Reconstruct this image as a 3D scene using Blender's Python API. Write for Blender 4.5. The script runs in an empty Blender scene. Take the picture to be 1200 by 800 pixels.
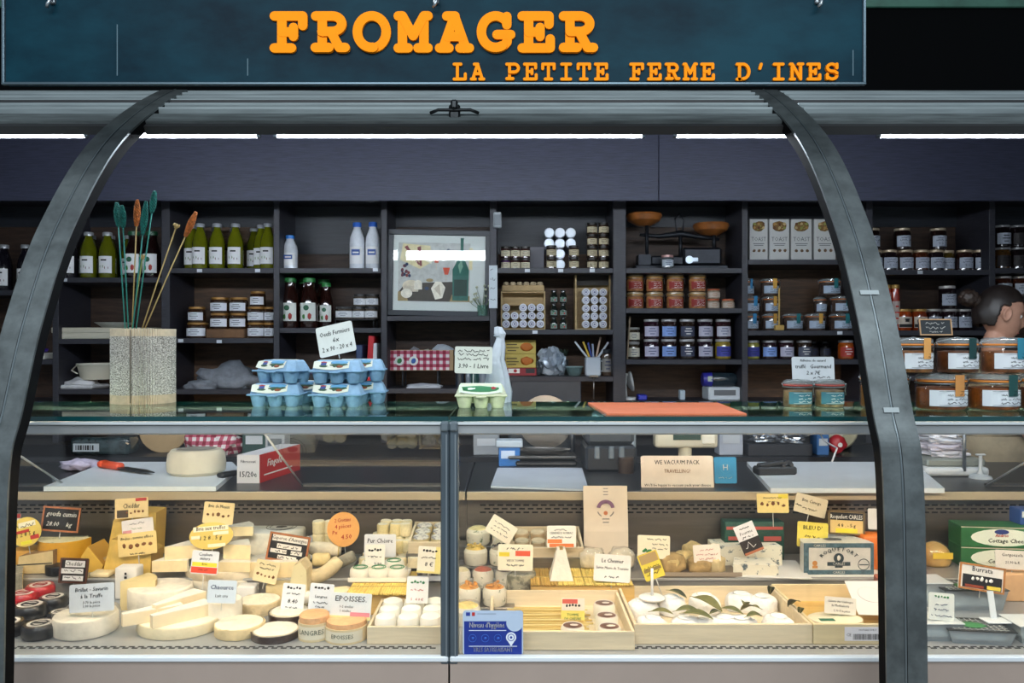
import bpy, bmesh, math, random
from mathutils import Vector, Matrix, noise
random.seed(7)
SC = bpy.context.scene
COL = SC.collection
F, CZ = 933.33, 1.5          # focal length in pixels (1200 wide), eye height
PI = math.pi
R = math.radians

# ------------------------------------------------------------------ camera
cam_d = bpy.data.cameras.new('camera'); cam = bpy.data.objects.new('camera', cam_d); COL.objects.link(cam)
cam_d.sensor_width = 36; cam_d.lens = 36 * F / 1200; cam_d.clip_start = 0.05
cam.location = (0, 0, CZ); cam.rotation_euler = (PI / 2, 0, 0)
SC.camera = cam
# ------------------------------------------------------------------ world and hall lights
world = bpy.data.worlds.new('market_hall'); SC.world = world; world.use_nodes = True
bg = world.node_tree.nodes['Background']
bg.inputs[0].default_value = (0.74, 0.87, 1.0, 1); bg.inputs[1].default_value = 0.36
def area(name, loc, rot, sx, sy, power, col=(1, 1, 1)):
    l = bpy.data.lights.new(name, 'AREA'); l.shape = 'RECTANGLE'; l.size = sx; l.size_y = sy; l.energy = power; l.color = col
    o = bpy.data.objects.new(name, l); COL.objects.link(o); o.location = loc; o.rotation_euler = rot
    return o
# fluorescent panels of the market hall, hung above the aisle in front of the stall
area('hall_light_panel', (-1.02, 0.42, 3.05), (R(12), 0, 0), 1.25, 0.30, 24, (0.90, 0.96, 1.0))
area('hall_light_panel', (0.95, 0.42, 3.05), (R(12), 0, 0), 1.6, 0.30, 24, (0.90, 0.96, 1.0))
area('hall_light_panel', (0.0, -1.8, 3.4), (R(35), 0, 0), 3.0, 0.5, 95, (0.86, 0.94, 1.0))
SC.view_settings.view_transform = 'Standard'; SC.view_settings.look = 'None'
SC.view_settings.gamma = 1.0; SC.view_settings.use_curve_mapping = False
SC.view_settings.exposure = 0.12

# ------------------------------------------------------------------ pixel helpers
def P(px, py, Y): return Vector(((px - 600) * Y / F, Y, CZ - (py - 400) * Y / F))
def PX(px, Y): return (px - 600) * Y / F
def PZ(py, Y): return CZ - (py - 400) * Y / F
def YZ(py, z): return F * (CZ - z) / (py - 400)       # distance of a point at height z seen at row py

# ------------------------------------------------------------------ materials
def lin(h):
    if isinstance(h, (tuple, list)): return tuple(h)[:3]
    h = h.lstrip('#'); c = [int(h[i:i + 2], 16) / 255 for i in (0, 2, 4)]
    return tuple(x / 12.92 if x <= 0.04045 else ((x + 0.055) / 1.055) ** 2.4 for x in c)
MATS = {}
def M(col, rough=0.5, metal=0.0, var=0.0, scale=25.0, bump=0.0, col2=None, coat=0.0, stretch=None, emit=0.0, spec=0.5, detail=4.0):
    """procedural material: noise mixes col with col2 (or a lighter/darker col), optional noise bump"""
    key = (str(col), rough, metal, var, scale, bump, str(col2), coat, str(stretch), emit, spec, detail)
    if key in MATS: return MATS[key]
    m = bpy.data.materials.new('mat_%d' % len(MATS)); m.use_nodes = True
    nt = m.node_tree; b = nt.nodes['Principled BSDF']; c = lin(col)
    b.inputs['Base Color'].default_value = (*c, 1); b.inputs['Roughness'].default_value = rough
    b.inputs['Metallic'].default_value = metal; b.inputs['Specular IOR Level'].default_value = spec
    if coat: b.inputs['Coat Weight'].default_value = coat; b.inputs['Coat Roughness'].default_value = 0.08
    if emit:
        b.inputs['Emission Color'].default_value = (*c, 1); b.inputs['Emission Strength'].default_value = emit
    if var or bump or col2:
        tc = nt.nodes.new('ShaderNodeTexCoord'); ns = nt.nodes.new('ShaderNodeTexNoise')
        ns.inputs['Scale'].default_value = scale; ns.inputs['Detail'].default_value = detail; ns.inputs['Roughness'].default_value = 0.62
        if stretch:
            mp = nt.nodes.new('ShaderNodeMapping'); mp.inputs['Scale'].default_value = stretch
            nt.links.new(tc.outputs['Object'], mp.inputs['Vector']); nt.links.new(mp.outputs['Vector'], ns.inputs['Vector'])
        else: nt.links.new(tc.outputs['Object'], ns.inputs['Vector'])
        if var or col2:
            rp = nt.nodes.new('ShaderNodeValToRGB')
            a = tuple(max(0, x * (1 - var)) for x in c) if not col2 else c
            z = tuple(min(1, x * (1 + var)) for x in c) if not col2 else lin(col2)
            rp.color_ramp.elements[0].color = (*a, 1); rp.color_ramp.elements[1].color = (*z, 1)
            rp.color_ramp.elements[0].position = 0.36; rp.color_ramp.elements[1].position = 0.64
            nt.links.new(ns.outputs['Fac'], rp.inputs['Fac']); nt.links.new(rp.outputs['Color'], b.inputs['Base Color'])
        if bump:
            bp = nt.nodes.new('ShaderNodeBump'); bp.inputs['Strength'].default_value = bump; bp.inputs['Distance'].default_value = 0.007
            nt.links.new(ns.outputs['Fac'], bp.inputs['Height']); nt.links.new(bp.outputs['Normal'], b.inputs['Normal'])
    MATS[key] = m; return m
def glass(tint='#ffffff', ior=1.45, rough=0.02, amount=1.0, body=0.0, bodycol='#e8f0f0'):
    """thin clear sheet: Fresnel reflection over straight-through transmission, optional milky share"""
    key = ('glass', tint, ior, rough, amount, body, bodycol)
    if key in MATS: return MATS[key]
    m = bpy.data.materials.new('mat_%d' % len(MATS)); m.use_nodes = True; nt = m.node_tree; nt.nodes.clear()
    out = nt.nodes.new('ShaderNodeOutputMaterial'); tr = nt.nodes.new('ShaderNodeBsdfTransparent'); gl = nt.nodes.new('ShaderNodeBsdfGlossy')
    fr = nt.nodes.new('ShaderNodeFresnel'); ge = nt.nodes.new('ShaderNodeNewGeometry'); mm = nt.nodes.new('ShaderNodeMath'); mm.operation = 'MULTIPLY_ADD'
    mm.inputs[1].default_value = 1 / ior - ior; mm.inputs[2].default_value = ior; nt.links.new(ge.outputs['Backfacing'], mm.inputs[0]); nt.links.new(mm.outputs[0], fr.inputs['IOR']); mx = nt.nodes.new('ShaderNodeMixShader')
    tr.inputs['Color'].default_value = (*lin(tint), 1); gl.inputs['Roughness'].default_value = rough
    ml = nt.nodes.new('ShaderNodeMath'); ml.operation = 'MULTIPLY'; ml.inputs[1].default_value = amount
    nt.links.new(fr.outputs[0], ml.inputs[0]); nt.links.new(ml.outputs[0], mx.inputs[0])
    first = tr
    if body:
        df = nt.nodes.new('ShaderNodeBsdfDiffuse'); df.inputs['Color'].default_value = (*lin(bodycol), 1)
        m2 = nt.nodes.new('ShaderNodeMixShader'); m2.inputs[0].default_value = body
        nt.links.new(tr.outputs[0], m2.inputs[1]); nt.links.new(df.outputs[0], m2.inputs[2]); first = m2
    nt.links.new(first.outputs[0], mx.inputs[1]); nt.links.new(gl.outputs[0], mx.inputs[2]); nt.links.new(mx.outputs[0], out.inputs[0])
    MATS[key] = m; return m
def speckle(base, spot, scale=60, lo=0.56, hi=0.62, rough=0.7, bump=0.2):
    """cheese paste or mould with spots of its own colour"""
    key = ('speck', base, spot, scale, lo, hi, rough, bump)
    if key in MATS: return MATS[key]
    m = M(base, rough, var=0.0001, scale=scale, bump=bump).copy(); nt = m.node_tree
    rp = [n for n in nt.nodes if n.type == 'VALTORGB'][0]
    rp.color_ramp.elements[0].color = (*lin(base), 1); rp.color_ramp.elements[1].color = (*lin(spot), 1)
    rp.color_ramp.elements[0].position = lo; rp.color_ramp.elements[1].position = hi
    MATS[key] = m; return m

# ------------------------------------------------------------------ mesh builder
def rotz(a): return Matrix.Rotation(a, 4, 'Z')
def TM(x=0, y=0, z=0, rx=0, ry=0, rz=0, s=(1, 1, 1)):
    return Matrix.Translation((x, y, z)) @ Matrix.Rotation(rz, 4, 'Z') @ Matrix.Rotation(ry, 4, 'Y') @ Matrix.Rotation(rx, 4, 'X') @ Matrix.Diagonal((*s, 1))
RB = {}
class MB:
    def __init__(s): s.v = []; s.f = []; s.mi = []; s.sm = []
    def add(s, verts, faces, mi=0, sm=False, X=None):
        o = len(s.v)
        s.v += [tuple(X @ Vector(p)) for p in verts] if X is not None else [tuple(p) for p in verts]
        s.f += [tuple(i + o for i in f) for f in faces]; s.mi += [mi] * len(faces); s.sm += [sm] * len(faces)
        return s
    def box(s, x, y, z, sx, sy, sz, mi=0, bev=0.0, X=None, seg=1):
        """box centred in x,y with its base at z"""
        if bev <= 0:
            v = [(x + a * sx / 2, y + b * sy / 2, z + c * sz) for c in (0, 1) for a, b in ((-1, -1), (1, -1), (1, 1), (-1, 1))]
            return s.add(v, [(3, 2, 1, 0), (4, 5, 6, 7), (0, 1, 5, 4), (1, 2, 6, 5), (2, 3, 7, 6), (3, 0, 4, 7)], mi, False, X)
        k = (round(sx, 4), round(sy, 4), round(sz, 4), round(bev, 4), seg)
        if k not in RB:
            bm = bmesh.new(); bmesh.ops.create_cube(bm, size=1); bmesh.ops.scale(bm, vec=(sx, sy, sz), verts=bm.verts)
            bmesh.ops.bevel(bm, geom=bm.edges[:], offset=min(bev, sx * .45, sy * .45, sz * .45), segments=seg, profile=0.5, affect='EDGES')
            bm.verts.index_update(); RB[k] = ([tuple(w.co) for w in bm.verts], [tuple(w.index for w in f.verts) for f in bm.faces]); bm.free()
        v, f = RB[k]
        return s.add([(p[0] + x, p[1] + y, p[2] + z + sz / 2) for p in v], f, mi, seg > 1, X)
    def lathe(s, prof, n=20, mi=0, X=None, sy=1.0, a0=0.0, a1=2 * PI, sm=True):
        """surface of revolution of [(r, z)]; sharp corners of the profile get split rings"""
        pts = [prof[0]]
        for i in range(1, len(prof) - 1):
            p, q, r = Vector(prof[i - 1]), Vector(prof[i]), Vector(prof[i + 1]); d1, d2 = q - p, r - q
            if d1.length > 1e-9 and d2.length > 1e-9 and d1.angle(d2) > 0.62: pts += [prof[i], None, prof[i]]
            else: pts.append(prof[i])
        pts.append(prof[-1]); full = abs(a1 - a0 - 2 * PI) < 1e-6; m = n if full else n + 1
        v = []; f = []; prev = None
        for p in pts:
            if p is None: prev = None; continue
            st = len(v)
            for k in range(m):
                a = a0 + (a1 - a0) * k / n; v.append((p[0] * math.cos(a), p[0] * math.sin(a) * sy, p[1]))
            if prev is not None:
                for k in range(n):
                    k2 = (k + 1) % m
                    f.append((prev + k, prev + k2, st + k2, st + k))
            prev = st
        return s.add(v, f, mi, sm, X)
    def cyl(s, r, h, n=20, mi=0, X=None, bev=0.0, sy=1.0):
        b = bev
        pr = [(0, 0), (r - b, 0), (r, b), (r, h - b), (r - b, h), (0, h)] if b else [(0, 0), (r, 0), (r, h), (0, h)]
        return s.lathe(pr, n, mi, X, sy)
    def prism(s, pts, z0, z1, mi=0, X=None, mi_side=None):
        """polygon in x,y extruded in z"""
        n = len(pts); v = [(p[0], p[1], z0) for p in pts] + [(p[0], p[1], z1) for p in pts]
        s.add(v, [tuple(range(n - 1, -1, -1)), tuple(range(n, 2 * n))], mi, False, X)
        return s.add(v, [(i, (i + 1) % n, n + (i + 1) % n, n + i) for i in range(n)], mi if mi_side is None else mi_side, False, X)
    def tube(s, path, r, n=6, mi=0, X=None, caps=True):
        path = [Vector(p) for p in path]; v = []; f = []; up = None
        rr = r if isinstance(r, (list, tuple)) else [r] * len(path)
        for i, p in enumerate(path):
            t = (path[min(i + 1, len(path) - 1)] - path[max(i - 1, 0)]).normalized()
            if up is None: up = Vector((0, 0, 1)) if abs(t.z) < 0.9 else Vector((1, 0, 0))
            a = t.cross(up).normalized(); b = a.cross(t).normalized(); up = b
            for k in range(n):
                g = 2 * PI * k / n; v.append(p + (a * math.cos(g) + b * math.sin(g)) * rr[i])
        for i in range(len(path) - 1):
            for k in range(n): f.append((i * n + k, i * n + (k + 1) % n, (i + 1) * n + (k + 1) % n, (i + 1) * n + k))
        if caps: f += [tuple(range(n - 1, -1, -1)), tuple(range((len(path) - 1) * n, len(path) * n))]
        return s.add(v, f, mi, True, X)
    def blob(s, sx, sy, sz, seed=0, amp=0.15, freq=2.0, sub=3, mi=0, X=None, flat=0.0, sq=1.0, sm=True):
        """noise-displaced ball, size sx*sy*sz, base at z=0; flat cuts the bottom, sq<1 squares it"""
        k = ('ico', sub)
        if k not in RB:
            bm = bmesh.new(); bmesh.ops.create_icosphere(bm, subdivisions=sub, radius=1); bm.verts.index_update()
            RB[k] = ([w.co.copy() for w in bm.verts], [tuple(w.index for w in f.verts) for f in bm.faces]); bm.free()
        v, f = RB[k]; out = []; o = Vector((seed * 7.13, seed * 3.7, seed * 1.9))
        for p in v:
            d = 1 + amp * noise.noise(p * freq + o) + amp * 0.4 * noise.noise(p * freq * 2.7 + o)
            q = Vector([math.copysign(abs(c) ** sq, c) for c in p]) * d
            z = max(q.z, -1 + flat * 1.0)
            out.append((q.x * sx / 2, q.y * sy / 2, (z + (1 - flat)) / (2 - flat) * sz))
        return s.add(out, f, mi, sm, X)
    def torus(s, Rr, r, n=28, k=6, mi=0, X=None, sy=1.0):
        v = [((Rr + r * math.cos(2 * PI * j / k)) * math.cos(2 * PI * i / n), (Rr + r * math.cos(2 * PI * j / k)) * math.sin(2 * PI * i / n) * sy, r * math.sin(2 * PI * j / k)) for i in range(n) for j in range(k)]
        return s.add(v, [(i * k + j, ((i + 1) % n) * k + j, ((i + 1) % n) * k + (j + 1) % k, i * k + (j + 1) % k) for i in range(n) for j in range(k)], mi, True, X)
    def plate(s, x0, z0, x1, z1, y=0.0, t=0.0008, mi=0, X=None):
        """thin upright plate facing -y"""
        return s.box((x0 + x1) / 2, y - t / 2, z0, x1 - x0, t, z1 - z0, mi, 0, X)
    def shape(s, pts, y=0.0, t=0.0006, mi=0, X=None):
        """upright polygon [(x, z)] facing -y with thickness t, front face at y - t"""
        XX = Matrix(((1, 0, 0, 0), (0, 0, -1, y), (0, 1, 0, 0), (0, 0, 0, 1)))
        return s.prism(pts, 0, t, mi, XX if X is None else X @ XX)
    def mesh(s, name, mats):
        me = bpy.data.meshes.new(name); me.from_pydata(s.v, [], s.f)
        for m in (mats if isinstance(mats, (list, tuple)) else [mats]): me.materials.append(m)
        me.polygons.foreach_set('material_index', s.mi); me.polygons.foreach_set('use_smooth', s.sm); me.update()
        return me
    def build(s, name, mats, parent=None, loc=(0, 0, 0), rot=(0, 0, 0)):
        return link(name, s.mesh(name, mats), parent, loc, rot)
def link(name, me, parent=None, loc=(0, 0, 0), rot=(0, 0, 0)):
    o = bpy.data.objects.new(name, me); COL.objects.link(o); o.location = loc; o.rotation_euler = rot
    if parent is not None: o.parent = parent
    return o
USED = {}
def tag(o, label, cat, group=None, kind=None):
    if label: o['label'] = label
    if cat: o['category'] = cat
    if group: o['group'] = group
    if kind: o['kind'] = kind
    return o
def thing(name, label, cat, loc=(0, 0, 0), rot=(0, 0, 0), group=None):
    o = bpy.data.objects.new(name, None); COL.objects.link(o); o.location = loc; o.rotation_euler = rot
    o.empty_display_size = 0.05
    return tag(o, label, cat, group)
def struct(name, mb, mats, parent=None):
    o = mb.build(name, mats, parent)
    if parent is None: o['kind'] = 'structure'
    return o
def dup(root, loc, label=None, rz=None, group=None, scale=None):
    def cp(o, par):
        c = o.copy(); COL.objects.link(c); c.parent = par
        for ch in list(o.children): cp(ch, c)
        return c
    r = cp(root, None); r.location = loc
    if rz is not None: r.rotation_euler = (0, 0, rz)
    if scale: r.scale = scale
    if label: r['label'] = label
    if group: r['group'] = group
    return r
ORD = ['leftmost', 'second from left', 'third from left', 'fourth from left', 'fifth from left', 'sixth from left', 'seventh from left', 'eighth from left', 'ninth from left', 'tenth from left']

TXT = {}
def text_geo(s, shear=0.0):
    k = (s, shear)
    if k not in TXT:
        cu = bpy.data.curves.new('t', 'FONT'); cu.body = s; cu.size = 1; cu.align_x = 'CENTER'; cu.resolution_u = 1; cu.shear = shear
        o = bpy.data.objects.new('t', cu); COL.objects.link(o)
        me = bpy.data.meshes.new_from_object(o)
        v = [(w.co.x, w.co.y) for w in me.vertices]; f = [tuple(p.vertices) for p in me.polygons]
        COL.objects.unlink(o); bpy.data.objects.remove(o); bpy.data.curves.remove(cu); bpy.data.meshes.remove(me)
        TXT[k] = (v, f)
    return TXT[k]
def put_text(mb, s, x, z, h, maxw=None, y=0.0, mi=0, shear=0.0, X=None, bold=0.0):
    """flat lettering centred at x with baseline z, cap height h, facing -y"""
    v, f = text_geo(s, shear)
    if not v: return
    k = h / 0.70; w = (max(p[0] for p in v) - min(p[0] for p in v)) * k; c = (max(p[0] for p in v) + min(p[0] for p in v)) / 2
    kx = k * (min(1.0, maxw / w) if maxw else 1.0)
    for dx in ((0,) if not bold else (-bold * h, 0, bold * h)):
        mb.add([(x + (p[0] - c) * kx + dx, y - (0.00003 if dx else 0), z + p[1] * k) for p in v], f, mi, False, X)
def scribble(mb, x0, x1, z, h, seed, y=0.0, mi=0, r=0.0006, X=None):
    """a line of handwriting too small to read: a thin wavy pen stroke"""
    rn = random.Random(seed); x = x0; pts = []; 
    while x < x1:
        pts.append((x, y, z + rn.uniform(-0.2, 1) * h)); x += h * rn.uniform(0.25, 0.6)
        if rn.random() < 0.14 and len(pts) > 2:
            mb.tube(pts, r, 4, mi, X); pts = []; x += h * 0.6
    if len(pts) > 1: mb.tube(pts, r, 4, mi, X)

# ------------------------------------------------------------------ shared materials
INK = M('#1b1a1c', 0.8); INKB = M('#22305c', 0.8); INKR = M('#b3261c', 0.7); WHITEP = M('#eeece6', 0.7)
STEEL = M('#8d8a86', 0.32, 0.9, var=0.12, scale=6, stretch=(1, 40, 40)); STEELD = M('#5e5f62', 0.35, 0.9, var=0.15, scale=8)
BLACKP = M('#121316', 0.45); WOODD = M('#2b2b33', 0.45, var=0.30, scale=14, stretch=(1.2, 1, 26), bump=0.15)
CLEAR = glass('#fffefc', 1.45); PLEXI = glass('#f8fafb', 1.45, 0.05, 1.0, 0.02); FILM = glass('#ffffff', 1.5, 0.12, 1.0, 0.04, '#eef2f5')
# ================================================================== setting
DECK = 0.71; YG = 1.99; TOPZ = 1.313; WTZ = PZ(575, 2.70); WTB = 3.35
mb = MB(); mb.box(0, 2.0, -0.05, 9, 9, 0.05)
struct('floor', mb, M('#8f8b86', 0.5, var=0.2, scale=3))
mb = MB(); mb.box(0, 4.83, 0, 8, 0.08, 2.72); struct('wall_back', mb, M('#2a2728', 0.8, var=0.2, scale=4))
mb = MB(); mb.box(0, 3.85, 2.72, 8, 2.05, 0.05); struct('ceiling', mb, M('#3a3c44', 0.7, var=0.1, scale=4))
for nm, x in (('wall_left', -3.96), ('wall_right', 3.96)):
    mb = MB(); mb.box(x, 3.83, 0, 0.08, 2.0, 2.72); struct(nm, mb, M('#34353a', 0.8, var=0.15, scale=4))
# dark wood boards above the shelves
tr = MB(); tr.box(0, 4.16, 2.235, 7.8, 0.06, 0.48)
tr = struct('trim_1', tr, M('#33333f', 0.5))
WOODF = M('#34374a', 0.5, var=0.24, scale=9, stretch=(1.2, 1, 22), bump=0.2)
for x0, x1 in ((-3.9, PX(772, 4.1) - 0.0015), (PX(772, 4.1) + 0.0015, 3.9)):
    b = MB(); b.box((x0 + x1) / 2, 4.115, PZ(235, 4.1), x1 - x0, 0.03, 0.49, bev=0.002); b.build('board', WOODF, tr)

# ------------------------------------------------------------------ shelving
SY, SB = 4.40, 4.75
SH = thing('shelving_unit', 'dark wood wall of open shelves behind the counter', 'shelves', (0, SY, 0))
WB = M('#3d2c22', 0.6, var=0.35, scale=5, stretch=(1.5, 1, 12)); WBL = M('#513a28', 0.6, var=0.35, scale=5, stretch=(1.5, 1, 12))
def wx(px, Y=SY): return PX(px, Y)
DIV = [(-62, 7), (65, 7), (194, 10), (324, 7), (450, 7), (578, 8), (726, 15), (873, 7), (1019, 8), (1163, 7), (1300, 7)]
zt = 2.30
for px, w in DIV:
    b = MB(); b.box(wx(px), 0.17, 0.94, w * SY / F, 0.34, zt - 0.94, bev=0.0015); b.build('divider', WOODD, SH)
b = MB(); b.box(0, 0.17, zt, wx(1304) - wx(-66), 0.34, 0.03); b.build('top_board', WOODD, SH)
SHELF = {  # bay index -> rows of the shelf top edges
    0: [340, 421, 470], 1: [325, 397, 456], 2: [314, 396, 456], 3: [314, 384, 457], 4: [370, 455], 5: [314, 386, 441],
    6: [314, 361, 421], 7: [304, 387, 421], 8: [316, 387, 440], 9: [314, 347, 421]}
def bay_x(i): return wx(DIV[i][0] + DIV[i][1] / 2), wx(DIV[i + 1][0] - DIV[i + 1][1] / 2)
for i, rows in SHELF.items():
    x0, x1 = bay_x(i)
    for py in rows:
        b = MB(); b.box((x0 + x1) / 2, 0.165, PZ(py, SY) - 0.028, x1 - x0 - 0.001, 0.33, 0.028, bev=0.0015); b.build('shelf_board', WOODD, SH)
    b = MB(); b.box((x0 + x1) / 2, 0.345, 0.94, x1 - x0 + 0.02, 0.012, PZ(256, SY) - 0.94); b.build('back_panel', WBL if i in (2, 5, 7) else WB, SH)
    b = MB(); b.box((x0 + x1) / 2, 0.332, PZ(290 if i in (3, 5) else 256, SY), x1 - x0, 0.008, zt - PZ(290 if i in (3, 5) else 256, SY)); b.build('upper_back_panel', M('#22262e', 0.45, var=0.25, scale=8, stretch=(1, 1, 14)), SH)
# little white price clips along the shelf edges
for i, (px, py) in enumerate([(76, 328), (234, 317), (257, 400), (302, 317), (618, 317), (657, 317), (694, 317), (627, 389), (440, 316), (212, 399), (984, 390), (1078, 319)]):
    b = MB(); b.plate(-0.014, -0.009, 0.014, 0.009, 0, 0.002); b.build('price_clip', M('#c9ced4', 0.5), SH, (wx(px), -0.001, PZ(py, SY)))
def shz(bay, row): return PZ(SHELF[bay][row], SY)
# bench under the shelves
BZ = 0.93
cb = thing('base_cabinet', 'dark cabinet bench running below the shelves', 'cabinet', (0, 4.17, 0))
b = MB(); b.box(0, 0.0, 0.05, 7.4, 0.44, BZ - 0.08); b.build('body', M('#1d1d21', 0.6), cb)
b = MB(); b.box(0, -0.005, BZ - 0.03, 7.4, 0.46, 0.03, bev=0.003); b.build('top', M('#25262b', 0.4), cb)
for k in range(10):
    b = MB(); b.box(-3.3 + k * 0.735, -0.228, 0.12, 0.72, 0.016, BZ - 0.17, bev=0.003); d = b.build('door', M('#26272e', 0.5, var=0.2, scale=9), cb)
    h = MB(); h.box(-3.0 + k * 0.735, -0.245, BZ - 0.2, 0.012, 0.02, 0.1, bev=0.003); h.build('handle', STEEL, d)

# ------------------------------------------------------------------ display cases
GREYM = M('#b0b4b5', 0.38, 0.6, var=0.08, scale=5); LIGHTM = M('#b9c0c4', 0.45, 0.35)
XS = -0.156
def slots(x0, x1, rows, step, w, h, dz, flat=False):
    b = MB(); n = int((x1 - x0) / step)
    for r in range(rows):
        for k in range(n):
            x = x0 + (k + 0.5 + 0.5 * (r % 2)) * step
            if x + w / 2 > x1: continue
            if flat: b.box(x, r * dz, 0, w, h, 0.0012)
            else: b.box(x, 0, r * dz, w, 0.0012, h)
    return b
def case(x0, x1, post_x, label, pside):
    t = thing('display_case', label, 'display case', ((x0 + x1) / 2, YG, 0)); c = (x0 + x1) / 2; w = x1 - x0
    def q(name, mats, *a, parent=None, **k):
        b = MB(); b.box(*a, **k); return b.build(name, mats, parent or t)
    q('plinth', M('#2a2b2e', 0.6), 0, 0.42, 0.0, w - 0.02, 0.72, 0.12)
    q('front_panel', M('#a8988d', 0.5, var=0.04, scale=4), 0, 0.0, 0.12, w - 0.004, 0.03, DECK - 0.125)
    q('body', M('#3b3b3e', 0.6), 0, 0.40, 0.12, w - 0.004, 0.72, 0.56)
    q('front_trim', M('#dfe6ea', 0.35), 0, -0.013, DECK - 0.003, w - 0.003, 0.018, 0.014, bev=0.003)
    q('deck', M('#a9adb1', 0.4, 0.5, var=0.06, scale=7), 0, 0.382, DECK - 0.02, w - 0.0006, 0.755, 0.02)
    s = slots(-w / 2 + 0.03, w / 2 - 0.03, 2, 0.024, 0.015, 0.005, 0.009, True).build('deck_slots', M('#1a1c20', 0.7), t, (0, 0.062, DECK)); s['kind'] = 'stuff'
    rw = q('rear_wall', M('#7d7770', 0.38, 0.75, var=0.10, scale=3, stretch=(1, 1, 12)), 0, 0.77, DECK, w - 0.0006, 0.02, WTZ - 0.03 - DECK)
    s = slots(-w / 2 + 0.04, w / 2 - 0.04, 3, 0.030, 0.020, 0.0055, 0.0125).build('air_slots', M('#0d0f14', 0.7), rw, (0, 0.7595, PZ(601, 2.75))); s['kind'] = 'stuff'
    q('rear_cabinet', M('#3b3b3e', 0.6), 0, 1.06, 0.0, w - 0.004, 0.56, WTZ - 0.032)
    q('worktop', M('#33353a', 0.35, 0.4, var=0.15, scale=5, stretch=(1, 10, 10)), 0, (2.70 + WTB) / 2 - YG, WTZ - 0.03, w - 0.004, WTB - 2.70, 0.03, bev=0.003)
    q('worktop_trim', M('#bfb096', 0.4, 0.3), 0, 2.698 - YG, WTZ - 0.031, w - 0.004, 0.006, 0.029, bev=0.002)
    q('glass_front', CLEAR, 0, 0.0, DECK + 0.008, w - 0.05, 0.006, 1.272 - DECK)
    gt = q('glass_top', glass('#c9e4e0', 1.5), 0, 0.245, TOPZ - 0.012, w - 0.004, 0.49, 0.012)
    q('glass_edge', M('#0c3a3c', 0.15, coat=0.5), 0, -0.0015, TOPZ - 0.0122, w - 0.004, 0.003, 0.0118, parent=gt)
    q('glass_back_edge', M('#2f6a68', 0.2), 0, 0.4915, TOPZ - 0.0122, w - 0.004, 0.003, 0.0118, parent=gt)
    rl = q('top_rail', GREYM, 0, 0.02, 1.268, w - 0.006, 0.06, 0.026, bev=0.004)
    q('rail_lip', M('#dce2e4', 0.3, 0.4), 0, -0.012, 1.294, w - 0.006, 0.012, 0.006, parent=rl)
    q('lamp_housing', LIGHTM, 0, 0.09, 1.2865, w - 0.06, 0.05, 0.010)
    b = MB(); b.tube([(-w / 2 + 0.06, 0, 0), (w / 2 - 0.06, 0, 0)], 0.008, 10); b.build('lamp_tube', M('#ffe6c4', 0.4, emit=CASE_EMIT), t, (0, 0.088, 1.2775))
    q('rear_rail', GREYM, 0, 0.475, 1.288, w - 0.006, 0.02, 0.012)
    PM = M('#56626a', 0.4, 0.5, var=0.1, scale=6)
    for px_ in (post_x, (x0 + 0.012) if pside > 0 else (x1 - 0.012)):
        po = q('post', PM, px_ - c, 0.005, DECK - 0.01, 0.021, 0.045, 1.302 - DECK, bev=0.003)
        q('post_cap', M('#8b979d', 0.3, 0.8), px_ - c, -0.002, 1.278, 0.0215, 0.05, 0.024, bev=0.004, parent=po)
        q('post_groove', M('#8a949a', 0.4, 0.6), px_ - c + 0.004, -0.0185, DECK, 0.003, 0.002, 0.56, parent=po)
        ar = MB(); ar.tube([(px_ - c, 0.02, 1.283), (px_ - c, 0.47, 1.294)], 0.005, 6); ar.build('bracket_arm', PM, po)
    return t
CASE_EMIT = 58.0
case(-1.95, XS - 0.0005, XS - 0.0105, 'refrigerated cheese display case holding the cheddar, brie and goat cheeses', 1)
case(XS + 0.0005, 2.15, XS + 0.0115, 'refrigerated cheese display case holding the blue cheeses and wooden crates', -1)

# ------------------------------------------------------------------ curved shutter rails
RC = [(1.742, 0.0), (1.742, 0.4), (1.75, 0.75), (1.768, 1.196), (1.817, 1.344), (1.90, 1.56), (2.04, 1.806), (2.30, 2.09), (2.73, 2.36), (3.15, 2.52), (3.5, 2.60)]
def rail_curve(n=12):
    pts = [Vector(p) for p in RC]; out = []
    for i in range(len(pts) - 1):
        p0, p1, p2, p3 = pts[max(i - 1, 0)], pts[i], pts[i + 1], pts[min(i + 2, len(pts) - 1)]
        for k in range(n):
            t = k / n
            out.append(0.5 * ((2 * p1) + (p2 - p0) * t + (2 * p0 - 5 * p1 + 4 * p2 - p3) * t * t + (3 * p1 - p0 - 3 * p2 + p3) * t ** 3))
    out.append(pts[-1]); return out
CUR = rail_curve()
def sweep(mb, curve, x0, x1, d0, d1, mi=0):
    """bar of the section x0..x1 by d0..d1 (depth behind the face) swept along the curve in y,z"""
    v = []; f = []
    for i, p in enumerate(curve):
        t = (curve[min(i + 1, len(curve) - 1)] - curve[max(i - 1, 0)]).normalized(); nrm = Vector((t.y, -t.x))   # inward normal (+y at the bottom)
        for x, d in ((x0, d0), (x1, d0), (x1, d1), (x0, d1)):
            w = p + nrm * d; v.append((x, w.x, w.y))
    for i in range(len(curve) - 1):
        for k in range(4): f.append((i * 4 + k, i * 4 + (k + 1) % 4, i * 4 + 4 + (k + 1) % 4, i * 4 + 4 + k))
    n = len(curve) - 1; f += [(3, 2, 1, 0), (n * 4, n * 4 + 1, n * 4 + 2, n * 4 + 3)]
    return mb.add(v, f, mi)
RAILM = M('#5f6667', 0.42, 0.55, var=0.26, scale=14, bump=0.12)
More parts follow.
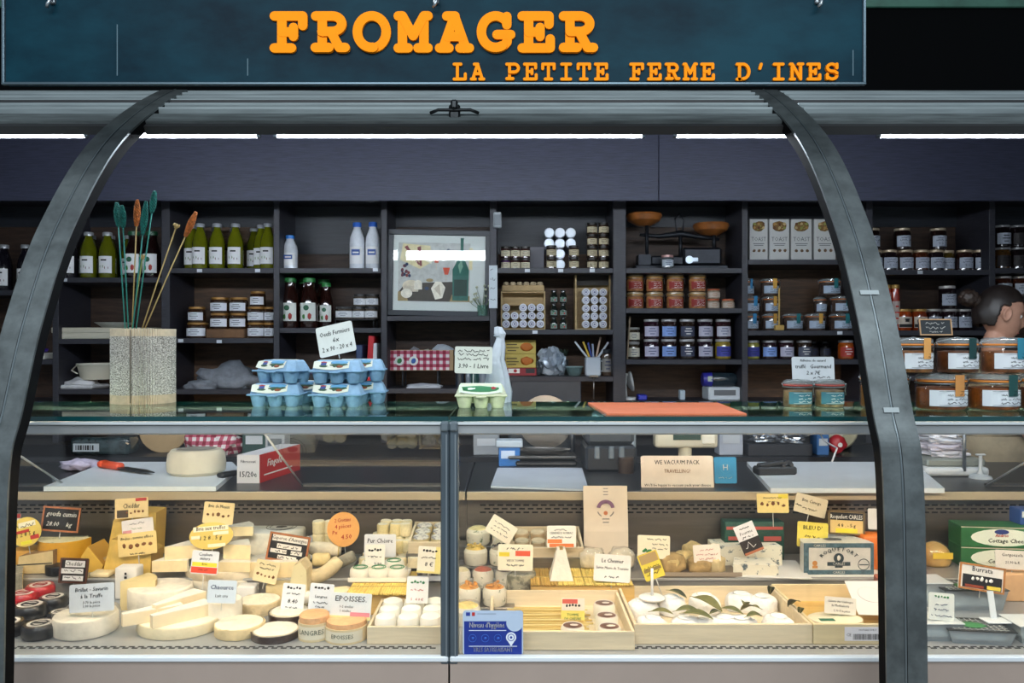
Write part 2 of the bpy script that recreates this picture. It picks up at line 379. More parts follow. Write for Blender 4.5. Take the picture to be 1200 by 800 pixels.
def rail(xi, s, label):
    """xi = inner edge, s = +1 when the rail widens to +x"""
    t = thing('shutter_rail', label, 'rail', (xi + s * 0.045, 1.742, 0)); o = Vector((-(xi + s * 0.045), -1.742, 0))
    def pc(name, a, b, d0, d1, m):
        mb = MB(); sweep(mb, CUR, min(a, b), max(a, b), d0, d1); ob = mb.build(name, m, t, o); return ob
    pc('inner_flange', xi, xi + s * 0.0435, 0.0, 0.006, RAILM)
    pc('outer_flange', xi + s * 0.0465, xi + s * 0.09, 0.0, 0.006, RAILM)
    pc('groove', xi + s * 0.0435, xi + s * 0.0465, 0.003, 0.008, M('#1a1d1f', 0.6))
    pc('ridge', xi + s * 0.0400, xi + s * 0.0435, -0.0025, 0.0, M('#7c868a', 0.35, 0.8))
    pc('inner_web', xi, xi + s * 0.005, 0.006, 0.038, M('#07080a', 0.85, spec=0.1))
    pc('outer_web', xi + s * 0.085, xi + s * 0.09, 0.006, 0.06, M('#1a1d20', 0.5))
    k = min(range(len(CUR)), key=lambda i: abs(CUR[i].y - 1.60))
    return t, k
rl, _ = rail(-1.118, -1, 'curved galvanised shutter rail beside the grass vase')
rr, _ = rail(0.824, 1, 'curved galvanised shutter rail beside the big preserve jars')
# sticker scraps on the rail beside the jars
for zz, w in ((1.62, 0.045), (1.34, 0.035)):
    k = min(range(len(CUR)), key=lambda i: abs(CUR[i].y - zz)); p = CUR[k]; tt = (CUR[k + 1] - CUR[k - 1]).normalized()
    b = MB(); b.plate(-w / 2, -0.006, w / 2, 0.006, 0, 0.0008)
    b.build('sticker', M('#9aa4a6', 0.6), rr, (0.0 - 0.005, p.x - 1.742 - 0.003, p.y), (-math.atan2(tt.x, tt.y), 0, 0))

# ------------------------------------------------------------------ roller shutters (slats)
arc = [0.0]
for i in range(1, len(CUR)): arc.append(arc[-1] + (CUR[i] - CUR[i - 1]).length)
def on_arc(s):
    for i in range(1, len(CUR)):
        if arc[i] >= s:
            u = (s - arc[i - 1]) / (arc[i] - arc[i - 1]); return CUR[i - 1].lerp(CUR[i], u), (CUR[i] - CUR[i - 1]).normalized()
    return CUR[-1], (CUR[-1] - CUR[-2]).normalized()
S0 = next(arc[i] for i in range(len(CUR)) if CUR[i].y >= 2.185)
SLATM = M('#8f9a9c', 0.42, 0.35, var=0.16, scale=5, stretch=(0.6, 8, 8), bump=0.1); SLATD = M('#5e6667', 0.5, 0.1, var=0.35, scale=9, stretch=(0.6, 6, 6))
def slat_mesh(mb, x0, x1, s, h):
    """one slat: flat web with a rolled bead along its upper edge"""
    pr = []
    for u, off in ((0, 0.012), (0.04, 0.003), (0.70, 0.0), (0.76, -0.012), (0.86, -0.016), (0.96, -0.010), (1.0, 0.010)):
        p, t = on_arc(s + u * h); n = Vector((t.y, -t.x)); w = p + n * (0.020 + off * 1.25); pr.append((w.x, w.y))
    v = [(x, a, b) for x in (x0, x1) for a, b in pr]; k = len(pr)
    return mb.add(v, [(i, i + 1, k + i + 1, k + i) for i in range(k - 1)], 0, False)
def shutter(x0, x1, label, latch=False):
    t = thing('roller_shutter', label, 'shutter', ((x0 + x1) / 2, 2.3, 2.1)); o = (-(x0 + x1) / 2, -2.3, -2.1); s = S0
    b = MB(); p, q = on_arc(s - 0.03), on_arc(s)
    sweep(b, [on_arc(s - 0.03)[0], on_arc(s - 0.01)[0]], x0, x1, 0.018, 0.045); b.build('rubber_seal', M('#26282a', 0.7), t, o)
    b = MB(); sweep(b, [on_arc(s - 0.01)[0], on_arc(s + 0.025)[0], on_arc(s + 0.06)[0]], x0, x1, 0.008, 0.03); b.build('bottom_bar', SLATD, t, o)
    s += 0.06
    for k in range(8):
        b = MB(); slat_mesh(b, x0, x1, s, 0.052); b.build('slat', SLATM, t, o); s += 0.052
    return t
sm_ = shutter(-1.118, 0.830, 'corrugated steel roller shutter rolled up between the two curved rails')
shutter(-2.5, -1.21, 'corrugated steel roller shutter rolled up on the grass vase side')
shutter(0.922, 2.6, 'corrugated steel roller shutter rolled up on the preserve jar side')
p, t_ = on_arc(S0 + 0.05); c = (-(-1.118 + 0.830) / 2, -2.3, -2.1)
lx = PX(533, p.x); lk = MB()
lk.box(0, 0, -0.03, 0.035, 0.02, 0.05, bev=0.006); lk.box(0, -0.014, 0.0, 0.022, 0.02, 0.03, bev=0.006)
lk.tube([(-0.075, -0.004, -0.008), (-0.05, -0.012, 0.0), (0.05, -0.012, 0.0), (0.075, -0.004, -0.008)], 0.005, 6)
lo = lk.build('lock_latch', M('#2a2d2f', 0.4, 0.8), sm_, (lx + c[0], p.x - 2.3 - 0.01, p.y - 2.1)); lo['label'] = 'dark lock latch'

# ------------------------------------------------------------------ tube lights under the shutter
def tube_light(x0p, x1p, label):
    Y = 2.62; x0, x1 = PX(x0p, Y), PX(x1p, Y); z = PZ(161.5, Y)
    t = thing('tube_light', label, 'light', ((x0 + x1) / 2, Y, z + 0.03), group='tube lights under the shutter')
    h = MB(); h.box(0, 0.0, 0.046, x1 - x0 + 0.02, 0.03, 0.012, bev=0.003); h.build('housing', M('#8d949a', 0.5), t)
    h = MB(); h.box(0, 0, -0.029, x1 - x0, 0.012, 0.075, bev=0.002); h.build('diffuser', M('#eaf4ff', 0.4, emit=TUBE_EMIT), t)
    for sx in (-1, 1):
        h = MB(); h.box(sx * (x1 - x0) / 2, 0.0, -0.030, 0.012, 0.018, 0.078, bev=0.002); h.build('end_cap', M('#4b5056', 0.5), t)
TUBE_EMIT = 40.0
for a, bb, l in ((-180, 101, 'glowing tube light running out of view past the grass vase rail'), (146, 303, 'short glowing tube light above the juice bottles'),
                 (323, 754, 'longest glowing tube light, above the framed picture'), (791, 946, 'glowing tube light above the toast boxes'),
                 (1030, 1290, 'glowing tube light above the dark preserve jars')):
    tube_light(a, bb, l)
# long carrier for the tubes
b = MB(); b.box(0, 2.665, 2.262, 7.4, 0.12, 0.028); struct('trim_2', b, M('#2b2d30', 0.6))
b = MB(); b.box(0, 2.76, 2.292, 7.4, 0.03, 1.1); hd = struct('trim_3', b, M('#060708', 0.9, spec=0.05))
b = MB(); b.box(0.2, 2.738, PZ(8, 2.73), 7.0, 0.014, 0.12, bev=0.003); b.build('green_beam', M('#2e5648', 0.5, var=0.3, scale=9), hd)

# ------------------------------------------------------------------ header and shop sign
GY = 1.92; gx0, gx1, gz0 = PX(5, GY), PX(1012, GY), PZ(98, GY); gz1 = PZ(-8, GY)
sg = thing('shop_sign', 'long dark blue chalky sign board with orange slab lettering', 'sign', ((gx0 + gx1) / 2, GY, gz0))
SW, SHH = gx1 - gx0, gz1 - gz0
b = MB(); b.box(0, 0.012, 0, SW, 0.02, SHH)
sm = M('#021a26', 0.5, var=0.35, scale=2.2, stretch=(1, 1, 2.0), col2='#0c3542', bump=0.05, detail=12.0, spec=0.08); b.build('board', sm, sg)
FRM = M('#586a74', 0.35, 0.7)
for nm, a in (('frame_bottom', (0, 0, -0.004, SW + 0.01, 0.012, 0.007)), ('frame_top', (0, 0, SHH, SW + 0.01, 0.012, 0.007)),
              ('frame_side', (-SW / 2 - 0.001, 0, 0, 0.007, 0.012, SHH)), ('frame_side', (SW / 2 + 0.001, 0, 0, 0.007, 0.012, SHH))):
    b = MB(); b.box(*a, bev=0.002); b.build(nm, FRM, sg)
def arcp(cx, cy, rx, ry, a0, a1, n=14): return [(cx + rx * math.cos(R(a0 + (a1 - a0) * k / n)), cy + ry * math.sin(R(a0 + (a1 - a0) * k / n))) for k in range(n + 1)]
GL = {
 'F': [[(.25, 0), (.25, 1)], [(0, 1), (.95, 1), (.95, .70)], [(.25, .5), (.64, .5)], [(.64, .64), (.64, .36)], [(0, 0), (.58, 0)]],
 'R': [[(.22, 0), (.22, 1)], [(0, 1), (.55, 1)] + arcp(.55, .75, .33, .25, 90, -90)[1:] + [(.22, .5)], [(.52, .5), (.80, 0), (1, 0)], [(0, 0), (.46, 0)]],
 'O': [arcp(.5, .5, .48, .5, 0, 360, 26)],
 'M': [[(.14, 0), (.14, 1)], [(.86, 0), (.86, 1)], [(0, 1), (.14, 1), (.5, .38), (.86, 1), (1, 1)], [(0, 0), (.34, 0)], [(.66, 0), (1, 0)]],
 'A': [[(.24, 1), (.52, 1)], [(.12, 0), (.5, 1), (.88, 0)], [(.26, .36), (.74, .36)], [(0, 0), (.32, 0)], [(.68, 0), (1, 0)]],
 'G': [arcp(.5, .5, .48, .5, 42, 322, 22) + [(.88, .42)], [(.54, .42), (1, .42)], [(.87, .98), (.87, .72)]],
 'E': [[(.22, 0), (.22, 1)], [(0, 1), (.90, 1), (.90, .74)], [(.22, .5), (.60, .5)], [(.60, .64), (.60, .36)], [(0, 0), (.94, 0), (.94, .28)]],
 'L': [[(.30, 0), (.30, 1)], [(.04, 1), (.58, 1)], [(.04, 0), (.94, 0), (.94, .34)]],
 'P': [[(.22, 0), (.22, 1)], [(0, 1), (.58, 1)] + arcp(.58, .72, .36, .28, 90, -90)[1:] + [(.22, .44)], [(0, 0), (.5, 0)]],
 'T': [[(.5, 0), (.5, 1)], [(.04, .70), (.04, 1), (.96, 1), (.96, .70)], [(.24, 0), (.76, 0)]],
 'I': [[(.5, 0), (.5, 1)], [(.14, 1), (.86, 1)], [(.14, 0), (.86, 0)]],
 'D': [[(.2, 0), (.2, 1)], [(0, 1), (.46, 1)] + arcp(.46, .5, .48, .5, 90, -90, 18)[1:] + [(0, 0)]],
 'N': [[(.16, 0), (.16, 1)], [(.84, 0), (.84, 1)], [(0, 1), (.16, 1), (.84, 0)], [(0, 0), (.34, 0)], [(.64, 1), (1, 1)]],
 'S': [arcp(.5, .75, .38, .25, 25, 270, 16) + arcp(.5, .25, .40, .25, 90, -155, 16)[1:], [(.87, .98), (.87, .72)], [(.10, .02), (.10, .30)]],
 "'": [[(.52, 1), (.42, .72)]]}
def glyph(ch, w, h, st, dep):
    b = MB(); r = st / 2
    for pl in GL[ch]:
        pts = [(r + x * (w - st), r + y * (h - st)) for x, y in pl]
        for i in range(len(pts) - 1):
            a, c = Vector(pts[i]), Vector(pts[i + 1])
            if (c - a).length < 1e-6: continue
            g = math.atan2(c.y - a.y, c.x - a.x); out = []
            for k in range(7): an = g - PI / 2 + PI * k / 6; out.append((c.x + r * math.cos(an), c.y + r * math.sin(an)))
            for k in range(7): an = g + PI / 2 + PI * k / 6; out.append((a.x + r * math.cos(an), a.y + r * math.sin(an)))
            b.shape(out, 0, dep + 0.00012 * (len(b.v) // 28 % 40))
    return b
ORM = M('#f08c0a', 0.6, var=0.06, scale=9, spec=0.08); pxm = GY / F
def sign_text(s, x0, pitch, w, ytop, ybot, st):
    for i, ch in enumerate(s):
        if ch == ' ': continue
        g = glyph(ch, w * pxm, (ybot - ytop) * pxm, st * pxm, 0.006)
        g.build('letter', ORM, sg, (PX(x0 + i * pitch, GY) - (gx0 + gx1) / 2, 0.002, PZ(ybot, GY) - gz0))
sign_text('FROMAGER', 316.5, 48.3, 46, 14, 62.5, 11.0)
sign_text("LA PETITE FERME D'INES", 530, 20.72, 18, 74, 95, 3.5)
for px in (62, 511, 958):
    b = MB(); b.tube([(0, 0, 0.02), (0.004, -0.014, 0.006), (0, -0.02, -0.008), (-0.005, -0.014, -0.014)], 0.004, 6); b.box(0, 0.0, 0.0, 0.014, 0.012, 0.03, bev=0.002)
    b.build('hook', M('#9aa3a8', 0.35, 0.8), sg, (PX(px, GY) - (gx0 + gx1) / 2, -0.002, PZ(5, GY) - gz0))
for x, h_ in ((137, 60), (290, 20), (1000, 30)):
    b = MB(); b.plate(-0.0012, 0, 0.0012, h_ * pxm, 0, 0.0006); b.build('chalk_streak', M('#47616c', 0.7), sg, (PX(x, GY) - (gx0 + gx1) / 2, 0.002, 0.02))
# ================================================================== goods on the shelves
IY = 4.52                                    # distance of the front row on the shelves
pm = IY / F                                  # metres per pixel there
def sx(px): return PX(px, IY)
CACHE = {}
def curved(mb, r, z0, z1, a, mi=0, n=8, X=None, off=0.0007):
    """label wrapped around a round jar, facing -y, half angle a"""
    return mb.lathe([(r + off, z0), (r + off, z1)], n, mi, X, a0=-PI / 2 - a, a1=-PI / 2 + a)
def jar(name, label, cat, loc, w, h, fill, lab='#d8d8dc', lid='#c8c8c8', neck=0.12, ink=INKB, group=None, style=0, rz=0.0):
    """screw-top jar: glass body with its contents, lid, label with print"""
    t = thing(name, label, cat, loc, (0, 0, rz), group); r = w / 2; k = ('jar', round(w, 3), round(h, 3), fill, lab, lid, ink.name, style)
    if k not in CACHE:
        lz = h * (1 - neck); c = []
        b = MB(); b.lathe([(0, 0), (r * .9, 0), (r, h * .05), (r, lz * .86), (r * .88, lz * .97), (r * .86, lz)], 18); c.append(('glass', b.mesh('glass', M(fill, 0.12, var=0.25, scale=30, coat=1.0))))
        b = MB(); b.lathe([(r * .88, lz - h * .02), (r * .94, lz), (r * .94, h * .985), (r * .88, h), (0, h)], 18); c.append(('lid', b.mesh('lid', M(lid, 0.35, 0.3))))
        b = MB(); curved(b, r, h * .14, h * .64, 1.05); lb = b.mesh('label', M(lab, 0.6)); c.append(('label', lb))
        b = MB()
        for i in range(3 if style != 2 else 1):
            z = h * (.52 - .13 * i); ww = r * (0.55, .75, .45)[i]
            if style == 1: scribble(b, -ww, ww, z, h * .06, 3 + i, -r - 0.0012 + 0.0, 0, 0.0011)
            else: b.box(0, -r - 0.0008, z - h * .012, ww * 1.3, 0.0012, h * .035)
        if style == 2: curved(b, r, h * .16, h * .30, 1.0, off=0.0012); b.box(0, -r - 0.0012, h * .40, r * .5, .0012, h * .16)
        c.append(('print', b.mesh('print', ink)))
        CACHE[k] = c
    lo = None
    for n, me in CACHE[k]:
        o = link(n, me, lo if n == 'print' else t)
        if n == 'label': lo = o
    return t
def clip_jar(label, loc, w, h, fill, tab, group=None, lab='#e2e4ea', ring='#c9702e', rz=0.0, cat='jar', clear=False, ink=INK, name='clip_top_jar', lid_col=None):
    """preserving jar: glass body, contents, rubber ring, glass lid, wire bail, label and tear tab"""
    t = thing(name, label, cat, loc, (0, 0, rz), group); r = w / 2; k = ('clip', round(w, 3), round(h, 3), fill, tab, lab, ring, clear, lid_col)
    if k not in CACHE:
        c = []; n = 24 if clear else 16
        body = [(0, 0), (r * .92, 0), (r, h * .06), (r, h * .62), (r * .93, h * .72), (r * .93, h * .76)]
        gm = glass('#fbf6ee', 1.5) if clear else M(fill, 0.12, var=0.3, scale=40, coat=1.0)
        b = MB(); b.lathe(body, n); c.append(('glass', b.mesh('glass', gm), 0))
        if clear: b = MB(); b.lathe([(0, h * .03), (r * .90, h * .03), (r * .955, h * .08), (r * .955, h * .60), (r * .6, h * .63), (0, h * .62)], n); c.append(('contents', b.mesh('contents', M(fill, 0.4, var=0.5, scale=26, bump=0.3)), 0))
        b = MB(); b.torus(r * .97, h * .028, n, 6, X=TM(0, 0, h * .79)); c.append(('rubber_ring', b.mesh('rubber_ring', M(ring, 0.5)), 0))
        b = MB(); b.lathe([(r * .97, h * .82), (r * 1.0, h * .84), (r * .99, h * .93), (r * .8, h * .985), (0, h * .97)], n); c.append(('lid', b.mesh('lid', glass('#eef2f2', 1.5, 0.05, 1.0, 0.25, '#cfd6d6') if not lid_col else M(lid_col, 0.2, coat=0.6)), 0))
        b = MB(); wr = max(0.0014, h * .014)
        b.torus(r * 1.01, wr, n, 5, X=TM(0, 0, h * .73))
        b.tube([(r * 1.0, -.15 * r, h * .73), (r * 1.16, -.1 * r, h * .84), (r * 1.12, 0, h * .60), (r * 1.2, .05 * r, h * .42)], wr, 5)
        b.tube([(r * 1.12, 0, h * .86), (0, 0, h * 1.0), (-r * 1.12, 0, h * .86)], wr, 5); b.tube([(-r * 1.0, 0, h * .73), (-r * 1.12, 0, h * .86)], wr, 5)
        c.append(('wire_bail', b.mesh('wire_bail', M('#9ba3a8', 0.3, 0.9)), 0))
        b = MB(); curved(b, r, h * .13, h * .56, 0.92); c.append(('label', b.mesh('label', M(lab, 0.6)), 0))
        b = MB()
        for i in range(3): scribble(b, -r * .25, r * .62, h * (.42 - .11 * i), h * .05, 11 + i, -r - 0.0015, 0, 0.0007 if clear else 0.001)
        for z_ in (.16, .53): b.box(-0, -r - 0.0008, h * z_, r * 1.2, .001, h * .008)
        c.append(('print', b.mesh('print', ink), 1))
        if tab:
            b = MB(); curved(b, r * 1.0, h * .40, h * .97, 0.22, n=3, off=0.004, X=rotz(0.25)); c.append(('tear_tab', b.mesh('tear_tab', M(tab, 0.45)), 0))
        CACHE[k] = c
    lo = None
    for n, me, sub in CACHE[k]:
        o = link(n, me, lo if sub else t)
        if n == 'label': lo = o
    return t
def bottle(name, label, cat, loc, w, h, fill, cap, lab='#e9e9ea', lz=(.12, .48), style='juice', group=None, coat=1.0):
    t = thing(name, label, cat, loc, (0, 0, 0), group); r = w / 2; k = ('bot', round(w, 3), round(h, 3), fill, cap, lab, style)
    if k not in CACHE:
        c = []
        if style == 'milk': pr = [(0, 0), (r * .9, 0), (r, h * .03), (r, h * .56), (r * .93, h * .68), (r * .62, h * .82), (r * .5, h * .87), (r * .5, h * .91)]; ct = .90
        elif style == 'sauce': pr = [(0, 0), (r * .92, 0), (r, h * .04), (r, h * .52), (r * .86, h * .64), (r * .58, h * .80), (r * .55, h * .86), (r * .55, h * .93)]; ct = .91
        else: pr = [(0, 0), (r * .9, 0), (r, h * .04), (r, h * .56), (r * .88, h * .68), (r * .56, h * .84), (r * .44, h * .89), (r * .44, h * .93)]; ct = .92
        b = MB(); b.lathe(pr, 18); c.append(('glass' if style != 'milk' else 'body', b.mesh('body', M(fill, 0.1 if style != 'milk' else 0.35, var=0.15, scale=12, coat=coat)), 0))
        cr = r * (.58 if style != 'sauce' else .66)
        b = MB(); b.lathe([(cr, h * ct), (cr, h * .985), (cr * .9, h), (0, h)], 16); c.append(('cap', b.mesh('cap', M(cap, 0.35, 0.5 if style == 'juice' else 0)), 0))
        b = MB(); curved(b, r, h * lz[0], h * lz[1], 0.95); c.append(('label', b.mesh('label', M(lab, 0.6)), 0))
        b = MB(); mats = []
        if style == 'juice':
            b.cyl(r * .26, .001, 10, 0, TM(-r * .3, -r * .93, h * .26, PI / 2, 0, -0.3)); b.cyl(r * .24, .001, 10, 1, TM(r * .3, -r * .93, h * .23, PI / 2, 0, 0.3)); b.box(0, -r - .001, h * .38, r * .7, .001, h * .03, 2)
            mats = [M('#6d8f4a', 0.6), M('#6a2a26', 0.6), INK]
        elif style == 'milk':
            b.box(0, -r - .001, h * .30, r * 1.1, .001, h * .12, 0); b.box(0, -r - .0015, h * .34, r * .8, .001, h * .03, 1); mats = [M('#31559c', 0.5), WHITEP]
        else:
            b.cyl(r * .3, .001, 12, 0, TM(-r * .1, -r - .0002, h * .40, PI / 2)); b.blob(r * .5, .003, h * .14, 3, 0.3, X=TM(r * .25, -r - .0005, h * .16), mi=1, sub=1); b.blob(r * .4, .003, h * .1, 5, 0.3, X=TM(-r * .35, -r * .97, h * .17), mi=2, sub=1); mats = [M('#1d5a3c', 0.5), M('#b23a33', 0.5), M('#3c7a34', 0.5)]
        c.append(('print', b.mesh('print', mats), 1)); CACHE[k] = c
    lo = None
    for n, me, sub in CACHE[k]:
        o = link(n, me, lo if sub else t)
        if n == 'label': lo = o
    return t

# ---- bay at the far edge, half hidden by the rail: dark bottles
z = shz(0, 0)
for i, px in enumerate((-20, 5, 30, 52)):
    bottle('juice_bottle', 'dark grape juice bottle %s, half hidden behind the curved rail' % ORD[i], 'bottle', (sx(px), IY, z), .085, .265, '#15131a', '#b9bdc2', group='dark juice bottles behind the rail')
b = MB(); b.box(0, 0, 0, 0.13, 0.2, 0.035, bev=0.004); b.blob(.08, .06, .03, 3, .3, X=TM(.0, -.02, .035), mi=1)
tag(b.build('paper_stack', [M('#d3d1c8', 0.7), M('#4a2f9c', 0.5)], None, (sx(50), IY, shz(0, 1))), 'pale stack of papers with a purple scrap behind the curved rail', 'papers')
# ---- bay behind the vase
z = shz(1, 0)
for i, (px, f) in enumerate(((82, '#17151c'), (104, '#5c600f'), (126, '#5c600f'))):
    bottle('juice_bottle', '%s juice bottle, %s on the shelf behind the grass vase' % ('dark grape' if i == 0 else 'yellow-green', ORD[i]), 'bottle', (sx(px), IY, z), .090, .265, f, '#c2c6ca', group='juice bottles behind the vase')
for i, px in enumerate((94, 117, 139)):
    bottle('juice_bottle', 'yellow-green juice bottle in the back row, %s behind the grass vase' % ORD[i], 'bottle', (sx(px), IY + .12, z), .088, .262, '#4f5416', '#c2c6ca', group='juice bottles behind the vase')
for i, px in enumerate((157, 178)):
    bottle('sauce_bottle', 'dark sauce bottle with wide white label, %s of two behind the dried grasses' % ('left' if i == 0 else 'right'), 'bottle', (sx(px), IY, z), .098, .27, '#1c0d0c', '#26543a', style='sauce', lz=(.12, .52), group='sauce bottles behind the grasses')
z = shz(1, 1); BM = M('#c9c3b0', 0.6, var=0.1, scale=6, stretch=(1, 10, 10))
for i, (x0, x1, h, lb) in enumerate(((73, 186, .033, 'lower'), (70, 188, .03, 'upper'))):
    b = MB(); b.box(0, 0, 0, (x1 - x0) * pm, 0.25, h, bev=0.003); tag(b.build('wooden_board', BM, None, (sx((x0 + x1) / 2), IY + .04, z)), 'pale wooden board, %s of two stacked behind the vase' % lb, 'board', 'boards stacked behind the vase'); z += h + .0005
b = MB(); b.lathe([(0, 0), (.06, 0), (.10, .028), (.105, .03), (.098, .03), (.055, .006), (0, .006)], 24); tag(b.build('shallow_dish', M('#c9ccc9', 0.4), None, (sx(131), IY + .03, z)), 'shallow pale dish lying on the stacked boards', 'dish')
z = shz(1, 2)
b = MB(); b.box(0, 0, 0, .21, .2, .022, bev=.008); b.blob(.16, .16, .04, 4, .4, X=TM(.0, 0, .02), flat=.6)
tag(b.build('folded_cloth', M('#c3c6ca', 0.8, var=.1, scale=20), None, (sx(97), IY, z)), 'folded white cloth under the round tub behind the vase', 'cloth')
t = thing('round_tub', 'round cream tub resting on folded cloth behind the vase', 'tub', (sx(112), IY + .02, z + .05))
b = MB(); b.lathe([(0, 0), (.085, 0), (.105, .085), (.10, .085), (.08, .01), (0, .01)], 24); b.build('body', M('#bdb9a8', 0.4), t)
b = MB(); b.torus(.104, .006, 24, 6, X=TM(0, 0, .085)); b.build('rim', M('#cfccbc', 0.4), t)
b = MB(); b.tube([(-.10, -.02, .085), (-.12, -.05, .05), (-.06, -.10, .035)], .004, 5); b.build('handle', M('#cfccbc', 0.4), t)
# ---- juice bottle bay
z = shz(2, 0)
for i, px in enumerate((221, 234.5, 254.5, 276, 303, 314)):
    bottle('juice_bottle', 'pear juice bottle with grey cap, front row, %s' % ORD[i], 'bottle', (sx(px), IY + (.05 if px in (221, 303) else 0), z), .088, .262, '#636710', '#b8bcc0', group='pear juice bottles')
for i, px in enumerate((243, 265, 289)):
    bottle('juice_bottle', 'pear juice bottle in the back row, %s' % ORD[i], 'bottle', (sx(px), IY + .13, z), .084, .255, '#50540e', '#a8acb0', group='pear juice bottles')
z = shz(2, 1)
b = MB(); b.box(0, 0, 0, 44 * pm, .12, .052, bev=.003); tag(b.build('wooden_riser', M('#6b4a2c', 0.6, var=.3, scale=9), None, (sx(268), IY + .0, z)), 'low wooden block lifting the pots with cow labels', 'riser')
def pot(px, zz, w, lb, dy=0): return jar('spread_pot', lb, 'jar', (sx(px), IY + dy, zz), w * pm, .088, '#3a2415', '#dfe2ea', '#a4793c', .13, M('#30343f', .7), 'pots with cow labels', 0)
for px, zz, w, lb in ((232, z, 25, 'lower pot in the pair nearest the vase'), (231, z + .089, 20, 'upper pot in the pair nearest the vase'),
                      (258, z + .053, 22, 'left lower pot on the wooden block'), (280, z + .053, 21, 'right lower pot on the wooden block'),
                      (258, z + .142, 22, 'left upper pot above the wooden block'), (280, z + .142, 21, 'right upper pot above the wooden block'),
                      (301, z, 21, 'lower pot in the column beside the divider'), (301, z + .089, 21, 'middle pot in the column beside the divider'),
                      (316, z, 13, 'small lower pot squeezed against the divider'), (316, z + .089, 13, 'small upper pot squeezed against the divider')):
    pot(px, zz, w, 'cow-label spread pot, ' + lb)
pot(301, z + .178, 18, 'cow-label spread pot, topmost in the column beside the divider', .02)
b = MB(); b.blob(.34, .22, .125, 5, .5, 2.3, X=TM(.02, .02, 0), flat=.7); b.blob(.2, .16, .05, 9, .4, X=TM(-.10, -.05, 0), flat=.7)
tag(b.build('grey_cloth', M('#777d86', 0.85, var=.25, scale=14, bump=.4), None, (sx(262), IY + .02, shz(2, 2))), 'crumpled grey cloth heap on the lowest shelf', 'cloth')
# ---- milk bay
z = shz(3, 0)
bottle('milk_bottle', 'small white milk bottle with blue cap standing alone', 'bottle', (sx(340), IY, z), .086, .195, '#dfe3ea', '#2f7fd6', style='milk', group='milk bottles')
bottle('milk_bottle', 'tall white milk bottle with blue cap, left of two', 'bottle', (sx(418.5), IY, z), .086, .268, '#dfe3ea', '#2f66c6', style='milk', group='milk bottles')
bottle('milk_bottle', 'tall white milk bottle with blue cap, right of two', 'bottle', (sx(437), IY, z), .084, .270, '#dfe3ea', '#2f66c6', style='milk', group='milk bottles')
z = shz(3, 1)
for px, dy, lb in ((340, 0, 'left front bottle'), (362.5, 0, 'right front bottle'), (351, .11, 'back left bottle'), (374, .11, 'back middle bottle'), (381, .03, 'dark right-hand bottle')):
    bottle('sauce_bottle', 'tomato sauce bottle with green cap, %s under the milk' % lb, 'bottle', (sx(px), IY + dy, z), .104 if dy != .03 else .08, .285 if dy != .03 else .26, '#24100c', '#2c7a3c', '#d9ddd6', (.14, .50), 'sauce', group='tomato sauce bottles under the milk')
t = thing('wire_riser', 'low dark wire riser under the small jars', 'riser', (sx(418), IY, z))
b = MB(); b.box(0, 0, .045, 46 * pm, .13, .006); b.build('top', M('#2c2b2c', .4, .6), t)
for s_ in (-1, 1):
    b = MB(); b.tube([(s_ * 22 * pm, -.06, 0), (s_ * 22 * pm, -.06, .045)], .003, 5); b.tube([(s_ * 22 * pm, .06, 0), (s_ * 22 * pm, .06, .045)], .003, 5); b.build('leg', STEELD, t)
zz = z + .051
for px, k, w, lb in ((404, 0, 22, 'wide lower jar'), (420.5, 0, 16, 'middle lower jar'), (435.5, 0, 17, 'right lower jar'), (422, 1, 16, 'left upper jar'), (436.5, 1, 17, 'right upper jar')):
    jar('small_jar', 'small white-labelled jar, %s on the wire riser' % lb, 'jar', (sx(px), IY, zz + k * .0712), w * pm * .98, .07, '#5a5148', '#dddfe3', '#3b3b3d', .16, group='small jars on the wire riser')
z = shz(3, 2)
t = z
for i, (c, w, h, lb) in enumerate((('#8d8678', 66, .02, 'thick pale magazine at the bottom of the paper pile'), ('#2e3a58', 52, .03, 'blue ring binder in the paper pile'), ('#26272c', 56, .035, 'black folder in the paper pile'), ('#585377', 50, .012, 'purple folder on top of the paper pile'))):
    b = MB(); b.box(0, 0, 0, w * pm, .24, h, bev=.003); tag(b.build('document_pile', M(c, .6), None, (sx(355 + i), IY + .02, t), (0, 0, R((i % 2) * 2 - 1))), lb, 'folder', 'paper pile behind the egg boxes'); t += h + .001
t = thing('box_file', 'white box of papers behind the egg boxes', 'box', (sx(405), IY + .06, z))
b = MB(); b.box(0, 0, 0, .20, .18, .10, bev=.003); b.build('body', M('#a9acb0', .6), t); b = MB(); b.box(0, 0, .10, .205, .185, .02, bev=.003); b.build('lid', M('#c0c2c6', .6), t)
for px, w, h, c, lb in ((424, .035, .25, '#34486e', 'blue upright file'), (435, .035, .30, '#c7202a', 'bright red upright file'), (442, .025, .26, '#d8d9de', 'white upright file'),):
    b = MB(); b.box(0, 0, 0, w, .2, h, bev=.003); tag(b.build('upright_file', M(c, .5), None, (sx(px), IY + .02, z), (0, R(3 if c == '#c7202a' else 0), 0)), lb + ' on the shelf behind the blue egg boxes', 'file', 'upright files')
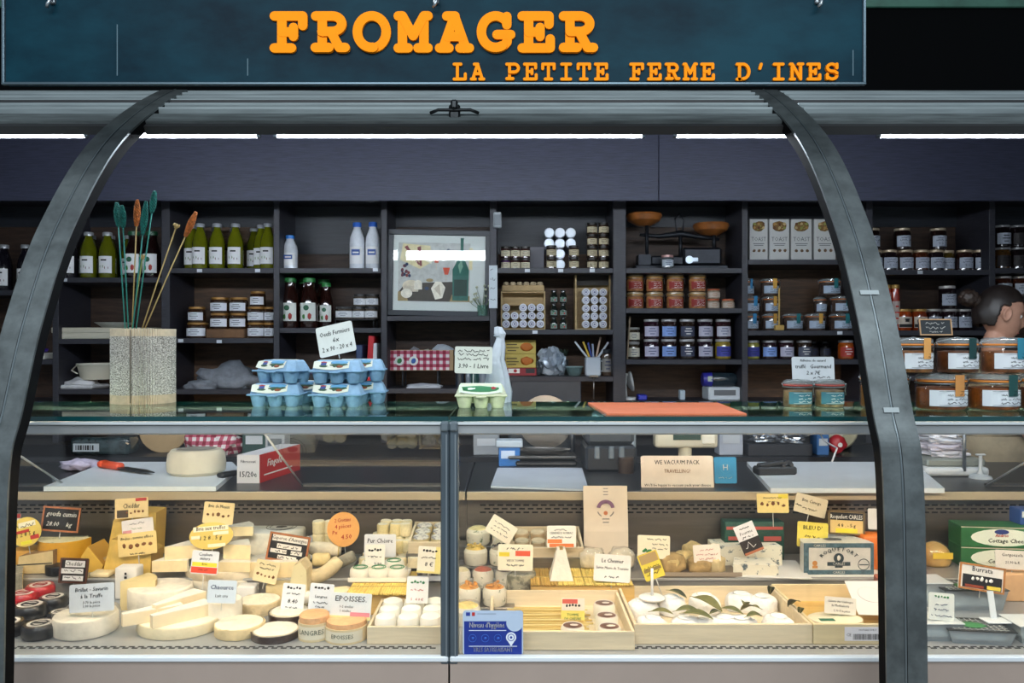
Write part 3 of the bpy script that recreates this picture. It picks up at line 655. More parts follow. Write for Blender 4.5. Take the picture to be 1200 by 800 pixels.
# ---- framed picture bay
z = shz(4, 0); FYp = SY + .05
fr = thing('framed_picture', 'framed still life of cheeses and a green bottle leaning on the shelf', 'picture', ((PX(453.5, FYp) + PX(574, FYp)) / 2, FYp, z), (R(-0.5), R(1.0), R(0.9)))
W = 120 * FYp / F; H = 101 * FYp / F; fb = .030
for nm, a in (('frame_bar', (0, 0, 0, W, .025, fb)), ('frame_bar', (0, 0, H - fb, W, .025, fb)), ('frame_bar', (-W / 2 + fb / 2, 0, fb, fb, .025, H - 2 * fb)), ('frame_bar', (W / 2 - fb / 2, 0, fb, fb, .025, H - 2 * fb))):
    b = MB(); b.box(*a, bev=.002); b.build(nm, M('#1c222b', .4), fr)
b = MB(); b.box(0, .006, .01, W - .02, .008, H - .02); b.build('mount', M('#d8e2e5', .7), fr)
art = MB(); aw, ah = W * .70, H * .68; ax, az = -W * .0 - .028, H * .17
cols = ['#c3c9cb', '#4a4641', '#e6dfcc', '#cfc8ba', '#2f6a62', '#21423c', '#d8604c', '#85484e', '#e0d8b0', '#a08f68', '#f2f0e6', '#35486a', '#76a592']
art.plate(ax - aw / 2, az, ax + aw / 2, az + ah, 0.0, .001, 0)
def el(cx, cz, rx, rz_, mi, k=0, n=18): art.shape([(ax + aw * (cx - .5) + aw * rx * math.cos(2 * PI * i / n), az + ah * cz + ah * rz_ * math.sin(2 * PI * i / n)) for i in range(n)], -.0011 - .0004 * k, .0004, mi)
def po(pts, mi, k=0): art.shape([(ax + aw * (x - .5), az + ah * y) for x, y in pts], -.0011 - .0004 * k, .0004, mi)
po([(0, 0), (1, 0), (1, .05), (.75, .34), (.10, .30), (0, .14)], 1); po([(0, 0), (.14, 0), (.12, .16), (0, .16)], 9, 1); po([(.72, 0), (1, 0), (1, .10), (.75, .12)], 9, 1)
po([(.02, .70), (.30, .55), (.48, .68), (.44, .95), (.06, .98)], 8, 1); po([(.08, .92), (.28, .62), (.31, .62), (.12, .95)], 7, 2); po([(.26, .92), (.30, .60), (.33, .60), (.31, .94)], 7, 2); po([(.32, .72), (.46, .64), (.48, .80), (.36, .88)], 10, 2)
for i in range(14): el(.05 + .11 * random.random(), .42 + .22 * random.random(), .02, .028, 7 if i % 2 else 11, 2)
for i in range(16): el(.62 + .14 * random.random(), .74 + .15 * random.random(), .022, .03, 7 if i % 3 else 11, 2)
for cx, cz, s_ in ((.53, .70, 1), (.67, .50, .95)):
    po([(cx - .05, cz + .08), (cx + .05, cz + .08), (cx + .025, cz - .04), (cx - .025, cz - .04)], 6, 3); po([(cx - .004, cz - .04), (cx + .004, cz - .04), (cx + .004, cz - .16), (cx - .004, cz - .16)], 3, 3)
po([(.76, .02), (.98, .02), (.985, .55), (.93, .70), (.905, .80), (.905, 1.05), (.91, 1.09), (.86, 1.09), (.865, .80), (.82, .70), (.755, .55)], 4, 3); po([(.78, .10), (.96, .10), (.96, .38), (.78, .38)], 5, 4); po([(.83, .62), (.88, .72), (.90, .60), (.86, .48)], 12, 4)
el(.18, .26, .12, .10, 2, 3); po([(.08, .16), (.28, .16), (.30, .26), (.06, .26)], 3, 3); el(.12, .13, .08, .08, 10, 4); el(.28, .30, .055, .06, 10, 4); po([(.225, .20), (.335, .20), (.335, .30), (.225, .30)], 10, 4)
po([(.46, .22), (.52, .34), (.60, .34), (.66, .24), (.62, .06), (.52, .03)], 10, 3); po([(.50, .22), (.58, .30), (.60, .08)], 3, 4); el(.40, .22, .03, .03, 11, 3); el(.44, .36, .05, .03, 9, 2)
po([(.98, .55), (1.03, .55), (1.03, .92), (.99, .92)], 8, 3)
art.build('print', [M(c, .7, var=.12, scale=30) for c in cols], fr, (0, 0, 0))
b = MB(); b.plate(-W / 2 + fb, fb, W / 2 - fb, H - fb, -.009, .002); b.build('glazing', CLEAR, fr)
fl = thing('flower_sprig', 'small white flower sprig in a glass by the picture', 'flowers', (sx(566), SY + .03, z))
b = MB(); b.lathe([(0, 0), (.028, 0), (.03, .06), (.027, .06), (.025, .004), (0, .004)], 16); b.build('glass', glass('#dff2ea', 1.5, .05, 1, .12, '#a9d8c8'), fl)
b = MB(); hd_ = MB()
for i in range(16):
    a = random.uniform(-1.4, 1.4); ln = random.uniform(.07, .15); e = (math.sin(a) * ln * .6, random.uniform(-.03, .02), .05 + math.cos(a) * ln * .8); b.tube([(0, 0, .01), (e[0] * .4, e[1] * .5, e[2] * .6), e], .0012, 4); hd_.blob(.017, .017, .015, i, .4, sub=1, X=TM(*e))
b.build('stems', M('#5b6f4c', .7), fl); hd_.build('blossoms', M('#b9bda4', .7), fl)
z = shz(4, 1)
gb = thing('gingham_box', 'box with red gingham front and two round stickers', 'box', (sx(492), IY, PZ(434, IY)))
bw, bh = 78 * pm, 24 * pm
b = MB()
for nx in (-1, 1): b.box(nx * (bw / 2 - .004), .08, 0, .008, .16, bh)
b.box(0, .156, 0, bw, .008, bh); b.box(0, .08, 0, bw - .016, .16, .008); b.box(0, .001, 0, bw, .006, bh); b.build('wooden_box', M('#a98c66', .6), gb)
gm = M('#b3455a', .8).copy(); nt = gm.node_tree; tc = nt.nodes.new('ShaderNodeTexCoord')
def chk(axis):
    sp = nt.nodes.new('ShaderNodeSeparateXYZ'); nt.links.new(tc.outputs['Object'], sp.inputs[0]); a = nt.nodes.new('ShaderNodeMath'); a.operation = 'MULTIPLY'; a.inputs[1].default_value = 27; nt.links.new(sp.outputs[axis], a.inputs[0])
    f_ = nt.nodes.new('ShaderNodeMath'); f_.operation = 'FRACT'; nt.links.new(a.outputs[0], f_.inputs[0]); g_ = nt.nodes.new('ShaderNodeMath'); g_.operation = 'GREATER_THAN'; g_.inputs[1].default_value = .5; nt.links.new(f_.outputs[0], g_.inputs[0]); return g_
s_ = nt.nodes.new('ShaderNodeMath'); s_.operation = 'ADD'; nt.links.new(chk(0).outputs[0], s_.inputs[0]); nt.links.new(chk(2).outputs[0], s_.inputs[1])
h_ = nt.nodes.new('ShaderNodeMath'); h_.operation = 'MULTIPLY'; h_.inputs[1].default_value = .5; nt.links.new(s_.outputs[0], h_.inputs[0])
rp = nt.nodes.new('ShaderNodeValToRGB'); rp.color_ramp.interpolation = 'CONSTANT'; rp.color_ramp.elements[0].color = (*lin('#e4dcdc'), 1); e = rp.color_ramp.elements.new(.4); e.color = (*lin('#b85a70'), 1); rp.color_ramp.elements[-1].position = .8; rp.color_ramp.elements[-1].color = (*lin('#8c2138'), 1)
nt.links.new(h_.outputs[0], rp.inputs[0]); nt.links.new(rp.outputs[0], nt.nodes['Principled BSDF'].inputs['Base Color']); GINGHAM = gm
b = MB(); b.plate(-bw / 2 + .012, .003, bw / 2 - .02, bh - .003, -.002, .002); b.build('gingham_front', gm, gb)
for px, c in ((-.115, '#4f9a5a'), (-.035, '#d8dde4')):
    b = MB(); b.cyl(.026, .001, 18, 0, TM(px, -.0045, .055, PI / 2)); b.blob(.026, .003, .03, 2, .3, sub=2, mi=1, X=TM(px, -.006, .04)); b.build('sticker', [M('#dfe6df', .6), M('#2f7d42' if px < -.1 else '#3a63ac', .6)], gb)
for x in (-.10, .10):
    for y in (.02, .14):
        b = MB(); b.tube([(0, 0, 0), (0, 0, z - PZ(434, IY) + .001)], .005, 5); b.build('leg', M('#3c4148', .3, .5), gb, (x, y, 0))
for i, (px, c, lb, s__) in enumerate(((464, '#b9bec6', 'crumpled white packet at the end of the gingham box', .07), (483, '#8e9096', 'grey packet lying in the gingham box', .09), (500, '#c9c6b4', 'pale packet in the middle of the gingham box', .08), (518, '#aeb6bf', 'tall crumpled packet in the gingham box', .11))):
    b = MB(); b.blob(s__ * 1.2, .10, s__ * .9, i + 4, .55, 2.4, sub=2, sm=False); tag(b.build('packet', M(c, .5), None, (sx(px), IY + .08, PZ(434, IY) + .045)), lb, 'packet', 'packets in the gingham box')
b = MB(); b.box(0, 0, 0, .19, .15, .006); b.blob(.2, .16, .018, 4, .3, X=TM(0, 0, .004), flat=.5); tag(b.build('paper_sheet', M('#b9bfc8', .7), None, (sx(498), IY, z)), 'loose white papers below the gingham box', 'papers')
for i, (px, c, w, h) in enumerate(((538, '#2b3440', .05, .13), (548, '#76828e', .03, .11), (556, '#2c5a58', .05, .20), (566, '#8a96a2', .05, .22))):
    t = thing('cleaning_bottle', ['dark squat bottle', 'slim grey bottle', 'teal tall bottle', 'grey tall bottle'][i] + ' under the framed picture', 'bottle', (sx(px), IY + .06, z), group='bottles under the picture')
    b = MB(); b.lathe([(0, 0), (w / 2, 0), (w / 2, h * .7), (w * .22, h * .85), (w * .22, h * .92)], 14); b.build('body', M(c, .3, coat=.5), t); b = MB(); b.cyl(w * .3, h * .1, 12, X=TM(0, 0, h * .9)); b.build('cap', M('#20242a', .4), t)
# strip of price labels and speaker on the divider
pl = thing('label_strip', 'white hand-lettered strip fixed to the divider by the picture', 'sign', (PX(578, SY), SY - .003, PZ(361, SY)))
b = MB(); b.plate(-.023, 0, .023, 50 * SY / F, 0, .003); b.build('card', M('#c9d2d8', .6), pl)
b = MB(); [scribble(b, -.016, .016, .045 + .055 * k, .016, 40 + k, -.0035, 0, .0012) for k in range(4)]; b.build('handwriting', INK, pl)
t = thing('wall_speaker', 'small white loudspeaker hung at the divider top', 'speaker', (PX(583, SY), SY - .004, PZ(268, SY)))
b = MB(); b.box(0, -.025, 0, .045, .05, .085, bev=.006); b.build('body', M('#a9afb4', .5), t); b = MB(); b.box(0, -.052, .01, .034, .004, .06, bev=.001); b.build('grille', M('#7c8388', .6), t)
# ---- tins and gift boxes bay
z = shz(5, 0)
for r_ in range(2):
    for i, px in enumerate((592.5, 604, 615.5)):
        jar('pate_jar', 'small jar with cream label, %s row, %s below the loudspeaker' % (('lower', 'upper')[r_], ('left', 'middle', 'right')[i]), 'jar', (sx(px), IY, z + r_ * .0665), 12.4 * pm * .97, .066, '#40201f' if (i or r_) else '#4a1e5a', '#cfc6ac', '#33302e', .2, M('#5d5040', .7), 'small cream-label jars below the loudspeaker')
b = MB(); b.box(0, 0, 0, 25 * pm, .02, 29 * pm, bev=.002); tag(b.build('grey_slate', M('#85838a', .7), None, (sx(626), IY + .10, z)), 'plain grey board between the cream jars and tins', 'board')
def tin(px, zz, lb):
    t = thing('round_tin', lb, 'tin', (sx(px), IY - .02, zz), group='silver tins lying on their sides'); r = 6.1 * pm
    if 'tin' not in CACHE:
        b = MB(); b.lathe([(0, 0), (r * .95, 0), (r, .004), (r, .10), (r * .95, .105), (0, .105)], 20, 0, TM(0, .105, r, PI / 2)); b2 = MB(); b2.lathe([(0, .004), (r * .72, .004), (r * .78, .0), (r * .86, .0), (r * .9, .003)], 20, 0, TM(0, -.001, r, -PI / 2) @ Matrix.Diagonal((1, 1, -1, 1)))
        CACHE['tin'] = (b.mesh('body', M('#a5acb4', .3, .6)), b2.mesh('lid', M('#cdd3da', .35, .3)))
    link('body', CACHE['tin'][0], t); link('lid', CACHE['tin'][1], t)
D = 12.3 * pm
for i, px in enumerate((643.5, 656, 668.5)):
    tin(px, z + 3 * D, 'silver tin end, topmost row, %s' % ('left', 'middle', 'right')[i]); tin(px, z + 2 * D, 'silver tin end, second row from top, %s' % ('left', 'middle', 'right')[i])
tin(656, z + D, 'silver tin end between the two upper dark jars'); tin(656, z, 'silver tin end at the bottom between the two dark jars')
for r_ in range(2):
    for px, n in ((645.5, 'left'), (671.5, 'right')):
        jar('pate_jar', 'dark-lidded jar with tan label, %s %s of the silver tins' % (('lower', 'upper')[r_], n), 'jar', (sx(px), IY - .06, z + r_ * .0655), 13 * pm * .97, .065, '#3c2a1c', '#b8ac8e', '#1e1c1b', .2, M('#5d5040', .7), 'tan-label jars by the tins')
for r_ in range(4):
    for px, n in ((693, 'left'), (706.5, 'right')):
        jar('pate_jar', 'tan-label jar in the tall tower, %s column, %s' % (n, ('bottom', 'second from bottom', 'third from bottom', 'top')[r_]), 'jar', (sx(px), IY - .03, z + r_ * .0655), 13.4 * pm * .97, .065, '#3c2a1c', '#b8ac8e', '#1e1c1b', .2, M('#5d5040', .7), 'tan-label jars in the tower')
z = shz(5, 1)
def disc_box(px0, px1, py0, nc, nr, label, skip=(), where=''):
    w = (px1 - px0) * pm; h = (386 - py0) * pm
    t = thing('wooden_gift_box', label, 'box', (sx((px0 + px1) / 2), IY, z)); m_ = M('#b59a6c', .6, var=.12, scale=6, stretch=(1, 1, 10))
    for nm, a in (('side', (-w / 2 + .004, .05, 0, .008, .10, h)), ('side', (w / 2 - .004, .05, 0, .008, .10, h)), ('bottom', (0, .05, 0, w - .016, .10, .008)), ('top', (0, .05, h - .008, w - .016, .10, .008)), ('back', (0, .097, .008, w - .016, .006, h - .016))):
        b = MB(); b.box(*a); b.build(nm, m_, t)
    return t, w, h
def disc(x, zz, r, label, grp):
    t = thing('cheese_pot', label, 'pot', (x, IY - .012, zz), group=grp); k = ('disc', round(r, 4))
    if k not in CACHE:
        b = MB(); b.lathe([(r * .9, 0), (r * .96, .06), (0, .06)], 18, 0, TM(0, 0.0, r, -PI / 2)); b2 = MB(); b2.lathe([(0, 0), (r * .9, 0), (r, .003), (r, .010), (r * .9, .012)], 18, 0, TM(0, -.0, r, -PI / 2))
        b3 = MB(); b3.torus(r * .55, r * .06, 18, 4, X=TM(0, -.0005, r, PI / 2)); b3.box(0, -.001, r * .8, r * .5, .001, r * .4)
        CACHE[k] = (b.mesh('cup', M('#b9b4a8', .5)), b2.mesh('lid', M('#d6d8e0', .5)), b3.mesh('print', M('#6f6c8c', .7)))
    a, l, p_ = CACHE[k]; link('cup', a, t); lo = link('lid', l, t); link('print', p_, lo)
t, w, h = disc_box(587, 639, 341, 5, 3, 'open wooden box with three rows of white-lidded pots')
b = MB(); b.box(0, .05, 28.6 * pm, w - .016, .09, .006); b.build('divider', M('#a98d60', .6), t)
for r_ in range(3):
    for c_ in range(5):
        if r_ == 2 and c_ == 1: continue
        disc(sx(593 + c_ * 10), z + .010 + r_ * .0465, 4.7 * pm, 'white-lidded pot, %s row, %s column of wide box' % (('bottom', 'middle', 'top')[r_], ('first', 'second', 'third', 'fourth', 'fifth')[c_]), 'white pots in the wide wooden box')
b = MB(); b.box(0, 0, 0, .24, .12, .035, bev=.003); tag(b.build('wooden_tray', M('#a98d60', .6, var=.15, scale=8), None, (sx(613), IY + .05, z + h)), 'slim wooden tray lying on the wide wooden box', 'tray')
for k in range(6):
    b = MB(); b.lathe([(0, 0), (.016, 0), (.018, .012), (.012, .02), (0, .022)], 12); tag(b.build('chocolate_cup', M('#b7a486', .6), None, (sx(593 + k * 8), IY + .02, z + h + .035)), 'small pale cup, %s on the slim wooden tray' % ORD[k], 'cup', 'cups on the slim tray')
for r_ in range(3):
    for c_ in range(2):
        bottle('mini_bottle', 'tiny dark bottle beside the wide wooden box, %s, %s' % (('bottom', 'middle', 'top')[r_], ('left', 'right')[c_]), 'bottle', (sx(649 + c_ * 11), IY, z + r_ * 15.6 * pm), .044, 15.4 * pm, '#1d2420', '#15181a', '#7f8c84', (.1, .45), 'sauce', 'tiny dark bottles')
t, w, h = disc_box(674, 716, 320, 3, 5, 'tall wooden box with five rows of white-lidded pots')
b = MB(); b.plate(-w / 2 + .008, h * .80, w / 2 - .008, h - .008, .05, .004); b.build('dark_insert', M('#2a241e', .7), t)
for r_ in range(5):
    for c_ in range(3):
        disc(sx(686.5 + c_ * 10), z + .009 + r_ * .0455, 4.6 * pm, 'white-lidded pot, %s, %s column of tall box' % (('bottom row', 'second row up', 'third row up', 'fourth row up', 'top row')[r_], ('left', 'middle', 'right')[c_]), 'white pots in the tall wooden box')
z = shz(5, 2)
t = thing('biscuit_tray', 'red and white tray under the yellow biscuit boxes', 'tray', (sx(610), IY, z)); b = MB(); b.box(0, .05, 0, 37 * pm, .12, 9 * pm, bev=.002); b.build('body', M('#8e1f2b', .5), t)
b = MB(); b.plate(-.07, .014, -.005, .04, -.0105, .001); b.plate(.03, .014, .08, .04, -.0105, .001, 1); b.cyl(.01, .001, 10, 2, TM(-.03, -.0118, .027, PI / 2)); b.build('print', [WHITEP, M('#2b2b2e', .6), M('#b02a33', .6)], t)
for k, lb in enumerate(('lower', 'upper')):
    t = thing('biscuit_box', 'yellow biscuit box printed with an orange cake, %s of two' % lb, 'box', (sx(610), IY, z + 9 * pm + .0005 + k * 16.4 * pm)); b = MB(); b.box(0, .06, 0, 36 * pm, .12, 16.2 * pm, bev=.002); b.build('carton', M('#c7ae55', .5, var=.06, scale=20), t)
    b = MB(); b.blob(.075, .004, .05, 3 + k, .25, X=TM(.035, -.001, .014), sub=2); b.box(-.05, -.0005, .05, .06, .001, .006, 1); b.box(-.045, -.0005, .032, .07, .001, .005, 1); b.box(-.05, -.0005, .016, .05, .001, .005, 1); b.build('print', [M('#c06a1e', .6), M('#4a3a20', .7)], t)
for i, (px, s__, hh, c, lb) in enumerate(((632, .05, .09, '#5a6268', 'dark crumpled wrapper beside the biscuit boxes'), (645, .12, .17, '#aab4bf', 'crumpled silver bag beside the biscuit boxes'), (657, .07, .13, '#8c99a5', 'crumpled clear bag beside the glass dish'))):
    b = MB(); b.blob(s__, .09, hh, i + 11, .5, 2.8, sub=3, sm=False); tag(b.build('crumpled_bag', M(c, .25, .3), None, (sx(px), IY + .02, z)), lb, 'bag', 'crumpled bags on the cabinet')
t = thing('glass_dish', 'low clear glass dish on the cabinet shelf', 'dish', (sx(673), IY, z)); b = MB(); b.lathe([(0, 0), (.035, 0), (.05, .05), (.047, .05), (.032, .006), (0, .006)], 20); b.build('bowl', glass('#d3e2e2', 1.5, .05, 1, .25, '#8ea5a5'), t); b = MB(); b.torus(.0485, .003, 20, 5, X=TM(0, 0, .05)); b.build('rim', M('#9fb5b8', .3), t)
t = thing('potted_sprig', 'small dark leafy sprig behind the glass dish', 'plant', (sx(662), IY + .08, z))
b = MB(); b.cyl(.025, .09, 14); b.build('pot', M('#2b2f2d', .5), t)
for k in range(7):
    b = MB(); a = k * .9; b.add([(0, 0, 0), (.014, .002, .035), (0, 0, .075), (-.014, .002, .035)], [(0, 1, 2, 3)]); b.build('leaf', M('#26362a', .6), t, (0, 0, .085), (R(25), 0, a))
t = thing('pen_mug', 'white square mug full of pens and knives', 'mug', (sx(694), IY - .02, z)); b = MB(); b.box(0, 0, 0, .085, .08, .105, bev=.006); b.box(-.001, 0, .1051, .07, .066, .001, 1); b.build('cup', [M('#b9c2cb', .4), M('#22262c', .7)], t); b = MB(); b.tube([(.042, 0, .085), (.066, 0, .08), (.066, 0, .03), (.042, 0, .025)], .005, 6); b.build('handle', M('#b9c2cb', .4), t)
for i, (dx, a, ln, c, lb) in enumerate(((-.02, -38, .13, '#c7cbd2', 'white-handled knife leaning far left'), (-.012, -22, .11, '#c9a53a', 'yellow pen leaning left'), (-.002, -14, .10, '#2d3f86', 'blue pen leaning slightly left'), (.006, -4, .09, '#8d97ab', 'grey pen standing upright'), (.018, 12, .13, '#b59a86', 'wooden spatula leaning right'), (.022, 34, .12, '#c0c6cd', 'white pen leaning far right'))):
    b = MB(); b.box(0, 0, 0, .011, .007, ln, bev=.002); tag(b.build('pen', M(c, .4), None, (sx(694) + dx, IY - .02, z + .09), (0, R(a), 0)), lb + ' in the white mug', 'pen', 'pens in the white mug')
jar('preserve_jar', 'grey jar at the end of the cabinet shelf', 'jar', (sx(711.5), IY, z), .075, .15, '#4b3c30', '#8d8b86', '#20242a', .15)
cabp = MB(); cabp.box(0, 0, 0, 82 * SY / F, .014, .13, bev=.004); cabp.build('drawer_front', M('#3f434a', .4, .3, var=.1, scale=6), SH, (wx(640), .004, PZ(474, SY)))
b = MB(); b.tube([(0, 0, 0), (0, 0, -.12)], .004, 6); b.box(.0, 0, 0, .05, .02, .01, bev=.003); tag(b.build('hanging_knife', STEEL, None, (sx(693), SY - .012, z - .004)), 'thin steel knife hanging below the white mug', 'knife')
# ---- antique scale bay
z = shz(6, 0)
sc_ = thing('balance_scale', 'antique black balance scale with two wooden bowls', 'scale', (sx(797), IY + .02, z)); IRON = M('#23262c', .4, .6, var=.2, scale=20)
b = MB(); b.box(0, 0, 0, 108 * pm, .14, .025, bev=.006); b.build('foot', IRON, sc_)
b = MB(); b.prism([(-.24, -.05), (-.17, -.05), (-.17, .05), (-.24, .05)], .025, .085); b.box(.12, 0, .025, .22, .10, .10, bev=.012); b.box(-.02, 0, .025, .30, .07, .055, bev=.01); b.build('body', IRON, sc_)
b = MB(); b.tube([(-.23, -.02, .20), (-.12, -.03, .19), (0, -.03, .205), (.12, -.03, .185), (.22, -.02, .175)], [.009, .013, .018, .013, .009], 8); b.tube([(-.02, -.03, .20), (-.03, -.03, .29), (-.005, -.03, .32), (.02, -.03, .28), (.01, -.03, .2)], .005, 6); b.build('beam', IRON, sc_)
for x_, z0_, z1_ in ((0, .07, .20), (-.19, .08, .25), (.19, .12, .20)):
    b = MB(); b.tube([(x_, -.03, z0_), (x_, -.03, z1_)], .010, 8); b.build('pillar', IRON, sc_)
for x, zz, tl in ((-.205, .25, 0), (.175, .195, 0)):
    b = MB(); b.lathe([(0, 0), (.04, 0), (.09, .028), (.102, .055), (.098, .066), (.085, .06), (0, .045)], 28); b.build('bowl', M('#8a5326', .35, var=.3, scale=10, coat=.4), sc_, (x, -.02, zz))
b = MB(); b.cyl(.022, .002, 20, 0, TM(.045, -.055, .055, PI / 2)); b.box(.06, -.052, .045, .07, .004, .022, 0, .003); b.build('badge', M('#8f97a0', .3, .8), sc_)
jar('preserve_jar', 'small pale-label jar standing before the antique scale', 'jar', (sx(778), IY - .10, z), .07, .072, '#52585c', '#aab4bd', '#b98f8a', .16)
z = shz(6, 1)
for r_ in range(2):
    for i, px in enumerate((744, 767, 791, 817)):
        clip_jar('foie gras clip jar with red label, %s row, %s' % (('lower', 'upper')[r_], ORD[i]), (sx(px), IY, z + r_ * .099), 20 * pm, .099, '#a9744a', None, 'red-label clip jars', '#8e2620', '#c08e3c', lid_col='#a08a6a', ink=WHITEP)
for px, zz, lb in ((835.5, z, 'lower of two stacked'), (836, z + .057, 'upper of two stacked'), (853, z, 'standing alone at the end')):
    jar('terrine_cup', 'small terrine cup with orange lid rim, %s' % lb, 'cup', (sx(px), IY, zz), 15.5 * pm, .056, '#9c8a76', '#b9aa9c', '#b3552b', .14, M('#9c5a2e', .6), 'terrine cups')
z = shz(6, 2); jc = [('#2a1420', '#b9b6cc'), ('#2a1a18', '#7f9ed8'), ('#2c2018', '#3d4258'), ('#241620', '#b4b2c4'), ('#30181c', '#b9b8c6')]
for r_ in range(2):
    for i, px in enumerate((763, 783.5, 805, 826, 847)):
        f_, l_ = jc[i]
        if r_ == 0 and i == 4: f_, l_ = '#8e7a2c', '#3b3f96'
        jar('jam_jar', '%s jam jar, %s row, %s' % ({'#7f9ed8': 'blue-label', '#3d4258': 'dark-label', '#3b3f96': 'yellow mustard-like'}.get(l_, 'pale-label'), ('lower', 'upper')[r_], ORD[i]), 'jar', (sx(px), IY, z + r_ * .1125), 18.5 * pm, .112, f_, l_, '#b4b2b4', .11, INKB if l_ != '#3d4258' else WHITEP, 'jam jars below the red-label jars')
for r_ in range(2): jar('preserve_jar', 'small cream-label jar, %s of the pair by the leaning board' % ('lower', 'upper')[r_], 'jar', (sx(742), IY, z + r_ * .0985), 16 * pm, (.098, .08)[r_], '#3a3126', '#c7c2b0', '#9a9a98', .14, group='cream-label jars by the board')
b = MB(); b.box(0, 0, 0, .008, .18, .24); tag(b.build('leaning_board', M('#8d7a63', .6), None, (sx(734), IY + .05, z), (0, R(3.5), 0)), 'thin wooden board leaning at the jam shelf end', 'board')
# lower: odds and ends behind the counter
z = PZ(470, SY)
b = MB(); b.box((bay_x(6)[0] + bay_x(6)[1]) / 2, .165, z - .028, bay_x(6)[1] - bay_x(6)[0] - .001, .33, .028); b.build('shelf_board', WOODD, SH)
b = MB(); b.box((bay_x(7)[0] + bay_x(7)[1]) / 2, .165, z - .028, bay_x(7)[1] - bay_x(7)[0] - .001, .33, .028); b.build('shelf_board', WOODD, SH)
t = thing('label_printer', 'white label printer behind the orange mat', 'printer', (sx(845), IY, z)); b = MB(); b.box(0, 0, 0, .18, .16, .075, bev=.008); b.build('body', M('#b9c3cc', .5), t); b = MB(); b.box(0, -.082, .03, .12, .004, .03); b.build('slot', M('#5a6066', .5), t)
t = thing('lying_bottle', 'dark bottle with blue cap lying on the label printer', 'bottle', (sx(842), IY, z + .075)); b = MB(); b.lathe([(0, 0), (.036, 0), (.04, .01), (.04, .12), (.02, .15), (.02, .16)], 16, 0, TM(-.04, 0, .04, 0, PI / 2)); b.build('body', M('#1d2a33', .25, coat=.6), t); b = MB(); b.lathe([(0, 0), (.038, 0), (.042, .05), (0, .05)], 16, 0, TM(-.092, 0, .04, 0, PI / 2)); b.build('cap', M('#2a2a8a', .4), t); b = MB(); b.plate(-.07, .03, -.045, .06, -.04, .001); b.build('label', M('#a9b8a8', .6), t)  # dark bottle on its side, blue cap to the left
b = MB(); b.tube([(0, 0, 0), (0, 0, .19), (-.006, 0, .215), (-.02, 0, .225)], .006, 8); tag(b.build('white_pipe', M('#b9c0c6', .4), None, (sx(868), IY - .08, z)), 'thin white bent pipe at the divider', 'pipe')
t = thing('table_fan', 'small white desk lamp head tilted behind the orange mat', 'lamp', (sx(737), IY, z)); b = MB(); b.cyl(.04, .015, 18); b.tube([(-.015, 0, .01), (-.02, 0, .08), (-.012, 0, .15)], .007, 8); b.build('stand', M('#c9ced2', .4), t); b = MB(); b.lathe([(0, .0), (.03, .004), (.055, .02), (.058, .03)], 20, 0, TM(-.012, 0, .10, 0, R(80)), sy=1.0); b.build('shade', M('#aeb4b8', .4), t)
b = MB(); b.box(0, 0, 0, .05, .08, .03, bev=.005); tag(b.build('blue_pad', M('#2833a8', .5), None, (sx(752), IY, z)), 'small blue pad beside the white lamp head', 'pad')
b = MB(); b.box(0, 0, 0, .03, .05, .055, bev=.004); tag(b.build('white_carton', M('#9fb0bd', .5), None, (sx(799), IY, z)), 'tiny pale carton behind the orange mat', 'carton')
# ---- toast bay
z = shz(7, 0)
for i, (x0, x1) in enumerate(((874.5, 896), (897.5, 921), (922.5, 947), (949, 974.5))):
    w = (x1 - x0) * pm * .98; h = 48 * pm
    t = thing('toast_box', 'white toast biscuit box with nut picture, %s' % ORD[i], 'box', (sx((x0 + x1) / 2), IY - .06, z), group='white toast boxes'); b = MB(); b.box(0, .05, 0, w, .10, h, bev=.002); b.build('carton', M('#b9b9b6', .5), t)
    b = MB(); b.blob(w * .7, .004, h * .25, i, .2, X=TM(0, -.0005, h * .70), mi=0, sub=2); put_text(b, 'TOAST', 0, h * .47, h * .10, w * .8, -.001, 1)
    for dx in (-.25, .02, .28): b.blob(w * .18, .003, h * .08, i + 2, .3, X=TM(w * dx, -.0005, h * .2), mi=2, sub=1)
    b.box(0, -.0005, h * .40, w * .6, .001, h * .015, 1); b.box(0, -.0005, h * .36, w * .5, .001, h * .015, 1); b.build('print', [speckle('#7a5a2c', '#b99f6a' if i % 2 else '#8a9a4a', 90), M('#55565a', .7), M('#6b5138', .7)], t)
    for k in range(6):
        b = MB(); b.blob(w * .16, .006, h * .08, i * 7 + k, .3, sub=1); b.build('nut_print', M(('#a98248', '#6b4526', '#c2a877', '#8a9046')[(i + k) % 4], .6), t, (w * (-.25 + .25 * (k % 3)), -.003, h * (.75 + .09 * (k // 3))))
z = shz(7, 1); J = .0985
tealt, yel, blu = '#1f6f74', '#d9a548', '#2f7fb0'
for px, r_, w, tb, lb in ((879, 0, 21, blu, 'bottom row, far left with blue tab'), (880, 1, 21, blu, 'middle row, far left with blue tab'), (877, 2, 14, blu, 'top row, far left with blue tab'),
                       (903, 0, 20, yel, 'bottom row, yellow tab behind the stick'), (903, 1, 20, yel, 'middle row, yellow tab'), (902, 2, 23, yel, 'top row, yellow tab'),
                       (929, 0, 24, tealt, 'bottom row centre with dark teal tab'), (955, 0, 24, yel, 'bottom row centre with orange tab'),
                       (985, 0, 27, tealt, 'bottom row beside the rail'), (986, 1, 26, tealt, 'middle row beside the rail'), (972, 2, 26, tealt, 'top row beside the rail'), (966, 1, 16, None, 'middle row, plain small one')):
    clip_jar('clip jar of preserve, %s' % lb, (sx(px), IY + (.06 if tb is None else 0), z + r_ * J), w * pm * .93, J, '#4a3c36', tb, 'clip jars below the toast boxes', '#a9b8cc')
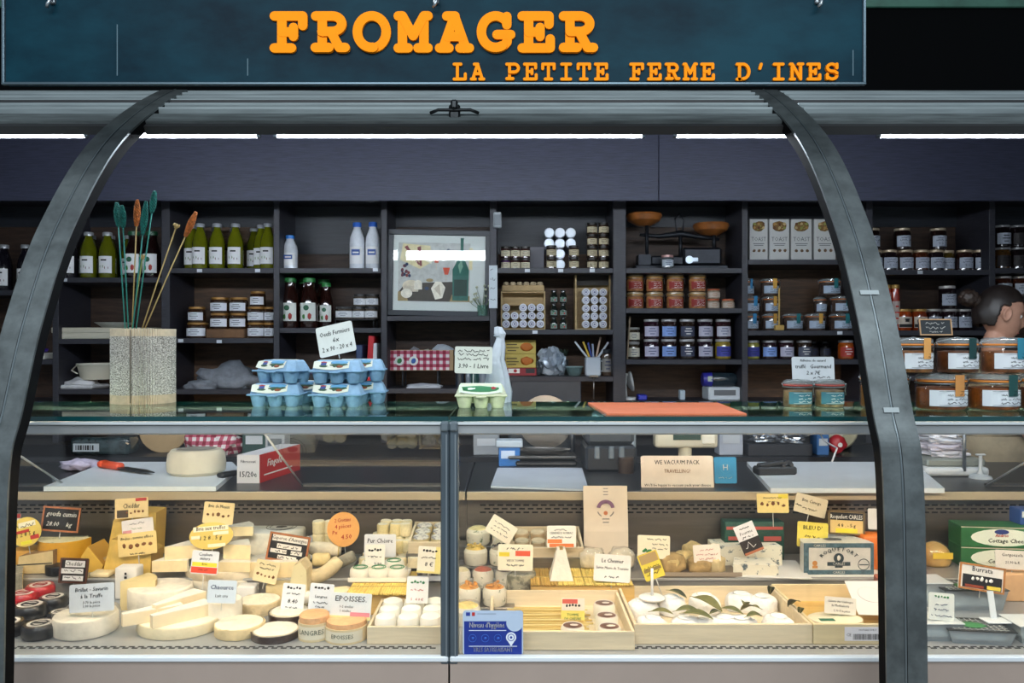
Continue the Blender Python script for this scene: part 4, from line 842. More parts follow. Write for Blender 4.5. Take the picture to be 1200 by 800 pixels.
b = MB(); b.box(0, 0, 0, .008, .008, .235); b.box(0, 0, 0, .05, .03, .03, 0, .004); tag(b.build('wooden_stick', M('#b9954e', .6), None, (sx(906), IY - .10, z)), 'thin wooden stick on a block before the clip jars', 'stick')
z = shz(7, 2)
for i, (px, f_, l_, k) in enumerate(((881, '#8e8a3c', '#3b3f96', 'yellow-topped blue-label'), (901, '#2a1a20', '#7f9ed8', 'light-blue-label'), (921, '#2a161c', '#b4b2c4', 'pale-label'), (942, '#2c2018', '#4a4f60', 'dark-label'), (991, '#9c4a14', '#a32c1c', 'orange red-label'))):
    jar('jam_jar', '%s jam jar, %s on the low shelf before the rail' % (k, ORD[i]), 'jar', (sx(px), IY, z), 18 * pm, .106, f_, l_, '#b4b2b4', .11, INKB if i not in (3, 4) else WHITEP, 'jam jars on the low shelf')
for i, px in enumerate((961, 976)): jar('jam_jar', 'dark jam jar with dark lid, %s of two before the rail' % ('left', 'right')[i], 'jar', (sx(px), IY + .12, z), 15 * pm, .10, '#1c1518', '#2a2830', '#2a2a2c', .11, group='jam jars on the low shelf')  # both jars have dark contents, label and lid
# ---- bay right of the rail
z = shz(8, 0)
for i, px in enumerate((1024, 1042, 1060.5, 1079, 1096.5, 1112, 1130, 1148.5)):
    jar('preserve_jar', 'dark preserve jar with white script label, long row, %s' % ORD[i], 'jar', (sx(px), IY + (.03 if i == 5 else 0), z), 18.2 * pm, .121, ('#2a1612', '#1a1014', '#2c1a14', '#46200f', '#1c1216', '#4a3a12', '#2a140f', '#1d1216')[i], '#a9b0bf', '#b9a58a', .1, INK, 'preserve jars in the long row', 1)
for px, lb in ((1021, 'left one, half behind the rail'), (1057, 'middle one'), (1099, 'right one')):
    jar('preserve_jar', 'dark preserve jar standing on the long row, %s' % lb, 'jar', (sx(px), IY, z + .122), 18.5 * pm, .122, '#1f1412', '#a9b0bf', '#b3a48c', .1, INK, 'preserve jars on top of the long row', 1)
z = shz(8, 1)
for i, (px, f_, l_, c_) in enumerate(((1059, '#9c3d12', '#c9b9a8', '#b08b4a'), (1077, '#7c2f10', '#c9b9a8', '#b08b4a'), (1094, '#241418', '#a9b0bf', '#a9a4a0'), (1112, '#241418', '#a9b0bf', '#a9a4a0'), (1129, '#1c1216', '#a9b0bf', '#a9a4a0'))):
    jar('preserve_jar', '%s preserve jar in the row above the chalk sign, %s' % (('orange', 'red-orange', 'dark', 'dark', 'dark')[i], ORD[i]), 'jar', (sx(px), IY, z), 17.5 * pm, .122, f_, l_, c_, .1, INK, 'preserve jars above the chalk sign', 1 if i > 1 else 2)
jar('preserve_jar', 'single dark jar stacked above the chalk sign row', 'jar', (sx(1110), IY, z + .123), 19 * pm, .13, '#1c1216', '#a9b0bf', '#b9b4b0', .1, INK, None, 1)
for px, lb in ((1039, 'left'), (1049, 'right')):
    jar('pepper_jar', 'slim jar of red peppers behind the rail, %s one' % lb, 'jar', (sx(px), IY, z), 10 * pm, .26, '#9c2c12', '#b9a8a0', '#b08b4a', .06, INKR, 'slim pepper jars')
z = shz(9, 0)
for r_ in range(2):
    for i, px in enumerate((1174, 1193)): jar('preserve_jar', 'large dark jar with gold lid by the picture edge, %s %s' % (('lower', 'upper')[r_], ('left', 'right')[i]), 'jar', (sx(px), IY, z + r_ * .126), 18.5 * pm, .125, ('#4a3318', '#1a1214')[i] if not r_ else '#181114', '#20191c' if (i or not r_) else '#a9b0bf', '#8f8f92', .08, INK, 'large dark jars by the picture edge')
z = shz(9, 1)
for i, px in enumerate((1175, 1195)): jar('preserve_jar', 'white-label jar above the person, %s one' % ('left', 'right')[i], 'jar', (sx(px), IY, z), 19 * pm, .12, '#3a1c10', '#b4b9c4', '#b9b4b0', .1, INK, 'white-label jars above the person', 1)
# ================================================================== goods on the glass counter top
def ct(px, py, z=TOPZ):
    Y = YZ(py, z); return Vector((PX(px, Y), Y, z))
def card(name, label, x0, y0, x1, y1, Y, lines, col='#e6e6e2', roll=0, tilt=-8, ink=INK, border=None, stem=None, group=None, cat='price tag', thick=.0016, yaw=0, panels=(), shear=.12, pick='#c9c9c4', oval=False, foot=None, stem_dx=0.0, clip=None):
    """upright card seen at the given pixels, distance Y. lines: (text, z fraction of baseline, height fraction, width fraction, material index)
    panels: (x0, z0, x1, z1 fractions, colour); stem: length in metres of the pick under it"""
    c = P((x0 + x1) / 2, (y0 + y1) / 2, Y); w = (x1 - x0) * Y / F; h = (y1 - y0) * Y / F
    t = thing(name, label, cat, c, (R(tilt), R(roll), R(yaw)), group)
    b = MB(); r = min(w, h) * .06
    if oval: pts = [(w / 2 * math.cos(2 * PI * k / 28), h / 2 * math.sin(2 * PI * k / 28)) for k in range(28)]
    else:
        pts = []
        for cx, cz, a in ((w / 2 - r, -h / 2 + r, -90), (w / 2 - r, h / 2 - r, 0), (-w / 2 + r, h / 2 - r, 90), (-w / 2 + r, -h / 2 + r, 180)):
            pts += [(cx + r * math.cos(R(a + 45 * k)), cz + r * math.sin(R(a + 45 * k))) for k in range(3)]
    b.shape(pts, 0, thick); b.build('card', col if not isinstance(col, str) else M(col, .55, var=.03, scale=30), t)
    y = -thick - .0001
    if border:
        b = MB(); f_ = .07 * h
        for a in ((-w / 2, -h / 2, w / 2, -h / 2 + f_), (-w / 2, h / 2 - f_, w / 2, h / 2), (-w / 2, -h / 2 + f_, -w / 2 + f_, h / 2 - f_), (w / 2 - f_, -h / 2 + f_, w / 2, h / 2 - f_)): b.plate(*a, y, .002)
        b.build('frame', M(border, .5, var=.15, scale=40), t)
    if panels:
        b = MB(); pm_ = []
        for i, (a0, b0, a1, b1, c_) in enumerate(panels): b.plate((a0 - .5) * w, (b0 - .5) * h, (a1 - .5) * w, (b1 - .5) * h, y - .0002 * (i % 3), .0003, i); pm_.append(M(c_, .55))
        b.build('print_panel', pm_, t)
    if lines:
        b = MB(); mats = [ink, INKR, WHITEP, M('#2f7a45', .7), INKB, M('#7a4a22', .7)]
        for ln in lines:
            s_, zf, hf, wf = ln[:4]; mi = ln[4] if len(ln) > 4 else 0; dx = ln[5] if len(ln) > 5 else 0
            if s_.startswith('~'): scribble(b, -w * wf / 2 + dx * w, w * wf / 2 + dx * w, (zf - .5) * h, hf * h, int(s_[1:] or 1), y - .0008, mi, max(.0005, h * .012))
            elif s_.startswith('@'):   # a small cow or grape-like emblem
                for k in range(5): b.blob(w * hf * random.uniform(.5, 1.0), .0016, w * hf * random.uniform(.5, .9), k + int(s_[1:] or 0), .4, sub=1, mi=mi, X=TM((dx + (k - 2) * wf) * w, y - .0006, (zf - .5) * h + random.uniform(-.2, .2) * w * hf))
            else: put_text(b, s_, dx * w, (zf - .5) * h, hf * h, wf * w, y - .0007, mi, shear, bold=.015)
        b.build('lettering', mats, t)
    if stem:
        b = MB(); b.tube([(stem_dx * w, -.0008 + .003, -h / 2 + h * .3), (stem_dx * w, .004, -h / 2 - stem)], .0014 if foot is None else .003, 5); b.build('pick', M(pick, .5), t)
    if clip:
        b = MB(); b.box(stem_dx * w, 0, -h / 2 - .006, .014, .010, .014, bev=.002); b.build('clip', M(clip, .4), t)
    return t
# ---- vase of folded book pages with dyed grasses
vl = ct(152.5, 474); vl.y += .085; VR, VH = .089, 86 * vl.y / F
vs = thing('book_page_vase', 'round vase of folded book pages on the glass counter', 'vase', vl)
n = 150
def pleats(z0, z1, r, mat, nm, amp=.0035):
    b = MB(); v = []
    for zz in (z0, z1):
        for k in range(n): a = 2 * PI * k / n; rr = r + (amp if k % 2 else -amp) * random.uniform(.6, 1.2); v.append((rr * math.cos(a), rr * math.sin(a), zz))
    b.add(v, [(k, (k + 1) % n, n + (k + 1) % n, n + k) for k in range(n)]); return b.build(nm, mat, vs)
pg = M('#cfc4b0', .8, var=.08, scale=40)
pleats(0, VH * .12, VR, M('#cbb79a', .8, var=.12, scale=40), 'page_fold_bottom'); pleats(VH * .90, VH, VR, M('#d8c8ae', .8, var=.1, scale=40), 'page_fold_top')
pm_ = M('#e2dcd2', .85, var=.3, scale=260, col2='#7f7971', detail=0.5, stretch=(1.0, 1.0, 1.8)); pleats(VH * .12, VH * .90, VR, pm_, 'printed_pages')
b = MB(); b.lathe([(VR - .006, VH), (VR - .03, VH - .002), (.03, VH - .004), (.028, VH - .02)], 40); b.build('top', pg, vs)
b = MB(); b.cyl(VR - .004, .012, 40); b.build('base', pg, vs)
b = MB(); b.tube([(.004, -VR - .003, .005), (.004, -VR - .003, VH - .004)], .0016, 5); b.build('spine_gap', M('#6d6254', .9), vs)
TEALG, ORG, STR = M('#12685f', .8, var=.4, scale=120), M('#b5642a', .8, var=.4, scale=120), M('#b59a62', .7)
for i, (bx, tx, ty, hl, hm, sm2, lb) in enumerate(((148, 137, 240, 26, TEALG, M('#2e8276', .7), 'leftmost teal grass'), (150, 143, 243, 24, TEALG, M('#2e8276', .7), 'second teal grass, drooping outwards'), (153, 161, 236, 30, ORG, STR, 'upright orange grass among the teal ones'),
        (155, 171, 238, 38, TEALG, M('#2e8276', .7), 'teal grass with a dense head'), (156, 181, 226, 24, TEALG, M('#2e8276', .7), 'tallest teal grass'), (160, 229, 250, 30, ORG, STR, 'orange grass leaning far to the right'), (159, 207, 264, 4, STR, STR, 'thin bare straw leaning right'), (152, 167, 300, 4, STR, M('#7d8a4c', .7), 'short green-brown straw'))):
    Y = vl.y; base = Vector((PX(bx, Y), Y + random.uniform(-.01, .01), TOPZ + VH - .05)); tip = P(tx, ty, Y + random.uniform(-.02, .02)); d = (tip - base); L = d.length; dn = d.normalized(); hl_ = hl * Y / F
    t = thing('dried_grass', lb + ' in the book page vase', 'dried grass', base, group='dried grasses in the vase'); sag = Vector((0, 0, .004))
    b = MB(); b.tube([(0, 0, 0), tuple(d * .5 + sag), tuple(d - dn * hl_ * .8)], .0021, 5); b.build('stem', sm2, t)
    b = MB(); q = dn.to_track_quat('Z', 'Y').to_matrix().to_4x4(); k = 10
    for j in range(int(hl_ / .0035)):
        for s2 in range(5):
            a = s2 * 2 * PI / 5 + j * .7; u = j / max(1, int(hl_ / .0035)); rr = .0080 * math.sin(PI * (.12 + .8 * u)) + .001
            b.blob(.0062, .0062, .011, j, .2, sub=1, X=Matrix.Translation(d - dn * hl_ * (1 - u)) @ q @ TM(rr * math.cos(a), rr * math.sin(a), 0, .25 * math.sin(a), 0, 0))
    b.build('seed_head', hm, t)
# ---- egg boxes
def egg_box(label, loc, rz=0.0, cup='#7a9fbd', lidc='#8aabc6', green=False, w=.152):
    t = thing('egg_box', label, 'egg box', loc, (0, 0, R(rz)), 'egg boxes on the counter'); d = w * .68; k = ('egg', cup)
    if k not in CACHE:
        c = []; pulp = M(cup, .85, var=.10, scale=60, bump=.25); lp = M(lidc, .85, var=.08, scale=60, bump=.2)
        b = MB()
        for ix in (-1, 0, 1):
            for iy in (-1, 1): b.lathe([(0, 0), (.014, 0), (.017, .003), (.024, .034)], 14, 0, TM(ix * w * .315, iy * d * .235, 0), sm=True)
        b.box(0, 0, .012, w * .82, d * .25, .022); b.build_parts = None
        c.append(('cups', b.mesh('cups', pulp)))
        b = MB(); b.box(0, 0, .032, w, d, .005, bev=.002); b.box(0, -d / 2 - .006, .030, w * .2, .014, .004, bev=.0015); c.append(('flange', b.mesh('flange', pulp)))
        b = MB(); z0, z1 = .036, .066; ww, dd = w * .97, d * .95
        rings = [(ww, dd, z0), (ww * .97, dd * .92, z0 + .008), (ww * .86, dd * .66, z1 - .004), (ww * .80, dd * .58, z1)]
        v = []; nn = 16
        for a_, b_, z_ in rings:
            for q_ in range(nn):
                an = 2 * PI * (q_ + .5) / nn; cx, cy = math.cos(an), math.sin(an); m_ = max(abs(cx), abs(cy)); e = .86 if True else 1
                v.append((a_ / 2 * (cx / m_) * (1 if abs(cx) > .95 or abs(cy) > .95 else .96), b_ / 2 * (cy / m_) * (1 if abs(cx) > .95 or abs(cy) > .95 else .96), z_))
        f_ = [(r_ * nn + q_, r_ * nn + (q_ + 1) % nn, (r_ + 1) * nn + (q_ + 1) % nn, (r_ + 1) * nn + q_) for r_ in range(3) for q_ in range(nn)] + [tuple(range(3 * nn, 4 * nn))]
        b.add(v, f_); c.append(('lid', b.mesh('lid', lp)))
        # label over the front slope and the top of the lid
        b = MB(); yf0, zf0, yf1, zf1 = -dd * .92 / 2 - .0012, z0 + .009, -dd * .66 / 2 - .0012, z1 - .0035; x0, x1 = -w * .42, w * (.25 if not green else .40)
        def sl(u, v_): return (x0 + (x1 - x0) * u, yf0 + (yf1 - yf0) * v_, zf0 + (zf1 - zf0) * v_)
        nb = 10; pts = [sl(i / nb, -.32 * math.sin(PI * i / nb)) for i in range(nb + 1)] + [sl(i / nb, 1) for i in range(nb, -1, -1)]
        b.add(pts, [tuple(range(len(pts)))]); b.add([sl(0, 1), sl(1, 1), (x1 * .97, dd * .28, z1 + .0008), (x0 * .94, dd * .28, z1 + .0008)], [(0, 1, 2, 3)]); c.append(('label', b.mesh('label', M('#d9dccd' if not green else '#cfe0c6', .6))))
        b = MB(); ang = math.atan2(yf1 - yf0, zf1 - zf0)
        def on(u, v_, s1, s2, mi, sd): p = sl(u, v_); b.blob(s1, .002, s2, sd, .35, sub=2, mi=mi, X=TM(p[0], p[1] - .0006, p[2], -ang))
        if green:
            on(.5, .05, .10, .020, 0, 1); on(.35, .2, .045, .016, 3, 2); on(.62, .25, .035, .014, 0, 4); on(.80, .35, .018, .012, 1, 3)
            pl_ = [sl(.05 + .9 * i / 10, -.30 * math.sin(PI * i / 10) + .03) for i in range(11)]; b.tube(pl_, .0022, 4, 3)
        else:
            on(.28, .30, .016, .014, 2, 2); on(.28, .10, .024, .008, 3, 5); on(.28, .75, .018, .006, 1, 3); on(.72, .55, .05, .012, 4, 6); on(.72, .25, .05, .010, 3, 8); on(.74, .02, .02, .010, 5, 9); on(.60, .10, .012, .012, 3, 4)
        c.append(('label_print', b.mesh('label_print', [M('#2f7d4e', .6), M('#a32c34', .6), M('#3c4c8c', .6), M('#33523c' if not green else '#e4ece0', .6), M('#5f9cc4', .6), M('#8a4a2a', .6)])))
        CACHE[k] = c
    lo = None
    for nme, me in CACHE[k]:
        o = link(nme, me, lo if nme == 'label_print' else t)
        if nme == 'label': lo = o
    return t
EH = .0672
e0 = ct(319, 477); e0.y += .052; e1 = ct(392, 477.5); e1.y += .052
egg_box('blue egg box, lower front one nearest the vase', e0, 2); egg_box('blue egg box, turned, resting on the front one nearest the vase', e0 + Vector((.012, .02, EH)), -24)
egg_box('blue egg box, lower front one under the price card', e1, -1); egg_box('blue egg box, upper front one under the price card', e1 + Vector((.002, 0, EH)), -1)
egg_box('blue egg box at the back, lower, partly hidden', e1 + Vector((.045, .125, 0)), 3); egg_box('blue egg box at the back, upper, partly hidden', e1 + Vector((.042, .125, EH)), 4)
egg_box('blue egg box in the rear row behind the vase-side stack', e0 + Vector((.05, .13, 0)), -3)
card('price_card', 'handwritten white price card standing on the blue egg boxes', 372, 379, 415.5, 416, e1.y + .02, [('Oeufs Fermiers', .66, .15, .82), ('6x', .42, .15, .2), ('2 x 90 - 20 x 4', .16, .15, .82)], '#d5dad4', -13, -14, group=None, cat='price card', stem=.012, pick='#d5dad4')
g0 = ct(563, 478.5); g0.y += .05
egg_box('cream egg box with green label beside the case post', g0, 2, '#c9cbaa', '#d3d6bb', True, .148)
card('price_card', 'white handwritten price card behind the cream egg box', 533, 406, 577, 437.5, g0.y + .09, [('~21', .80, .09, .84), ('~22', .66, .09, .80), ('~23', .50, .09, .84), ('3.90 - 1 Livre', .20, .17, .8)], '#cfd3c8', 1, -4, cat='price card', stem=.085, pick='#aeb4b0')
cb_ = thing('tied_plastic_bag', 'white translucent plastic bag hanging beside the price card', 'bag', (PX(583, 2.45), 2.45, TOPZ))
b = MB(); pr = [(0, 0), (.042, .0), (.045, .03), (.036, .075), (.026, .12), (.020, .155), (.013, .178), (.019, .192), (.012, .21), (0, .212)]; b.lathe(pr, 22)
b.v = [(x * (.85 + .22 * math.sin(5 * math.atan2(y, x) + zz * 9)) + .016 * noise.noise((0, 3, zz * 14)), y * .55 * (1 + .22 * math.cos(7 * math.atan2(y, x) + zz * 20)), zz * 1.10) for x, y, zz in b.v]; b.build('bag', M('#c3ccd6', .4, var=.1, scale=20, bump=.4), cb_)
b = MB(); b.torus(.009, .003, 12, 5, X=TM(0, 0, .205)); b.build('tie', M('#aeb8c2', .4), cb_)
# ---- orange mat
Yf, Yb = YZ(484.5, TOPZ + .004), YZ(471.5, TOPZ + .004)
b = MB(); b.add([(PX(711, Yf), Yf, 0), (PX(875, Yf), Yf, 0), (PX(841, Yb), Yb, 0), (PX(689, Yb), Yb, 0)], []); v = b.v
mt = MB(); mt.prism([(p[0] - .4, p[1] - 2.2) for p in v], 0, .004); tag(mt.build('orange_mat', M('#d3734c', .6, var=.06, scale=12), None, (.4, 2.2, TOPZ + .0003)), 'flat orange mat lying on the glass counter top', 'mat')
# ---- small red-ring jars with a sign, and the big preserve jars
for px, lb in ((940.5, 'left'), (978.5, 'right')):
    p = ct(px, 478); w = 39 * p.y / F * .86; clip_jar('small clear jar with red ring and teal label, %s of two' % lb, p + Vector((0, w / 2, 0)), w, 33 * p.y / F, '#8c7a5e', None, 'red-ring jars below the handwritten sign', '#3c7686', '#b0473c', clear=True, ink=WHITEP)
b = MB(); p = ct(978, 478); b.box(0, 0, 0, .02, .02, .002)
card('price_card', 'white handwritten price card on the small red-ring jars', 928, 418, 977.5, 446, 2.33, [('Rillettes de canard', .80, .10, .9), ('truffé   Gourmand', .52, .16, .85), ('2 x 7€', .26, .15, .4), ('~31', .10, .08, .4, 0, .2)], '#d8dfe4', 0, -6, cat='price card', stem=.012, pick='#d8dfe4')
HONEY = '#8a4a1c'
def big(px0, px1, pyt, pyb, tab, lb, z=TOPZ, Y=None, fill=HONEY):
    Y = Y or YZ(pyb, z); w = (px1 - px0) * (Y + .06) / F * .93; h = (pyb - pyt) * Y / F * 1.0
    return clip_jar(lb, (PX((px0 + px1) / 2, Y + .06), Y + w / 2, z), w, h, fill, tab, 'big preserve jars on the counter', '#d9dde2', '#d9822e', clear=True), h
Yj = YZ(482, TOPZ)
_, hj = big(1074, 1133, 438, 482, '#c98a4c', 'big honey-coloured clip jar, bottom row, orange tab', fill='#7a431c')
big(1135, 1194, 438, 482, '#1d4a48', 'big honey-coloured clip jar, bottom row, dark teal tab', fill='#85491b')
big(1196, 1255, 438, 482, '#c98a4c', 'big honey-coloured clip jar at the picture edge, bottom row', fill='#6d3a18')
big(1008, 1064, 436, 480, None, 'big clip jar in the bottom row, half behind the curved rail', fill='#9a6a34')
zt2 = TOPZ + hj * 1.005
for x0, x1, tb, lb, fl_ in ((1046, 1090, '#e0a25a', 'orange tab, beside the rail', '#8a5a32'), (1096, 1143, '#163c3c', 'dark teal tab, below the chalk sign', '#5e3418'), (1149, 1200, '#2f7f96', 'bright blue tab', '#8a5632')):
    big(x0, x1, 393, 436, tb, 'big clip jar stacked on the bottom row, ' + lb, zt2, Yj, fl_)
b = card('chalk_sign', 'small wooden-framed chalk sign on top of the big jars', 1076, 374, 1114, 393.5, Yj + .06, [('~51', .68, .12, .6, 2), ('~52', .40, .14, .6, 2), ('~53', .18, .10, .4, 2)], '#22292e', 0, -10, cat='chalk sign', border='#b9926a', thick=.006)

# ================================================================== worktop behind the case
def wt(px, py, z=WTZ): Y = YZ(py, z); return Vector((PX(px, Y), Y, z))
def slab(name, label, cat, pts, h, mat, z=WTZ, group=None, bev=0):
    """flat slab with its top outline at the given pixels"""
    q = [wt(x, y, z + h) for x, y in pts]; c = sum(q, Vector()) / len(q); b = MB(); b.prism([(p.x - c.x, p.y - c.y) for p in q], 0, h)
    return tag(b.build(name, mat, None, (c.x, c.y, z + .0004)), label, cat, group)
PEB = M('#d3dbe4', .45, var=.03, scale=8)
slab('cutting_board', 'white plastic cutting board with the orange knife', 'cutting board', [(51, 570), (253, 570), (279, 548), (272, 541), (125, 541)], .016, PEB)
slab('cutting_board', 'white plastic cutting board with the black tape gun', 'cutting board', [(903, 572), (1107, 572), (1070, 541), (875, 541)], .016, PEB)
kn = thing('kitchen_knife', 'kitchen knife with orange handle on the cutting board', 'knife', wt(131, 549, WTZ + .018), (0, 0, R(-31)))
b = MB(); b.box(0, 0, 0, .10, .03, .022, bev=.009, seg=2); b.box(-.045, 0, .001, .03, .034, .022, bev=.009, seg=2); b.build('handle', M('#d8512e', .5), kn)
b = MB(); b.prism([(.05, -.015), (.05, .016), (.17, .012), (.225, -.004), (.17, -.02)], .006, .009); b.build('blade', M('#2a2f33', .3, .8), kn)
kn.scale = (1.2, 1.2, 1.2)
p = wt(218, 559.5, WTZ + .0165); w = 69 * p.y / F
b = MB(); b.lathe([(0, 0), (w * .42, .0), (w * .49, .012), (w * .5, .04), (w * .48, .075), (w * .42, .090), (w * .2, .092), (0, .091)], 32, sy=.9); c_ = thing('whole_cheese', 'whole pale rounded cheese on the cutting board', 'cheese', p + Vector((0, w * .45, 0))); b.build('rind', M('#cfc9b4', .7, var=.08, scale=9, bump=.2), c_)
b = MB(); b.lathe([(0, 0), (w * .34, 0), (0, .0006)], 24, sy=.85, X=TM(0, 0, .0925)); b.build('top_paper', M('#8f8a80', .8, var=.2, scale=30), c_)
t = thing('rubber_scraper', 'black rubber scraper at the edge of the cutting board', 'scraper', wt(268, 558, WTZ + .017), (0, 0, R(60))); b = MB(); b.box(0, 0, 0, .085, .035, .018, bev=.008, seg=2); b.build('head', M('#17191d', .45), t); b = MB(); b.box(.06, 0, .006, .06, .018, .012, bev=.004); b.build('handle', M('#2452a8', .4), t)
bx = thing('cling_film_box', 'white and red carton of film rolls on the worktop', 'box', wt(291, 566, WTZ), (0, 0, R(0))); L = .30; w, h = 27 * 2.78 / F, 34 * 2.78 / F; sk = .065
b = MB(); v = [(-w / 2, 0, 0), (w / 2, 0, 0), (w / 2 + sk, L, 0), (-w / 2 + sk, L, 0)]; v += [(x, y, h) for x, y, _ in v]; b.add(v, [(0, 1, 5, 4), (3, 2, 1, 0), (4, 5, 6, 7), (2, 3, 7, 6), (3, 0, 4, 7)], 0); b.add(v, [(1, 2, 6, 5)], 1); b.build('carton', [M('#cfd0d6', .5), M('#c32f2c', .5)], bx)
b = MB(); put_text(b, 'Fibrecoat', -.0, h * .72, h * .10, w * .85, -.0008, 0, bold=.03); put_text(b, '15/20e', 0, h * .22, h * .2, w * .75, -.0008, 0, bold=.03)
XX = Matrix.Translation((w / 2, 0, 0)) @ rotz(math.atan2(L, sk)); put_text(b, 'Fingold', L * .36, h * .52, h * .26, L * .5, -.0009, 1, .2, XX, .04); b.add([tuple(XX @ Vector(q)) for q in ((L * .1, -.0008, h * .22), (L * .8, -.0008, h * .22), (L * .8, -.0008, h * .27), (L * .1, -.0008, h * .27))], [(0, 1, 2, 3)], 1); b.build('print', [M('#44464e', .7), WHITEP], bx)
b = MB(); b.blob(.13, .09, .045, 6, .5, 2.6, sub=3); tag(b.build('glove_bundle', M('#b3aec6', .6, var=.15, scale=30), None, wt(94, 551)), 'crumpled lilac plastic glove at the cutting board corner', 'glove')
# clear guards leaning from the worktop edge forward under the glass top
GUARD = glass('#f6f8f8', 1.95, 0.03)
def slant(label, xa, xb, xe):
    t = thing('plexiglass_guard', label, 'guard', ((xa + xb) / 2, 2.79, WTZ)); w = xb - xa; dy, dz = -.47, .255
    b = MB(); b.add([(-w / 2, 0, 0), (w / 2, 0, 0), (w / 2, dy, dz), (-w / 2, dy, dz)], [(0, 1, 2, 3)]); b.build('sheet', GUARD, t)
    for s2 in (-1, 1):
        b = MB(); b.tube([(s2 * w / 2, 0, 0), (s2 * w / 2, dy, dz)], .0035, 6); b.build('edge_strip', M('#b4babf', .3), t)
    b = MB(); b.box(0, .003, 0, w, .012, .010); b.build('bottom_channel', STEEL, t)
slant('clear slanted plastic guard beside the vase end of the worktop', -1.93, -1.56, 0)
slant('clear slanted plastic guard near the case post', -.733, -.185, 0)
slant('clear slanted plastic guard at the jar end of the worktop', 1.66, 2.10, 0)
# papers, slicer, signs
slab('paper_sheet', 'stack of white wrapping paper in front of the slicer', 'paper', [(575, 569.5), (690, 573.5), (682, 548), (583, 548)], .006, M('#b9c2d0', .6, var=.04, scale=6))
slc = thing('meat_slicer', 'steel slicing machine with tray behind the white paper', 'slicer', wt(636, 547) + Vector((0, .02, 0)))
b = MB(); b.box(0.015, .10, 0, .25, .20, .02, bev=.006); b.build('base', STEELD, slc); b = MB(); b.box(0, .06, .03, .28, .14, .012, bev=.005); b.lathe([(.02, .0), (.10, .006), (.12, .02)], 24, 0, TM(0, .06, .042), sy=.5); b.build('tray', STEEL, slc)
b = MB(); b.lathe([(0, 0), (.10, .004), (.115, .0), (.115, .008), (0, .014)], 32, 0, TM(.02, .20, .16, PI / 2)); b.build('blade', STEEL, slc); b = MB(); b.box(0, .24, .02, .28, .05, .20, bev=.012); b.build('housing', M('#3c434b', .35, .6), slc)
b = MB(); b.tube([(.13, .12, .02), (.13, .12, .15)], .012, 8); b.blob(.03, .03, .03, 1, 0, sub=2, X=TM(.13, .12, .14)); b.build('carriage_arm', M('#24272c', .3), slc)
tb = thing('plastic_tub', 'blue tub with white lid standing left of the slicer', 'tub', wt(597, 545) + Vector((0, .02, .0)))
b = MB(); b.prism([(-.042, -.035), (.042, -.035), (.046, .035), (-.046, .035)], 0, .075); b.build('body', M('#2c6cb4', .4), tb); b = MB(); b.box(0, 0, .075, .108, .085, .028, bev=.004); b.build('lid', M('#aebcc8', .4), tb); b = MB(); b.plate(-.034, .03, .022, .062, -.0352, .001); b.build('label', M('#b9cbe4', .6), tb)
vm = thing('vacuum_machine', 'dark vacuum sealing machine with chrome knobs beside the paper bag', 'machine', (PX(716, 3.1), 3.12, WTZ))
b = MB(); b.box(0, .08, 0, .20, .22, .10, bev=.01); b.build('body', M('#24282e', .35), vm); b = MB(); b.box(0, .10, .10, .19, .20, .09, bev=.015); b.build('cover', M('#4c545c', .3, .5), vm)
b = MB(); b.lathe([(0, 0), (.02, 0), (.034, .02), (.038, .05), (.03, .07), (0, .075)], 20, 0, TM(-.05, -.005, .20, R(75))); b.build('funnel', M('#a9b4bb', .2, .95), vm)
for dx in (-.055, .0, .04): b = MB(); b.box(dx, -.035, .05, .022, .014, .05, bev=.004); b.build('knob', M('#7f8a92', .3, .6), vm)
b = MB(); b.cyl(.03, .06, 18, 0, TM(.055, -.045, .0)); b.build('reel', M('#3a2c24', .4), vm)
card('notice_card', 'cream notice reading we vacuum pack leaning on the worktop', 751, 534, 836, 572, 2.77, [('WE VACUUM PACK', .74, .13, .62), ('TRAVELLING?', .48, .11, .36, 5), ("We'll be happy to vacuum pack your cheese", .07, .08, .92)], '#dccfbf', 0, -7, cat='notice', shear=0)
nb_ = card('notice_card', 'small bright blue sign with a white H next to the cream notice', 837, 535.5, 863, 566, 2.79, [('H', .50, .22, .3, 2)], '#1f86b6', 0, -7, cat='notice', shear=0)
b = MB(); b.torus(.016, .0006, 24, 4, X=TM(0, -.002, .006, PI / 2)); b.build('logo_ring', M('#5fb0d4', .5), nb_)
b = MB(); scribble(b, -.025, .025, -.028, .005, 61, -.0022, 0, .0007); b.build('small_print', WHITEP, nb_)['kind'] = 'stuff'
ds = thing('weighing_display', 'beige weighing scale display on a short pillar', 'scale', (PX(806, 3.15), 3.2, WTZ)); b = MB(); b.cyl(.05, .012, 20); b.cyl(.027, .085, 18); b.build('pillar', M('#b9b39c', .5), ds)
b = MB(); b.box(0, 0, .082, .25, .07, .09, bev=.012, seg=2); b.build('head', M('#c7c2ad', .5), ds); b = MB(); b.plate(-.055, .115, .055, .150, -.0355, .002); b.build('screen', M('#3a4c44', .2), ds); b = MB(); b.box(.085, -.037, .10, .05, .006, .035, bev=.002); b.build('keypad', M('#d8d4c4', .5), ds)
tg = thing('tape_gun', 'black tape dispenser lying on the empty cutting board', 'tape dispenser', wt(912, 557, WTZ + .0168), (0, 0, R(6))); b = MB(); b.box(0, .03, 0, .15, .055, .03, bev=.006); b.build('base', M('#17191d', .4), tg); b = MB(); b.box(-.01, .03, .03, .10, .03, .018, bev=.005, X=TM(0, 0, 0, 0, R(-8))); b.build('arm', M('#101216', .35), tg); b = MB(); b.lathe([(.01, 0), (.022, 0), (.022, .03), (.01, .03)], 16, 0, TM(.045, .045, .03, PI / 2)); b.build('tape_roll', M('#2a2d33', .3), tg)
